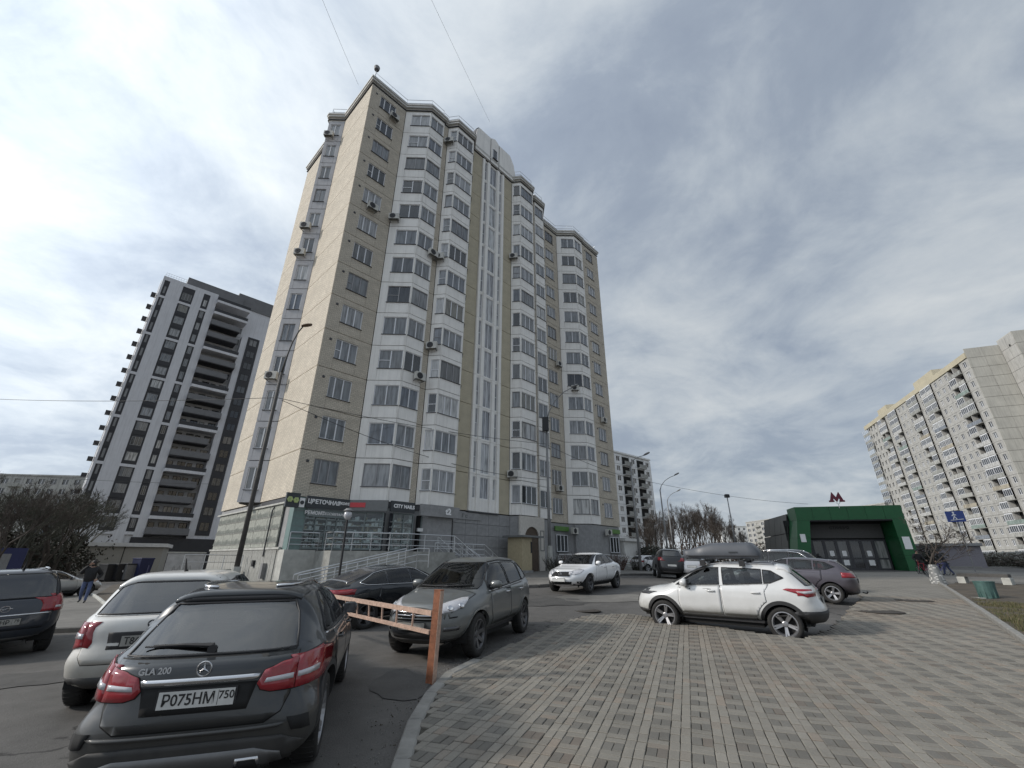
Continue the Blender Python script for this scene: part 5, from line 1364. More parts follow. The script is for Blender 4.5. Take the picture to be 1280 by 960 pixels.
    def cut(s, axis, poly):
        """open the shell along an outline given in side or end view"""
        bm = bmesh.new(); bm.from_mesh(s.body.data)
        ix = 0 if axis in 'LR' else 1
        def ok(c):
            if axis == 'L': return c.y > 0
            if axis == 'R': return c.y < 0
            return c.x < s.L * .45 if axis == 'rear' else c.x > s.L * .5
        n = len(poly)
        for i in range(n):
            a, b = Vector(poly[i]), Vector(poly[(i + 1) % n]); d = b - a
            if d.length < 1e-4: continue
            nn = Vector((d.y, -d.x)).normalized(); no = [0, 0, nn.y]; no[ix] = nn.x; co = [0, 0, a.y]; co[ix] = a.x
            ge = set()
            for f in bm.faces:
                if not ok(f.calc_center_median()): continue
                hitf = False
                for v in f.verts:
                    p = Vector((v.co[ix], v.co.z)); t = max(0, min(1, (p - a).dot(d) / d.length_squared))
                    if (p - a.lerp(b, t)).length < .09: hitf = True; break
                if hitf: ge.add(f); ge.update(f.verts); ge.update(f.edges)
            if ge: bmesh.ops.bisect_plane(bm, geom=list(ge), plane_co=co, plane_no=no)
        dead = []
        for f in bm.faces:
            c = f.calc_center_median()
            if ok(c) and inside((c[ix], c.z), [tuple(p) for p in poly]) and (axis in 'LR' or abs(f.normal.x) > .12): dead.append(f)
        bmesh.ops.delete(bm, geom=dead, context='FACES')
        bm.to_mesh(s.body.data); bm.free()
    def glass(s, name, poly, axis, m=None, rim=.012, off=.005):
        s.cut(axis, poly)
        o = s.patch(name, s.grow(poly, .008), axis, m or M['car_glass'], off, flat=True)
        s.line('window_seal', list(poly) + [poly[0]], axis, rim, M['black'], off * .6)
        return o
    def cabin(s, x0, x1, floor=.38, roof=None):
        """seats, dashboard and wheel between the rear bench at x0 and the dashboard at x1"""
        w = s.W / 2; xf = x1 - .95
        def chair(x, y, wd, nm):
            q = MB(); q.cham((x - .25, y - wd, floor), (x + .28, y + wd, floor + .20), .05)
            q.add([(x - .30, y - wd, floor + .12), (x - .16, y - wd * .95, floor + .12), (x - .16, y + wd * .95, floor + .12), (x - .30, y + wd, floor + .12), (x - .46, y - wd * .8, floor + .74), (x - .36, y - wd * .78, floor + .76), (x - .36, y + wd * .78, floor + .76), (x - .46, y + wd * .8, floor + .74)], [(0, 3, 2, 1), (4, 5, 6, 7), (0, 1, 5, 4), (1, 2, 6, 5), (2, 3, 7, 6), (3, 0, 4, 7)])
            for yy in ((y,) if wd < .4 else (y - .38, y + .38)): q.cham((x - .50, yy - .13, floor + .78), (x - .39, yy + .13, floor + .97), .04)
            q.build(nm, M['seat_cloth'], s.root)
        chair(xf, .36, .25, 'seat'); chair(xf, -.36, .25, 'seat'); chair(x0 + .35, 0, w * .72, 'rear_seat')
        MB().cham((x1 - .22, -w * .78, floor + .3), (x1 + .25, w * .78, floor + .60), .08).build('dashboard', M['interior'], s.root)
        q = MB(); T = Matrix.Translation((x1 - .38, .36, floor + .52)) @ Matrix.Rotation(R(-65), 4, 'Y')
        q.tube([T @ Vector((.18 * math.cos(R(a)), .18 * math.sin(R(a)), 0)) for a in range(0, 375, 20)], .015, 5); q.tube([T @ Vector((-.18, 0, 0)), T @ Vector((.18, 0, 0))], .02, 5); q.tube([T @ Vector((0, 0, 0)), T @ Vector((0, 0, -.2))], .02, 5); q.build('steering_wheel', M['interior'], s.root)
        MB().box((x0 - .5, -w * .8, floor - .06), (x1 + .2, w * .8, floor)).build('cabin_floor', M['interior'], s.root)
    def grow(s, poly, d):
        c = Vector((sum(p[0] for p in poly) / len(poly), sum(p[1] for p in poly) / len(poly)))
        n = len(poly); area = sum(poly[i][0] * poly[(i + 1) % n][1] - poly[(i + 1) % n][0] * poly[i][1] for i in range(n)); sg = 1 if area > 0 else -1
        out = []
        for i in range(n):
            a, b, e = Vector(poly[i - 1][:2]), Vector(poly[i][:2]), Vector(poly[(i + 1) % n][:2])
            d1, d2 = (b - a), (e - b)
            if d1.length < 1e-6: d1 = d2
            if d2.length < 1e-6: d2 = d1
            d1.normalize(); d2.normalize()
            n1, n2 = Vector((d1.y, -d1.x)) * sg, Vector((d2.y, -d2.x)) * sg
            out.append(tuple(b + (n1 + n2) * (d / max(.6, 1 + n1.dot(n2)))))
        return out
    def seamed(s, name, poly, axis, m, off=.006, gap=.008, parent=None, res=.055):
        s.patch('seam', s.grow(poly, gap), axis, M['seam'], off * .45, parent, res)
        return s.patch(name, poly, axis, m, off, parent, res)
    def both(s, fn):
        return [fn('L'), fn('R')]
    def line(s, name, pts, axis, r, m, off=.004, parent=None, n=5):
        P = []
        for a, b in zip(pts, pts[1:]):
            k = max(1, int(math.dist(a, b) / .07))
            for i in range(k): P.append((a[0] + (b[0] - a[0]) * i / k, a[1] + (b[1] - a[1]) * i / k))
        P.append(pts[-1]); W3 = []
        for a, b in P:
            p, nn = s.hit(axis, a, b)
            if p is not None: W3.append(p + nn * off)
        return MB().tube(W3, r, n).build(name, m, parent or s.root, smooth=True)
    def wheels(s, spokes=5, rim=None, twin=False, width=.215, rr=None):
        rim = rim or M['rim_silver']; wr = s.wr; rr = rr or wr * .69
        t = MB(); w = width / 2
        t.lathe([(rr - .01, -w * .8), (rr + .02, -w), (wr - .03, -w), (wr - .008, -w * .82), (wr, -w * .5), (wr, w * .5), (wr - .008, w * .82), (wr - .03, w), (rr + .02, w), (rr - .01, w * .8)], 36)
        for k in range(36):
            a = 2 * math.pi * k / 36; T = Matrix.Rotation(a, 4, 'Z')
            t.box((wr - .012, -.006, -w * .8), (wr + .002, .006, w * .8), 0, T)
        tm = t.mesh('wheel', M['tyre'], True)
        q = MB()
        q.lathe([(rr + .012, w * .9), (rr - .012, w * .93), (rr - .03, w * .6), (rr - .05, -w)], 32)
        q.lathe([(rr - .04, -.02), (.05, -.01), (0, -.01)], 24, 1)
        for k in range(spokes):
            for dv in ((-.11, .11) if twin else (0,)):
                a = 2 * math.pi * k / spokes + dv * 1.0; T = Matrix.Rotation(a, 4, 'Z')
                h0, h1 = (.022, .016) if twin else (.038, .028)
                q.add([(.03, -h0, w * .35), (.03, h0, w * .35), (rr - .015, h1, w * .86), (rr - .015, -h1, w * .86), (.03, -h0 * 1.3, 0), (.03, h0 * 1.3, 0), (rr - .02, h1 * 1.3, w * .35), (rr - .02, -h1 * 1.3, w * .35)],
                      [(0, 3, 2, 1), (0, 1, 5, 4), (1, 2, 6, 5), (2, 3, 7, 6), (3, 0, 4, 7)], 0, T)
        q.lathe([(.062, 0), (.062, w * .42), (.045, w * .5), (0, w * .52)], 16)
        rm = q.mesh('rim', [rim, M['void']])
        for ax in (s.ro, s.ro + s.wb):
            for sd in (1, -1):
                o = link('wheel', tm, s.root, (ax, sd * (s.W / 2 * .965 - w), wr)); o.rotation_euler = (R(-90 * sd), random.uniform(0, 6), 0)
                o.rotation_euler = (Matrix.Rotation(R(-90 * sd), 4, 'X') @ Matrix.Rotation(random.uniform(0, 6), 4, 'Z')).to_euler()
                link('rim', rm, o)
    def arch_trim(s, w=.06, m=None, a0=-4, a1=184):
        for ax in (s.ro, s.ro + s.wb):
            r0, r1 = s.wr + .05, s.wr + .05 + w
            n = 26
            for sd in 'LR':
                q = MB(); vs = []
                for k in range(n + 1):
                    a = R(a0 + (a1 - a0) * k / n)
                    for r in (r0, r1):
                        p, nn = s.hit(sd, ax + r * math.cos(a), s.wr + r * math.sin(a))
                        if p is None: p = Vector((ax + r * math.cos(a), s.W / 2 * .9 * (1 if sd == 'L' else -1), s.wr + r * math.sin(a)))
                        vs.append(Vector((p.x, p.y + .014 * (1 if sd == 'L' else -1), p.z)))
                        vs.append(Vector((p.x, p.y - .05 * (1 if sd == 'L' else -1), p.z)))
                fs = []
                for k in range(n):
                    a = k * 4
                    fs += [(a, a + 4, a + 6, a + 2), (a, a + 1, a + 5, a + 4), (a + 2, a + 6, a + 7, a + 3)]
                q.add(vs, fs); q.build('arch_trim', m or M['cladding'], s.root, smooth=False)
    def mirror(s, x, z, m=None, reach=.17, size=(.075, .1, .075)):
        for sd, sg in (('L', 1), ('R', -1)):
            p, n = s.hit(sd, x, z)
            q = MB(); vs = []
            c = Vector((x + .0, p.y + sg * (reach * .62), z + .03))
            q.lathe([(0, -1), (.6, -.93), (.92, -.55), (1, 0), (.92, .6), (.55, .95), (0, 1)], 14, 0, Matrix.Translation(c) @ Matrix.Diagonal((size[0], size[1], size[2], 1)) @ Matrix.Rotation(R(90), 4, 'X'))
            q.tube([Vector((x + .03, p.y - sg * .03, z - .03)), Vector((x + .02, p.y + sg * .06, z - .01))], .025, 6)
            o = q.build('mirror', m or s.paint, s.root, smooth=True)
            MB().box((-size[0] - .002, -size[1] * .8, -size[2] * .75), (-size[0] + .012, size[1] * .8, size[2] * .75), 0, Matrix.Translation(c)).build('mirror_glass', M['lamp_dark'], o)
    def handle(s, x, z, m=None, ln=.19, parents=None):
        for i, (sd, sg) in enumerate((('L', 1), ('R', -1))):
            p, n = s.hit(sd, x, z)
            MB().tube([p + Vector((-ln / 2, -sg * .005, 0)), p + Vector((-ln * .4, sg * .03, 0)), p + Vector((ln * .4, sg * .03, 0)), p + Vector((ln / 2, -sg * .005, 0))], [.012, .015, .015, .012], 6).build('handle', m or s.paint, parents[i] if parents else s.root, smooth=True)
    def plate_at(s, end, z, text, region='', dirty=False, y=0.0, off=.02, dark_frame=True):
        p, n = s.hit(end, y, z)
        sg = -1 if end == 'rear' else 1
        e = MB().box((-.275, -.012, -.068), (.275, .0, .068)).build('plate_frame', M['black'], s.root)
        T = Matrix.Translation(p + Vector((sg * off, 0, 0))) @ Matrix.Rotation(R(-90) if end == 'rear' else R(90), 4, 'Z')
        e.matrix_local = T
        MB().box((-.26, -.018, -.056), (.26, -.0121, .056)).build('number_plate', M['plate_dirty'] if dirty else M['plate'], e)
        if text:
            t = link('plate_text', text_mesh(text, .105, .0008, M['ink'], .0015), e, (-.055, -.0195, -.003), (R(90), 0, 0)); t.scale = (.92, 1, 1)
            link('plate_text', text_mesh(region, .075, .0008, M['ink'], .001), e, (.205, -.0195, .012), (R(90), 0, 0))
            MB().box((.145, -.0195, -.05), (.148, -.0181, .05)).build('plate_line', M['ink'], e)
        return e
    def glasshouse(s, side, trim=None, surround=.03, dark=False):
        """side windows: list of outlines (x, z)"""
        for sd in 'LR':
            for i, w in enumerate(side): s.glass('side_window', w, sd, M['car_glass_dark'] if dark and i < 2 else M['car_glass'], surround * .4)
            if trim: s.line('window_trim', trim, sd, .008, M['chrome'], .008)
    def place(s, x, y, heading, z=None, mid=True, tilt=True):
        """put the middle of the car at a ground point, nose towards the compass heading"""
        Z = gz(x, y) - dip(x, y) if z is None else z
        e = .4; nrm = Vector((-(gz(x + e, y) - gz(x - e, y)) / (2 * e), -(gz(x, y + e) - gz(x, y - e)) / (2 * e), 1)).normalized()
        f = Vector((math.sin(R(heading)), math.cos(R(heading)), 0)); f = (f - nrm * f.dot(nrm)).normalized(); l = nrm.cross(f)
        B = Matrix(((f.x, l.x, nrm.x, 0), (f.y, l.y, nrm.y, 0), (f.z, l.z, nrm.z, 0), (0, 0, 0, 1)))
        s.root.matrix_world = Matrix.Translation((x, y, Z)) @ B @ Matrix.Translation((-s.L / 2, 0, 0))
        return s
def arc(cx, cz, r, a0, a1, n=8): return [(cx + r * math.cos(R(a0 + (a1 - a0) * k / n)), cz + r * math.sin(R(a0 + (a1 - a0) * k / n))) for k in range(n + 1)]
def mir(poly): return [(-a, b) for a, b in poly][::-1]
def tail_xy(rear_x, rear_y, heading, L): return rear_x + math.sin(R(heading)) * L / 2, rear_y + math.cos(R(heading)) * L / 2

# ============ dark grey hatchback in the foreground, seen from behind
def car_dark_hatch():
    P = paint('dark_grey_metallic_paint', (0.028, 0.031, 0.034), .35, .3, ((.085, .08, .07), .05, .75), .7)
    sil = [(.34, .19, 4.2), (.10, .21, 4.2), (.0, .42, 4.2), (.005, .60, 3.8), (.035, .73, 3.4), (.045, .86, 3.2), (.06, .965, 3.4), (.13, 1.02, 3.8), (.42, 1.20, 4.6), (.68, 1.345, 5.5), (.66, 1.42, 6), (.95, 1.462, 6), (1.35, 1.494, 6), (1.75, 1.478, 6), (2.3, 1.415, 5.2), (2.75, 1.22, 4.6), (3.1, 1.03, 4), (3.45, .975, 4), (4.0, .89, 3.4), (4.28, .76, 2.6), (4.41, .56, 2.4), (4.38, .36, 2.4), (4.15, .24, 2.4), (2.3, .22, 2.4)]
    c = Car('dark_hatchback', 4.417, 1.804, 1.494, sil, (1.0, .93), .70, 2.699, .83, .345, P, 'dark grey hatchback with wide red tail lamps nearest the camera', 'car', (.875, .80), sill=1.0, flare=.085)
    # rear window, its black edge and the roof spoiler
    rw = [(-.63, 1.01), (.63, 1.01), (.60, 1.12), (.555, 1.25), (.50, 1.345), (-.50, 1.345), (-.555, 1.25), (-.60, 1.12)]
    c.glass('rear_window', rw, 'rear', M['car_glass_dark'])
    c.patch('rear_spoiler', [(.68, -.54), (.68, .54), (.98, .57), (.98, -.57)], 'top', P, .018)
    c.patch('spoiler_edge', [(-.53, 1.362), (.53, 1.362), (.52, 1.408), (-.52, 1.408)], 'rear', M['black'], .014)
    # tailgate with its gap
    tg = [(-.50, .545), (.50, .545), (.60, .60), (.64, .70), (.655, .99), (-.655, .99), (-.64, .70), (-.60, .60)]
    c.seamed('tailgate', tg, 'rear', P, .008, .009)
    # lamps wrap round the corner in two halves
    for sg in (1, -1):
        f = (lambda p: [(a * sg, b) for a, b in p][::sg])
        lens = f([(.40, .80), (.43, .755), (.50, .735), (.655, .73), (.655, .94), (.56, .925), (.44, .885)])
        o = c.seamed('tail_lamp', lens, 'rear', M['lamp_red'], .026, .006)
        c.patch('lamp_strip', f([(.45, .80), (.64, .805), (.64, .842), (.46, .83)]), 'rear', M['lamp_white'], .031, o)
        outer = f([(.664, .73), (.83, .735), (.862, .80), (.862, .93), (.80, .975), (.72, .96), (.664, .942)])
        o = c.seamed('tail_lamp', outer, 'rear', M['lamp_red'], .024, .006)
        c.patch('lamp_strip', f([(.672, .805), (.80, .81), (.80, .85), (.672, .843)]), 'rear', M['lamp_white'], .030, o)
        sp = [(.16, .755), (.34, .79), (.42, .88), (.38, .955), (.17, .96)]
        c.patch('tail_lamp', sp, 'L' if sg > 0 else 'R', M['lamp_red'], .012)
    c.patch('chrome_strip', [(-.40, .83), (.40, .83), (.41, .868), (-.41, .868)], 'rear', M['chrome'], .026)
    c.patch('plate_recess', [(-.36, .64), (.36, .64), (.40, .818), (-.40, .818)], 'rear', M['seam'], .0105)
    c.plate_at('rear', .735, 'Р075НМ', '750', off=.004)
    # star emblem in a ring
    p, n = c.hit('rear', 0, .925); e = empty('emblem_tmp'); bpy.data.objects.remove(e)
    q = MB(); Tm = Matrix.Translation(p + Vector((-.016, 0, 0))) @ Matrix.Rotation(R(-90), 4, 'Y')
    q.tube([(.05 * math.cos(R(a)), .05 * math.sin(R(a)), 0) for a in range(0, 375, 15)], .006, 6)
    for k in range(3):
        a = R(0 + 120 * k); b1, b2 = a + R(60), a - R(60)
        q.add([(.046 * math.cos(a), .046 * math.sin(a), .0), (.01 * math.cos(b1), .01 * math.sin(b1), 0), (0, 0, .012), (.01 * math.cos(b2), .01 * math.sin(b2), 0)], [(0, 1, 2), (0, 2, 3)])
    o = q.build('emblem', M['chrome'], c.root, smooth=False); o.matrix_local = Tm
    p, n = c.hit('rear', .34, .925)
    o = link('model_badge', text_mesh('GLA 200', .06, .003, M['letter_grey'], .0012), c.root); o.matrix_local = Matrix.Translation(p + Vector((-.016, 0, 0))) @ Matrix.Rotation(R(-90), 4, 'Z') @ Matrix.Rotation(R(90), 4, 'X')
    # wiper
    p, n = c.hit('rear', .0, 1.045); p2, n2 = c.hit('rear', .46, 1.06)
    MB().tube([p + n * .03, p.lerp(p2, .5) + n * .034, p2 + n * .02], [.02, .012, .008], 6).tube([p.lerp(p2, .25) + n * .02, p2 + n * .014 + Vector((0, .06, 0))], .007, 4).lathe([(0, 0), (.035, 0), (.03, .05), (0, .05)], 10, 0, Matrix.Translation(p - Vector((.05, 0, .0))) @ Matrix.Rotation(R(90), 4, 'Y')).build('rear_wiper', M['black'], c.root)
    # bumper: dark lower part, insert and two tail pipes
    c.patch('bumper_step', [(-.60, .50), (.60, .50), (.66, .525), (-.66, .525)], 'rear', P, .03)
    c.patch('bumper_trim', [(-.80, .20), (.80, .20), (.82, .35), (.64, .44), (.40, .455), (-.40, .455), (-.64, .44), (-.82, .35)], 'rear', M['cladding'], .014)
    c.patch('skid_plate', [(-.66, .215), (.66, .215), (.64, .33), (.46, .385), (-.46, .385), (-.64, .33)], 'rear', mat('satin_silver_trim', (.18, .18, .18), .45, .6, var=.1), .024)
    for sg in (1, -1):
        c.patch('tail_pipe', [(sg * .42 - .095, .245), (sg * .42 + .095, .245), (sg * .42 + .075, .33), (sg * .42 - .075, .33)], 'rear', M['chrome'], .034)
        c.patch('pipe_opening', [(sg * .42 - .076, .256), (sg * .42 + .076, .256), (sg * .42 + .06, .318), (sg * .42 - .06, .318)], 'rear', M['void'], .038)
        c.patch('bumper_vent', [(sg * a, b) for a, b in ([(.70, .46), (.82, .44), (.80, .54), (.66, .55)])], 'rear', M['void'], .012)
    # side: windows, doors, arches
    sw = [[(.80, 1.06), (.98, 1.05), (1.36, 1.05), (1.36, 1.395), (1.15, 1.38), (.98, 1.29)], [(1.42, 1.05), (2.16, 1.03), (2.16, 1.40), (1.42, 1.40)], [(2.24, 1.03), (2.98, 1.0), (2.66, 1.21), (2.40, 1.345), (2.24, 1.395)]]
    c.glasshouse(sw)
    for sd in 'LR':
        c.line('window_trim', [(.78, 1.03), (1.4, 1.02), (2.3, 1.0), (3.02, .975)], sd, .010, M['chrome'], .006)
        rd = [(1.40, .40), (2.18, .40), (2.20, 1.0), (1.05, 1.03)] + [(1.08, .86)] + arc(c.ro, c.wr, .50, 58, 20, 5)
        o = c.seamed('door', rd, sd, P, .006); fd = c.seamed('door', [(2.22, .40), (3.02, .40), (3.10, .62), (3.08, .96), (2.22, 1.0)], sd, P, .006)
        for x_, dr in ((1.35, o), (2.45, fd)):
            p, n = c.hit(sd, x_, .93); sg = 1 if sd == 'L' else -1
            MB().tube([p + Vector((-.1, 0, 0)), p + Vector((-.07, sg * .035, 0)), p + Vector((.07, sg * .035, 0)), p + Vector((.1, 0, 0))], [.012, .016, .016, .012], 6).build('handle', P, dr, smooth=True)
        c.patch('sill_trim', [(1.32, .24), (3.1, .24), (3.1, .36), (1.32, .36)], sd, M['cladding'], .012)
        c.line('roof_rail', [(.75, 1.44), (1.3, 1.465), (2.0, 1.44), (2.35, 1.37)], sd, .016, M['chrome'], .03)
    c.arch_trim(.055); c.wheels(5, M['rim_silver'], True, .23); c.mirror(2.86, 1.02, P)
    c.glass('windscreen', [(-.60, 1.06), (.60, 1.06), (.50, 1.38), (-.50, 1.38)], 'front')
    c.cabin(0.95, 2.95)
    return c
h = -15
car_dark_hatch().place(*tail_xy(-2.42, 4.0, h, 4.417), h)

# ============ white crossover estate with dirty tail, left of it
def car_white_estate():
    P = paint('white_paint_dirty_tail', (0.64, 0.63, 0.60), 0, .3, ((.24, .222, .18), .15, 1.02), .6)
    sil = [(.30, .26, 3.8), (.10, .29, 3.8), (0, .50, 3.8), (.0, .66, 3.6), (.06, .74, 3.4), (.05, .86, 3.2), (.06, 1.0, 3.5), (.13, 1.07, 3.8), (.33, 1.26, 4.6), (.56, 1.455, 5.6), (.60, 1.51, 6), (1.1, 1.545, 6), (2.0, 1.535, 6), (2.45, 1.44, 5), (2.95, 1.16, 4.4), (3.2, 1.06, 4), (3.6, 1.01, 3.8), (4.2, .93, 3), (4.42, .80, 2.6), (4.455, .58, 2.4), (4.40, .36, 2.4), (4.1, .25, 2.4), (2.3, .24, 2.4)]
    c = Car('white_estate', 4.454, 1.80, 1.545, sil, (1.02, .96), .71, 2.76, .80, .335, P, 'white estate car with a muddy tail parked behind the dark hatchback', 'car', (.91, .82), sill=.99, flare=.04)
    rw = [(-.66, 1.075), (.66, 1.075), (.62, 1.2), (.54, 1.42), (-.54, 1.42), (-.62, 1.2)]
    c.glass('rear_window', rw, 'rear', M['car_glass_dark'])
    c.patch('rear_spoiler', [(.53, -.60), (.53, .60), (.80, .62), (.80, -.62)], 'top', P, .02)
    c.patch('spoiler_edge', [(-.585, 1.44), (.585, 1.44), (.575, 1.468), (-.575, 1.468)], 'rear', M['black'], .018)
    c.seamed('tailgate', [(-.60, .56), (.60, .56), (.66, .64), (.68, 1.05), (-.68, 1.05), (-.66, .64)], 'rear', P, .007)
    for sg in (1, -1):
        f = (lambda p: [(a * sg, b) for a, b in p][::sg])
        o = c.patch('tail_lamp', f([(.67, .74), (.80, .70), (.86, .76), (.84, .92), (.80, .99), (.675, .985)]), 'rear', M['lamp_red'], .018)
        c.patch('lamp_strip', f([(.685, .82), (.84, .82), (.84, .875), (.685, .875)]), 'rear', M['lamp_white'], .022, o)
        c.patch('tail_lamp', [(.10, .72), (.28, .76), (.33, .88), (.26, .99), (.12, 1.0)], 'L' if sg > 0 else 'R', M['lamp_red'], .012)
    c.patch('plate_recess', [(-.40, .70), (.40, .70), (.42, .885), (-.42, .885)], 'rear', M['cladding'], .009)
    c.plate_at('rear', .79, 'Т863РМ', '193', True, off=.03)
    p, n = c.hit('rear', 0, .965); q = MB()
    q.lathe([(0, .006), (.034, .006), (.034, .010), (.043, .010), (.043, 0)], 24, 0); q.lathe([(0, .0075), (.033, .0075)], 4, 1)
    o = q.build('emblem', [M['sign_dark'], M['letter_white']], c.root); o.matrix_local = Matrix.Translation(p + Vector((-.008, 0, 0))) @ Matrix.Rotation(R(-90), 4, 'Y')
    p, n = c.hit('rear', -.52, .965)
    o = link('model_badge', text_mesh('X1', .06, .003, M['chrome'], .001), c.root); o.matrix_local = Matrix.Translation(p + Vector((-.012, 0, 0))) @ Matrix.Rotation(R(-90), 4, 'Z') @ Matrix.Rotation(R(90), 4, 'X')
    c.patch('bumper_trim', [(-.80, .30), (.80, .30), (.82, .42), (-.82, .42)], 'rear', M['cladding'], .012)
    sw = [[(.62, 1.10), (.95, 1.09), (1.28, 1.085), (1.28, 1.43), (.88, 1.40)], [(1.34, 1.085), (2.08, 1.065), (2.08, 1.44), (1.34, 1.44)], [(2.15, 1.065), (2.92, 1.045), (2.65, 1.25), (2.38, 1.40), (2.15, 1.435)]]
    c.glasshouse(sw)
    for sd in 'LR':
        o = c.seamed('door', [(1.36, .40), (2.10, .40), (2.12, 1.04), (1.0, 1.06)] + arc(c.ro, c.wr, .49, 62, 22, 5), sd, P)
        f = c.seamed('door', [(2.14, .40), (2.96, .40), (3.0, .99), (2.14, 1.04)], sd, P)
        c.patch('sill_trim', [(1.30, .25), (3.1, .25), (3.1, .37), (1.30, .37)], sd, M['cladding'], .012)
    MB().tube([(1.0, 0, 1.53), (.93, 0, 1.57), (.83, 0, 1.72)], [.03, .02, .006], 6).build('antenna', M['black'], c.root)
    c.arch_trim(.06); c.wheels(5, M['rim_silver'], True); c.mirror(2.8, 1.06, P)
    c.cabin(1.0, 2.95)
    return c
h = -21
car_white_estate().place(*tail_xy(-4.52, 6.15, h, 4.454), h)

# ============ dark minivan at the left edge
def car_minivan():
    P = paint('dark_slate_paint', (0.030, 0.036, 0.048), .3, .3, ((.09, .085, .075), .0, .45), .7)
    sil = [(.30, .28, 2.4), (.08, .32, 2.4), (0, .5, 2.6), (.02, .68, 3), (.05, .92, 3.4), (.09, 1.05, 3.8), (.22, 1.36, 5), (.32, 1.58, 6), (.6, 1.625, 6), (1.4, 1.645, 6), (2.4, 1.60, 6), (2.9, 1.42, 5), (3.45, 1.10, 4.4), (3.7, 1.02, 4), (4.2, .88, 3), (4.42, .74, 2.6), (4.46, .52, 2.4), (4.40, .33, 2.4), (4.1, .24, 2.4), (2.3, .23, 2.4)]
    c = Car('dark_minivan', 4.467, 1.80, 1.645, sil, (1.02, .95), .76, 2.70, .84, .33, P, 'dark blue grey minivan with a chrome tail strip at the left edge', 'car', (.92, .82))
    c.glass('rear_window', [(-.68, 1.08), (.68, 1.08), (.64, 1.36), (.60, 1.53), (-.60, 1.53), (-.64, 1.36)], 'rear', M['car_glass_dark'])
    c.seamed('tailgate', [(-.60, .52), (.60, .52), (.68, .62), (.70, 1.06), (-.70, 1.06), (-.68, .62)], 'rear', P, .007)
    c.patch('chrome_strip', [(-.66, .765), (.66, .765), (.66, .79), (-.66, .79)], 'rear', M['chrome'], .018)
    for sg in (1, -1):
        f = (lambda p: [(a * sg, b) for a, b in p][::sg])
        o = c.patch('tail_lamp', f([(.69, .80), (.84, .80), (.855, .95), (.80, 1.12), (.715, 1.12)]), 'rear', M['lamp_red'], .018)
        c.patch('lamp_strip', f([(.705, .86), (.84, .86), (.84, .90), (.705, .90)]), 'rear', M['lamp_white'], .022, o)
        c.patch('tail_lamp', [(.07, .80), (.26, .84), (.30, .98), (.22, 1.13), (.12, 1.14)], 'L' if sg > 0 else 'R', M['lamp_red'], .012)
    p, n = c.hit('rear', 0, .90); q = MB()
    q.tube([(.052 * math.cos(R(a)), .065 * math.sin(R(a)), 0) for a in range(0, 375, 15)], .006, 6); q.tube([(.0, -.10, 0), (.012, -.02, .004), (-.012, .02, .004), (0, .10, 0)], .006, 5)
    o = q.build('emblem', M['chrome'], c.root); o.matrix_local = Matrix.Translation(p + Vector((-.014, 0, 0))) @ Matrix.Rotation(R(-90), 4, 'Y')
    c.plate_at('rear', .66, 'Т244НР', '79', True, off=.002)
    c.patch('bumper_trim', [(-.80, .29), (.80, .29), (.82, .38), (-.82, .38)], 'rear', M['cladding'], .012)
    sw = [[(.30, 1.10), (1.05, 1.09), (1.05, 1.52), (.45, 1.50)], [(1.12, 1.09), (2.0, 1.07), (2.0, 1.53), (1.12, 1.53)], [(2.07, 1.07), (3.1, 1.05), (2.75, 1.33), (2.40, 1.50), (2.07, 1.53)]]
    c.glasshouse(sw)
    for sd in 'LR':
        c.line('roof_rail', [(.5, 1.59), (1.2, 1.62), (2.3, 1.59), (2.6, 1.53)], sd, .018, M['chrome'], .03)
        c.seamed('door', [(1.36, .38), (2.0, .38), (2.03, 1.04), (1.10, 1.06)] + arc(c.ro, c.wr, .49, 58, 22, 5), sd, P); c.seamed('door', [(2.05, .38), (2.95, .38), (3.1, 1.0), (2.05, 1.04)], sd, P)
    MB().tube([(.72, -.1, 1.62), (.62, -.1, 1.66), (.50, -.1, 1.80)], [.03, .02, .006], 6).build('antenna', M['black'], c.root)
    c.wheels(5, M['rim_silver']); c.mirror(3.0, 1.08, P); c.arch_trim(.03, P)
    c.cabin(1.1, 3.1)
    return c
h = -50
car_minivan().place(*tail_xy(-9.9, 9.5, h, 4.467), h)

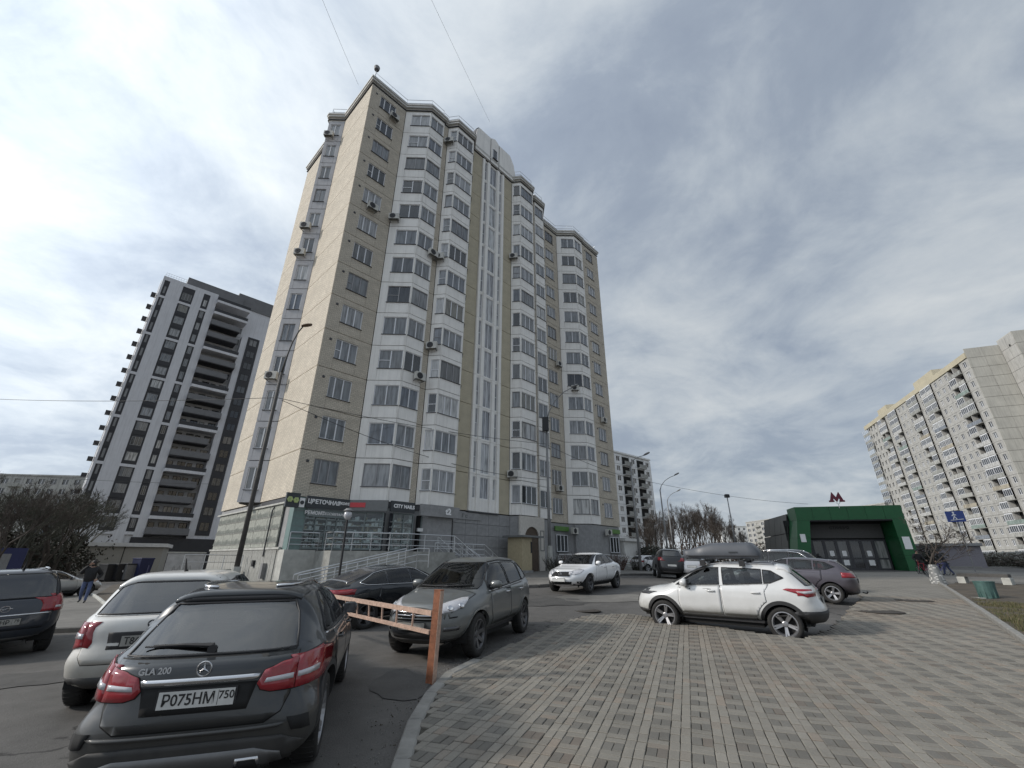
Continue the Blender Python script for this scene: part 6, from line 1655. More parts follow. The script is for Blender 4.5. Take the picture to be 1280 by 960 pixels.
# ============ grey crossover facing the camera
def car_grey_suv():
    P = paint('grey_green_metallic_paint', (0.135, 0.142, 0.14), .3, .32, ((.13, .122, .105), -.05, .62), .6)
    sil = [(.35, .27, 2.4), (.12, .29, 2.4), (.02, .50, 2.6), (.0, .75, 2.8), (.05, .95, 3.4), (.12, 1.10, 3.8), (.45, 1.46, 5), (.62, 1.60, 6), (1.0, 1.655, 6), (1.7, 1.68, 6), (2.35, 1.64, 6), (2.7, 1.52, 5), (3.3, 1.18, 4.4), (3.5, 1.08, 4), (3.9, 1.04, 3.6), (4.35, .93, 2.7), (4.50, .80, 2.4), (4.56, .60, 2.3), (4.53, .37, 2.5), (4.3, .24, 2.6), (2.3, .24, 2.4)]
    c = Car('grey_crossover', 4.57, 1.82, 1.68, sil, (1.10, .98), .70, 2.62, .99, .36, P, 'dusty grey crossover facing the camera behind the orange barrier', 'car', (.88, .84))
    ws = [(-.68, 1.10), (.68, 1.10), (.70, 1.16), (.58, 1.50), (.5, 1.56), (-.5, 1.56), (-.58, 1.50), (-.70, 1.16)]
    c.glass('windscreen', ws, 'front')
    c.seamed('bonnet', [(3.50, -.72), (3.50, .72), (4.0, .72), (4.36, .58), (4.44, .3), (4.44, -.3), (4.36, -.58), (4.0, -.72)], 'top', P, .006)
    for sg in (1, -1):
        f = (lambda p: [(a * sg, b) for a, b in p][::sg])
        o = c.patch('headlamp', [(-.36, .80), (-.20, .775), (.02, .80), (.26, .885), (.40, .985), (.24, .985), (-.08, .93), (-.32, .875)], 'DFL' if sg > 0 else 'DFR', M['lamp_white'], .012, None, .04)
        for cx in (.58, .70):
            q = MB(); p, n = c.hit('front', sg * cx, .835 + (cx - .55) * .25)
            q.lathe([(.0, .004), (.03, .012), (.048, .016), (.055, .006)], 14, 0, Matrix.Translation(p + n * .01) @ n.to_track_quat('Z', 'Y').to_matrix().to_4x4()); q.build('lamp_bowl', M['chrome'], o)
        c.patch('fog_lamp', f([(.52, .50), (.72, .51), (.74, .565), (.54, .56)]), 'front', M['lamp_dark'], .012)
        c.patch('washer_cap', f([(.60, .69), (.70, .70), (.70, .72), (.60, .712)]), 'front', M['seam'], .008)
    g_ = c.patch('grille', [(-.40, .66), (.40, .66), (.43, .82), (-.43, .82)], 'front', M['void'], .012)
    for z in (.69, .735, .785): c.line('grille_bar', [(-.40, z), (.40, z)], 'front', .012, M['chrome'] if z > .7 else P, .016, g_)
    q = MB(); p, n = c.hit('front', 0, .76); q.box((-.04, -.05, -.05), (-.025, .05, .05)); 
    q = MB(); q.tube([(0, -.05, .045), (0, -.038, -.045)], .01, 5); q.tube([(0, .05, .045), (0, .038, -.045)], .01, 5); q.tube([(0, -.042, 0), (0, .042, 0)], .01, 5)
    o = q.build('emblem', M['chrome'], c.root); o.location = p + Vector((.035, 0, 0))
    c.patch('lower_grille', [(-.42, .40), (.42, .40), (.46, .52), (-.46, .52)], 'front', M['cladding'], .010)
    c.plate_at('front', .585, '', '', True, off=.02)
    c.patch('bumper_trim', [(-.85, .31), (.85, .31), (.84, .39), (-.84, .39)], 'front', M['cladding'], .010)
    sw = [[(.50, 1.20), (.95, 1.15), (1.0, 1.15), (.99, 1.52), (.78, 1.50)], [(1.06, 1.15), (1.92, 1.11), (1.94, 1.56), (1.10, 1.54)], [(2.0, 1.11), (3.05, 1.07), (2.95, 1.22), (2.62, 1.45), (2.42, 1.54), (2.02, 1.56)]]
    c.glasshouse(sw)
    for sd in 'LR':
        c.line('window_trim', [(.46, 1.17), (1.0, 1.125), (2.0, 1.085), (3.1, 1.045)], sd, .009, M['chrome'], .006)
        c.line('window_trim', [(3.08, 1.09), (2.98, 1.25), (2.64, 1.48), (2.44, 1.57), (2.0, 1.60), (1.0, 1.57)], sd, .009, M['black'], .012)
        a = c.seamed('door', [(1.50, .45), (1.96, .45), (1.98, 1.07), (1.08, 1.11)] + arc(c.ro, c.wr, .53, 55, 20, 5), sd, P); b = c.seamed('door', [(2.0, .45), (2.98, .45), (3.10, .70), (3.08, 1.03), (2.0, 1.07)], sd, P)
        sg = 1 if sd == 'L' else -1
        for x_, dr in ((1.30, a), (2.18, b)):
            p, n = c.hit(sd, x_, .98); MB().tube([p + Vector((-.1, 0, 0)), p + Vector((-.07, sg * .035, 0)), p + Vector((.07, sg * .035, 0)), p + Vector((.1, 0, 0))], [.012, .017, .017, .012], 6).build('handle', M['chrome'], dr, smooth=True)
        c.patch('sill_trim', [(1.45, .30), (3.1, .30), (3.1, .40), (1.45, .40)], sd, M['cladding'], .010)
    c.line('wiper', [(-.55, 1.135), (.1, 1.12)], 'front', .01, M['black'], .02); c.line('wiper', [(.0, 1.13), (.6, 1.15)], 'front', .01, M['black'], .02)
    c.glass('rear_window', [(-.55, 1.15), (.55, 1.15), (.48, 1.5), (-.48, 1.5)], 'rear', M['car_glass_dark'])
    c.wheels(7, M['rim_dark'], False, .225); c.mirror(2.92, 1.13, P, .2, (.08, .12, .08)); c.arch_trim(.03, P)
    c.cabin(1.15, 3.05)
    return c
fl, rl_ = G(598, 821), G(655, 791)
hd = 200; f_ = Vector((math.sin(R(hd)), math.cos(R(hd)), 0)); lft = Vector((-f_.y, f_.x, 0))
mid = (fl + rl_) / 2 - lft * (.91 * .965 - .02) + f_ * (2.285 - (.99 + 1.31))
car_grey_suv().place(mid.x, mid.y, hd)

# ============ white crossover with the roof box
def car_white_crossover():
    P = paint('white_crossover_paint', (0.62, 0.62, 0.61), 0, .25, ((.28, .28, .24), .20, .66), .8)
    sil = [(.30, .33, 2.4), (.10, .36, 2.4), (.0, .52, 2.5), (.02, .70, 2.8), (.10, .86, 3.2), (.13, 1.0, 3.6), (.18, 1.10, 4), (.45, 1.34, 5), (.62, 1.49, 6), (.66, 1.53, 6), (1.1, 1.57, 6), (1.8, 1.59, 6), (2.35, 1.55, 6), (2.75, 1.41, 5), (3.25, 1.12, 4.4), (3.45, 1.04, 4), (3.85, .99, 3.6), (4.18, .88, 2.8), (4.33, .74, 2.5), (4.38, .55, 2.4), (4.34, .38, 2.4), (4.1, .26, 2.4), (2.3, .25, 2.4)]
    c = Car('white_crossover', 4.377, 1.806, 1.59, sil, (1.07, .96), .70, 2.646, .83, .345, P, 'white crossover carrying a grey roof box on the edge of the pavers', 'car', (.88, .82))
    sw = [[(.70, 1.28), (.98, 1.17), (1.10, 1.16), (1.10, 1.44), (.93, 1.42)], [(1.14, 1.16), (1.98, 1.11), (2.0, 1.475), (1.14, 1.45)], [(2.08, 1.11), (3.12, 1.06), (2.98, 1.17), (2.62, 1.39), (2.40, 1.46), (2.08, 1.475)]]
    c.glasshouse(sw, surround=.035)
    for sd in 'LR':
        sg = 1 if sd == 'L' else -1
        a = c.seamed('door', [(1.38, .46), (2.02, .46), (2.05, 1.08), (1.02, 1.14), (1.12, .98)] + arc(c.ro, c.wr, .52, 58, 18, 5), sd, P); b = c.seamed('door', [(2.07, .46), (3.0, .46), (3.06, .70), (3.05, 1.03), (2.07, 1.08)], sd, P)
        for x_, dr in ((1.30, a), (2.27, b)):
            p, n = c.hit(sd, x_, .965); MB().tube([p + Vector((-.1, 0, 0)), p + Vector((-.07, sg * .035, 0)), p + Vector((.07, sg * .035, 0)), p + Vector((.1, 0, 0))], [.012, .017, .017, .012], 6).build('handle', P, dr, smooth=True)
        c.patch('sill_trim', [(1.34, .28), (3.0, .28), (3.02, .44), (1.36, .44)], sd, M['cladding'], .014)
        c.patch('tail_lamp', [(.10, .93), (.30, .90), (.52, .985), (.74, 1.045), (.68, 1.07), (.16, 1.055)], sd, M['lamp_red'], .012)
        c.patch('lamp_strip', [(.14, .985), (.34, .965), (.50, 1.015), (.18, 1.02)], sd, M['lamp_white'], .018)
        c.patch('headlamp', [(3.92, .86), (4.20, .80), (4.27, .84), (4.12, .915), (3.86, .93)], sd, M['lamp_dark'], .012)
        c.patch('bumper_side', [(.02, .34), (.40, .34)] + arc(c.ro, c.wr, .47, 178, 150, 4) + [(.30, .62), (.03, .62)], sd, M['cladding'], .016)
        c.patch('bumper_side', [(4.02, .30), (4.33, .34), (4.33, .46), (4.06, .46)], sd, M['cladding'], .014)
        c.line('roof_rail', [(.85, 1.535), (1.2, 1.555), (2.1, 1.55), (2.5, 1.49)], sd, .016, M['rim_silver'], .022)
    for sg in (1, -1):
        f = (lambda p: [(a_ * sg, b_) for a_, b_ in p][::sg])
        c.patch('tail_lamp', f([(.56, .95), (.82, .93), (.80, 1.05), (.58, 1.04)]), 'rear', M['lamp_red'], .014)
        c.patch('headlamp', f([(.50, .80), (.74, .81), (.78, .88), (.56, .87)]), 'front', M['lamp_dark'], .012)
    c.patch('bumper_trim', [(-.84, .34), (.84, .34), (.84, .62), (-.84, .62)], 'rear', M['cladding'], .016)
    c.patch('bumper_trim', [(-.80, .30), (.80, .30), (.80, .45), (-.80, .45)], 'front', M['cladding'], .014)
    c.glass('rear_window', [(-.60, 1.13), (.60, 1.13), (.52, 1.44), (-.52, 1.44)], 'rear', M['car_glass_dark'])
    c.patch('rear_spoiler', [(.55, -.56), (.55, .56), (.82, .58), (.82, -.58)], 'top', P, .025)
    c.plate_at('rear', .80, '', '', True, off=.002)
    c.glass('windscreen', [(-.66, 1.10), (.66, 1.10), (.52, 1.50), (-.52, 1.50)], 'front')
    c.patch('grille', [(-.42, .60), (.42, .60), (.40, .76), (-.40, .76)], 'front', M['void'], .012)
    c.arch_trim(.075); c.wheels(5, M['rim_silver'], True, .225, .25); c.mirror(2.88, 1.10, P, .22, (.10, .13, .095))
    c.cabin(1.15, 3.0)
    return c
hw = -54
a, b = G(822, 776), G(975, 791)
f_ = Vector((math.sin(R(hw)), math.cos(R(hw)), 0)); lft = Vector((-f_.y, f_.x, 0))
mid = (a + b) / 2 - lft * (.903 * .965 - .02) + f_ * (2.19 - (.83 + 1.323))
mid = mid * .945 + Vector((.22, .05, 0))
wc = car_white_crossover().place(mid.x, mid.y, hw)
# the roof box lies on two bars across the roof
RBX = empty('roof_box', label='long grey hard roof box on black bars above the white crossover', cat='roof box')
q = MB(); n = 22; rows = []
def rbx(t):   # t along the length 0 tail .. 1 nose: half width, top height, bottom height
    w = .40 * (1 - .55 * sstep(.72, 1.0, t)) * (.86 + .14 * sstep(0, .08, t))
    top = .13 + .22 * sstep(0, .10, t) * (1 - .88 * sstep(.52, 1.02, t)); return w, top
vs = []; S = 12
for i in range(n + 1):
    t = i / n; w, top = rbx(t); x = t * 2.15
    for k in range(S):
        an = math.pi * 2 * k / S
        cx, cy = math.cos(an), math.sin(an); e = .5
        sx = math.copysign(abs(cx) ** .35, cx); sz = math.copysign(abs(cy) ** .45, cy)
        vs.append((x, w * sx, (top if sz > 0 else .09) * (sz if sz > 0 else sz) + .09))
fs = []
for i in range(n):
    for k in range(S): fs.append((i * S + k, (i + 1) * S + k, (i + 1) * S + (k + 1) % S, i * S + (k + 1) % S))
fs += [tuple(range(S)), tuple(n * S + k for k in range(S))[::-1]]
q.add(vs, fs); o = q.build('box_shell', mat('grey_box_plastic', (.075, .082, .095), .45, var=.12, scale=2), RBX, smooth=True)
MB().box((.02, -.41, .075), (2.0, .41, .10)).build('box_seam', M['black'], RBX)
MB().box((.55, .395, .17), (.78, .412, .20)).box((.55, -.412, .17), (.78, -.395, .20)).build('badge', M['sign_dark'], RBX)
q = MB()
for x in (.45, 1.5):
    q.box((x - .04, -.60, -.06), (x + .04, .60, -.015))
    for y in (-.57, .57): q.cham((x - .07, y - .05, -.17), (x + .07, y + .05, -.01), .02)
q.build('roof_bar', M['black'], RBX)
RBX.matrix_world = wc.root.matrix_world @ Matrix.Translation((1.12, .12, 1.665)) @ Matrix.Diagonal((.86, .95, .9, 1))

# ============ white saloon in front of the tower
def car_white_saloon():
    P = paint('white_saloon_paint', (0.80, 0.80, 0.80), 0, .25, ((.45, .33, .3), .05, .4), .8)
    sil = [(.35, .27, 2.4), (.10, .30, 2.4), (.0, .5, 2.6), (.02, .75, 2.8), (.04, .98, 3.2), (.10, 1.07, 3.6), (.55, 1.12, 4), (.80, 1.16, 4.4), (1.35, 1.40, 5.5), (1.75, 1.475, 6), (2.3, 1.475, 6), (2.75, 1.37, 5.2), (3.3, 1.08, 4.4), (3.6, .98, 4), (4.2, .90, 3.4), (4.62, .78, 2.5), (4.80, .62, 2.3), (4.84, .45, 2.3), (4.72, .28, 2.3), (4.4, .22, 2.4), (2.3, .2, 2.4)]
    c = Car('white_saloon', 4.85, 1.795, 1.475, sil, (1.02, .90), .69, 2.775, 1.05, .335, P, 'shiny white saloon parked along the kerb before the tower', 'car', (.84, .80))
    c.glass('windscreen', [(-.70, 1.03), (.70, 1.03), (.54, 1.39), (-.54, 1.39)], 'front')
    c.patch('bonnet_seam', [(-.60, .865), (.60, .865), (.60, .872), (-.60, .872)], 'front', M['seam'], .006)
    g_ = c.patch('grille', [(-.40, .60), (.40, .60), (.47, .77), (-.47, .77)], 'front', M['void'], .012)
    c.line('grille_trim', [(-.40, .60), (.40, .60), (.47, .77), (-.47, .77), (-.40, .60)], 'front', .014, M['chrome'], .014, g_)
    q = MB(); p, n = c.hit('front', 0, .70); q.tube([(0, .055 * math.cos(R(a_)), .05 * math.sin(R(a_))) for a_ in range(0, 375, 20)], .01, 5); q.box((-.008, -.07, -.012), (.008, .07, .012)); o = q.build('emblem', M['chrome'], c.root); o.location = p + Vector((.025, 0, 0))
    c.patch('lower_grille', [(-.42, .33), (.42, .33), (.46, .43), (-.46, .43)], 'front', M['void'], .010)
    c.plate_at('front', .49, '', '', False, off=.02)
    for sg in (1, -1):
        f = (lambda p_: [(a_ * sg, b_) for a_, b_ in p_][::sg])
        c.patch('headlamp', [(-.30, .68), (-.10, .66), (.14, .70), (.40, .83), (.30, .86), (-.02, .83), (-.26, .76)], 'DFL' if sg > 0 else 'DFR', M['lamp_white'], .012, None, .05)
        c.patch('fog_lamp', f([(.58, .36), (.74, .36), (.72, .43), (.60, .43)]), 'front', M['void'], .010)
    sw = [[(.82, 1.13), (1.50, 1.08), (1.50, 1.36), (1.34, 1.32)], [(1.56, 1.08), (2.16, 1.05), (2.16, 1.39), (1.75, 1.385), (1.56, 1.375)], [(2.22, 1.05), (3.12, 1.0), (2.98, 1.11), (2.66, 1.29), (2.44, 1.37), (2.22, 1.39)]]
    c.glasshouse(sw)
    for sd in 'LR':
        sg = 1 if sd == 'L' else -1
        a_ = c.seamed('door', [(1.58, .34), (2.18, .34), (2.20, 1.02), (1.40, 1.06), (1.36, .86)] + arc(c.ro, c.wr, .49, 55, 20, 5), sd, P); b_ = c.seamed('door', [(2.22, .34), (3.18, .34), (3.28, .60), (3.20, .96), (2.22, 1.02)], sd, P)
        for x_, dr in ((1.52, a_), (2.38, b_)):
            p, n = c.hit(sd, x_, .90); MB().tube([p + Vector((-.1, 0, 0)), p + Vector((-.07, sg * .035, 0)), p + Vector((.07, sg * .035, 0)), p + Vector((.1, 0, 0))], [.012, .016, .016, .012], 6).build('handle', M['chrome'], dr, smooth=True)
        c.line('side_strip', [(1.6, .40), (3.2, .38)], sd, .010, M['black'], .006)
    c.wheels(5, M['rim_dark'], True); c.mirror(3.0, 1.05, P, .18); c.arch_trim(.025, P)
    c.glass('rear_window', [(-.6, 1.16), (.6, 1.16), (.5, 1.36), (-.5, 1.36)], 'rear', M['car_glass_dark'])
    c.cabin(1.35, 3.1)
    return c
hs = 215
p = at(731, 690, 20.6)
f_ = Vector((math.sin(R(hs)), math.cos(R(hs)), 0))
car_white_saloon().place(p.x, p.y, hs)

# ============ dark fastback behind the barrier
def car_fastback(P, name, label, heading, pos, H=1.42, L=4.75, rim=None, red=True):
    s_ = H / 1.42
    sil = [(.30, .28, 2.4), (.08, .32, 2.4), (0, .5, 2.6), (.02, .72, 2.8), (.04, .98, 3.2), (.12, 1.03, 3.6), (.45, 1.08 * s_, 4), (.95, 1.25 * s_, 5), (1.6, 1.40 * s_, 6), (2.2, 1.42 * s_, 6), (2.7, 1.34 * s_, 5.2), (3.25, 1.06 * s_, 4.4), (3.55, .97, 4), (4.15, .90, 3.4), (L - .22, .77, 2.6), (L - .05, .58, 2.4), (L - .08, .36, 2.4), (L - .4, .24, 2.4), (2.3, .22, 2.4)]
    c = Car(name, L, 1.84, H, sil, (1.0, .90), .68, 2.80, .98, .345, P, label, 'car', (.84, .80))
    sw = [[(.85, 1.10 * s_), (1.0, 1.05), (1.55, 1.03), (1.55, 1.30 * s_), (1.25, 1.25 * s_)], [(1.60, 1.03), (2.28, 1.0), (2.28, 1.335 * s_), (1.60, 1.31 * s_)], [(2.34, 1.0), (3.12, .97), (2.7, 1.22 * s_), (2.5, 1.31 * s_), (2.34, 1.335 * s_)]]
    c.glasshouse(sw, surround=.02)
    for sd in 'LR':
        c.line('window_trim', [(.82, 1.08 * s_), (.98, 1.025), (1.6, 1.005), (2.3, .975), (3.15, .945)], sd, .011, M['chrome'], .008)
        c.line('window_trim', [(.82, 1.09 * s_), (1.25, 1.28 * s_), (1.6, 1.34 * s_), (2.3, 1.36 * s_), (2.56, 1.32 * s_), (3.15, .965)], sd, .011, M['chrome'], .008)
        c.patch('tail_lamp', [(.05, .84), (.34, .86), (.38, .94), (.08, .97)], sd, M['lamp_red'], .012)
        c.seamed('door', [(1.52, .36), (2.30, .36), (2.32, .97), (1.35, 1.0), (1.32, .84)] + arc(c.ro, c.wr, .50, 52, 18, 5), sd, P); c.seamed('door', [(2.34, .36), (3.2, .36), (3.25, .6), (3.2, .92), (2.34, .97)], sd, P)
        c.patch('headlamp', [(L - .55, .74), (L - .2, .68), (L - .16, .74), (L - .4, .82)], sd, M['lamp_white'], .012)
    for sg in (1, -1): c.patch('tail_lamp', [(sg * a_, b_) for a_, b_ in [(.45, .85), (.84, .84), (.82, .96), (.5, .95)]][::sg], 'rear', M['lamp_red'], .014)
    c.patch('rear_window', [(.55, -.55), (.55, .55), (1.45, .5), (1.45, -.5)], 'top', M['lamp_dark'], .007)
    c.plate_at('rear', .62, '', '', True, off=.0)
    c.glass('windscreen', [(-.66, 1.0), (.66, 1.0), (.5, 1.32 * s_), (-.5, 1.32 * s_)], 'front')
    c.wheels(5, rim or M['rim_dark'], True); c.mirror(2.98, 1.0, P, .18); c.arch_trim(.025, P)
    c.cabin(1.4, 3.1, .34)
    return c.place(pos[0], pos[1], heading)
PB = paint('black_blue_paint', (0.012, 0.016, 0.022), .2, .22, ((.07, .066, .06), .0, .35), .9)
hh = 44
car_fastback(PB, 'dark_fastback', 'black fastback with a chrome window outline between shop steps and barrier', hh, tail_xy(-4.95, 12.1, hh, 4.75))
PS = paint('silver_saloon_paint', (0.40, 0.41, 0.42), .5, .32, ((.2, .19, .17), .0, .4), .6)
pv = at(68, 700, 35.2)
car_fastback(PS, 'silver_saloon', 'silver saloon standing behind the dark minivan near the walking person', 22, (pv.x - .4, pv.y + .6), 1.47, 4.8, M['rim_dark'])
PPU = paint('mauve_grey_paint', (0.095, 0.085, 0.10), .4, .3, ((.14, .13, .12), .0, .4), .7)
def car_hatch(P, name, label, heading, pos, L=4.3, H=1.48, lamp_col='lamp_red', rails=False, rim=None, hook=False, W=1.80):
    k = H / 1.48
    sil = [(.30, .30, 2.4), (.08, .33, 2.4), (0, .52, 2.6), (.02, .75, 2.9), (.06, .98 * k, 3.4), (.16, 1.08 * k, 3.8), (.42, 1.32 * k, 5), (.60, 1.42 * k, 6), (1.1, 1.475 * k, 6), (1.8, 1.48 * k, 6), (2.3, 1.42 * k, 5.4), (2.8, 1.2 * k, 4.6), (3.1, 1.03 * k, 4), (3.5, .98 * k, 3.8), (L - .35, .87 * k, 2.9), (L - .08, .72, 2.5), (L, .52, 2.4), (L - .08, .34, 2.4), (L - .3, .24, 2.4), (2.2, .23, 2.4)]
    c = Car(name, L, W, H, sil, (1.03 * k, .94 * k), .70, L * .61, .82, .33 * (k ** .7), P, label, 'car', (.88, .82))
    r = c.ro + c.wb
    sw = [[(.62, 1.20 * k), (.90, 1.10 * k), (1.25, 1.09 * k), (1.25, 1.38 * k), (.90, 1.34 * k)], [(1.31, 1.09 * k), (2.05, 1.06 * k), (2.05, 1.39 * k), (1.31, 1.385 * k)], [(2.12, 1.06 * k), (2.92, 1.02 * k), (2.56, 1.26 * k), (2.3, 1.36 * k), (2.12, 1.39 * k)]]
    c.glasshouse(sw)
    for sd in 'LR':
        c.patch('tail_lamp', [(.06, .86 * k), (.34, .88 * k), (.44, 1.0 * k), (.20, 1.03 * k)], sd, M['lamp_red'], .012)
        c.seamed('door', [(1.36, .38), (2.07, .38), (2.09, 1.03 * k), (1.05, 1.06 * k)] + arc(c.ro, c.wr, .50, 60, 20, 5), sd, P); c.seamed('door', [(2.11, .38), (r - .58, .38), (r - .45, .62), (2.98, .98 * k), (2.11, 1.03 * k)], sd, P)
        c.patch('headlamp', [(L - .55, .76 * k), (L - .16, .70 * k), (L - .12, .76 * k), (L - .4, .86 * k)], sd, M['lamp_white'], .012)
        if rails:
            c.line('roof_rail', [(.75, 1.43 * k), (1.3, 1.45 * k), (2.1, 1.42 * k), (2.35, 1.37 * k)], sd, .02, M['chrome'], .035)
            c.line('window_trim', [(.58, 1.18 * k), (.88, 1.37 * k), (1.3, 1.415 * k), (2.3, 1.40 * k)], sd, .02, M['chrome'], .008)
            c.line('window_trim', [(.58, 1.18 * k), (.88, 1.075 * k), (2.1, 1.035 * k), (2.95, 1.0 * k)], sd, .012, M['chrome'], .008)
    for sg in (1, -1):
        c.patch('tail_lamp', [(sg * a_, b_) for a_, b_ in [(.50, .88 * k), (.82, .86 * k), (.80, 1.02 * k), (.56, 1.01 * k)]][::sg], 'rear', M['lamp_red'], .014)
        c.patch('headlamp', [(sg * a_, b_) for a_, b_ in [(.48, .70 * k), (.76, .70 * k), (.76, .80 * k), (.52, .78 * k)]][::sg], 'front', M['lamp_white'], .014)
    c.glass('rear_window', [(-.58, 1.10 * k), (.58, 1.10 * k), (.50, 1.36 * k), (-.50, 1.36 * k)], 'rear', M['car_glass_dark'])
    c.patch('rear_spoiler', [(.52, -.54), (.52, .54), (.80, .56), (.80, -.56)], 'top', P, .02)
    c.plate_at('rear', .78, '', '', False, off=.0); c.plate_at('front', .5, '', '', False, off=.02)
    c.glass('windscreen', [(-.64, 1.06 * k), (.64, 1.06 * k), (.5, 1.38 * k), (-.5, 1.38 * k)], 'front')
    c.patch('grille', [(-.4, .56), (.4, .56), (.42, .70), (-.42, .70)], 'front', M['void'], .012)
    c.patch('bumper_trim', [(-.78, .31), (.78, .31), (.80, .42), (-.80, .42)], 'rear', M['cladding'], .012)
    c.wheels(5, rim or M['rim_silver'], True); c.mirror(2.8, 1.05 * k, P, .18); c.arch_trim(.03, P)
    if hook: MB().tube([(-.02, 0, .40), (-.14, 0, .38), (-.17, 0, .44)], [.025, .025, .03], 6).build('tow_hook', M['black'], c.root)
    c.cabin(1.0, 2.85, .38 * k)
    return c.place(pos[0], pos[1], heading)
a = G(1043, 752)
f_ = Vector((math.sin(R(-52)), math.cos(R(-52)), 0)); lft = Vector((-f_.y, f_.x, 0))
p = a - lft * .85 + f_ * (2.2 - .82)
car_hatch(PPU, 'mauve_hatchback', 'mauve grey hatchback partly hidden behind the white crossover', -52, (p.x, p.y), 4.4, 1.49, hook=True)
PK = paint('black_suv_paint', (0.012, 0.013, 0.016), .2, .22, ((.06, .056, .05), .0, .4), .9)
p2 = p + Vector((1.7, 2.9, 0)) + f_ * .9
car_hatch(PK, 'black_suv', 'black off-roader with silver roof rails beyond the mauve hatchback', -52, (p2.x, p2.y), 4.9, 1.76, rails=True, W=1.9)
PV = paint('black_van_paint', (0.014, 0.014, 0.016), .1, .3, ((.06, .056, .05), .0, .5), .7)
p3 = at(838, 700, 31)
car_hatch(PV, 'black_minibus', 'black high car seen from behind with a white number plate by the far kerb', 12, (p3.x + .4, p3.y + 1.9), 4.5, 1.78, W=1.82)
p4 = at(866, 700, 33)
car_hatch(paint('pale_silver_paint', (.5, .5, .51), .3, .3), 'pale_hatchback', 'pale silver hatchback just beyond the black high car', 25, (p4.x, p4.y), 4.2, 1.5)
p5 = at(812, 696, 46)
car_hatch(paint('old_white_paint', (.6, .6, .6), 0, .3), 'far_white_car', 'white car far down the lane between lamp post and hedge', 60, (p5.x, p5.y), 4.2, 1.45)
for i, (px, d, col, nm, lb) in enumerate([(1243, 88, (.6, .6, .6), 'far_white_hatchback', 'small white hatchback parked before the long panel block'), (1263, 90, (.10, .03, .03), 'far_red_hatchback', 'small dark red hatchback next to the far white one')]):
    pp = at(px, 690, d); car_hatch(paint(nm + '_paint', col, 0, .3), nm, lb, 100, (pp.x, pp.y), 4.1, 1.45)
# ---------------------------------------------------------------- lamps, wires, barrier, furniture
M['lamp_rust'] = mat('brown_lamp_housing', (0.12, 0.075, 0.045), .6, .2, var=.2, scale=10)
M['orange_paint'] = mat('worn_orange_paint', (0.26, 0.10, 0.05), .7, var=.35, scale=14, bump=.3)
M['orange_pale'] = mat('bleached_orange_paint', (0.45, 0.31, 0.24), .75, var=.3, scale=16, bump=.3)
M['wire'] = mat('overhead_wire', (0.03, 0.03, 0.03), .7, var=0)
M['dark_pole'] = mat('dark_weathered_pole', (.075, .07, .065), .7, .2, var=.25, scale=5)
def street_lamp(name, base, top, heads, label, r0=.11, r1=.065, head=M['galv'], group=None, sleeve=0.0, pole=None):
    """pole from base straight up to height top; heads: (dx, dy, dz) ends of arms from the pole top"""
    t = empty(name, base, 0, label, 'street lamp', group)
    h = top - base[2]
    MB().tube([(0, 0, -.3), (0, 0, h * .5), (0, 0, h)], [r0, (r0 + r1) / 2, r1], 10).build('pole', pole or M['galv'], t, smooth=True)
    if sleeve: MB().tube([(0, 0, -.3), (0, 0, sleeve)], r0 * 1.5, 10).build('sleeve', M['pale_concrete'], t)
    for (dx, dy, dz) in heads:
        p = [Vector((0, 0, h - .1)), Vector((dx * .10, dy * .10, h + dz * .28)), Vector((dx * .34, dy * .34, h + dz * .62)), Vector((dx * .66, dy * .66, h + dz * .86)), Vector((dx, dy, h + dz))]
        MB().tube(p, [r1 * .8, r1 * .6, r1 * .5, r1 * .5, r1 * .5], 8).build('arm', pole or M['galv'], t, smooth=True)
        d = Vector((dx, dy, 0)).normalized(); a = math.atan2(d.y, d.x)
        q = MB(); q.lathe([(0, 0), (.10, .03), (.15, .2), (.16, .42), (.12, .62), (0, .68)], 12, 0, Matrix.Diagonal((1, .62, 1, 1)))
        o = q.build('lamp_head', head, t, smooth=True); o.matrix_local = Matrix.Translation(Vector((dx, dy, h + dz)) - d * .12) @ Matrix.Rotation(a, 4, 'Z') @ Matrix.Rotation(R(66), 4, 'Y') @ Matrix.Rotation(R(90), 4, 'Z')
    return t
def pole_between(px0, px1, dist):
    a, b = at(px0[0], px0[1], dist), at(px1[0], px1[1], dist); return a, b
def arm_vec(p_top, head_px, dist):
    q = at(head_px[0], head_px[1], dist); return (q.x - p_top.x, q.y - p_top.y, q.z - p_top.z)
a = at(292, 690, 27); tp = at(352, 466, 27)
street_lamp('street_lamp', (tp.x, tp.y, gz(tp.x, tp.y)), tp.z, [arm_vec(tp, (379, 408), 27)], 'tall brown headed street lamp leaning over the lit brick corner', .14, .08, M['lamp_rust'], sleeve=1.4, pole=M['dark_pole'])
LP1 = tp
tp = at(683, 527, 37); t = street_lamp('street_lamp', (tp.x, tp.y, gz(tp.x, tp.y)), tp.z, [arm_vec(tp, (716, 484), 37)], 'street lamp with a dark box near its top before the far half', .15, .08, sleeve=2.0)
MB().box((-.38, -.3, tp.z - gz(tp.x, tp.y) - .9), (.18, .12, tp.z - gz(tp.x, tp.y) + .35)).build('control_box', M['black'], t)
LP2 = tp
for px, top, hd, d, lb in [((800, 711), (788, 580), (806, 569), 43, 'street lamp in front of the white tiled block'), ((827, 660), (825, 612), (844, 594), 58, 'curved street lamp rising over the bare trees, the taller of two'), ((836, 660), (834, 626), (847, 614), 76, 'curved street lamp over the bare trees, the lower and farther of two')]:
    tp = at(top[0], top[1], d); street_lamp('street_lamp', (tp.x, tp.y, gz(tp.x, tp.y)), tp.z, [arm_vec(tp, hd, d)], lb, .13, .07, group='street lamps along the lane')
    if d == 43: LP3 = tp
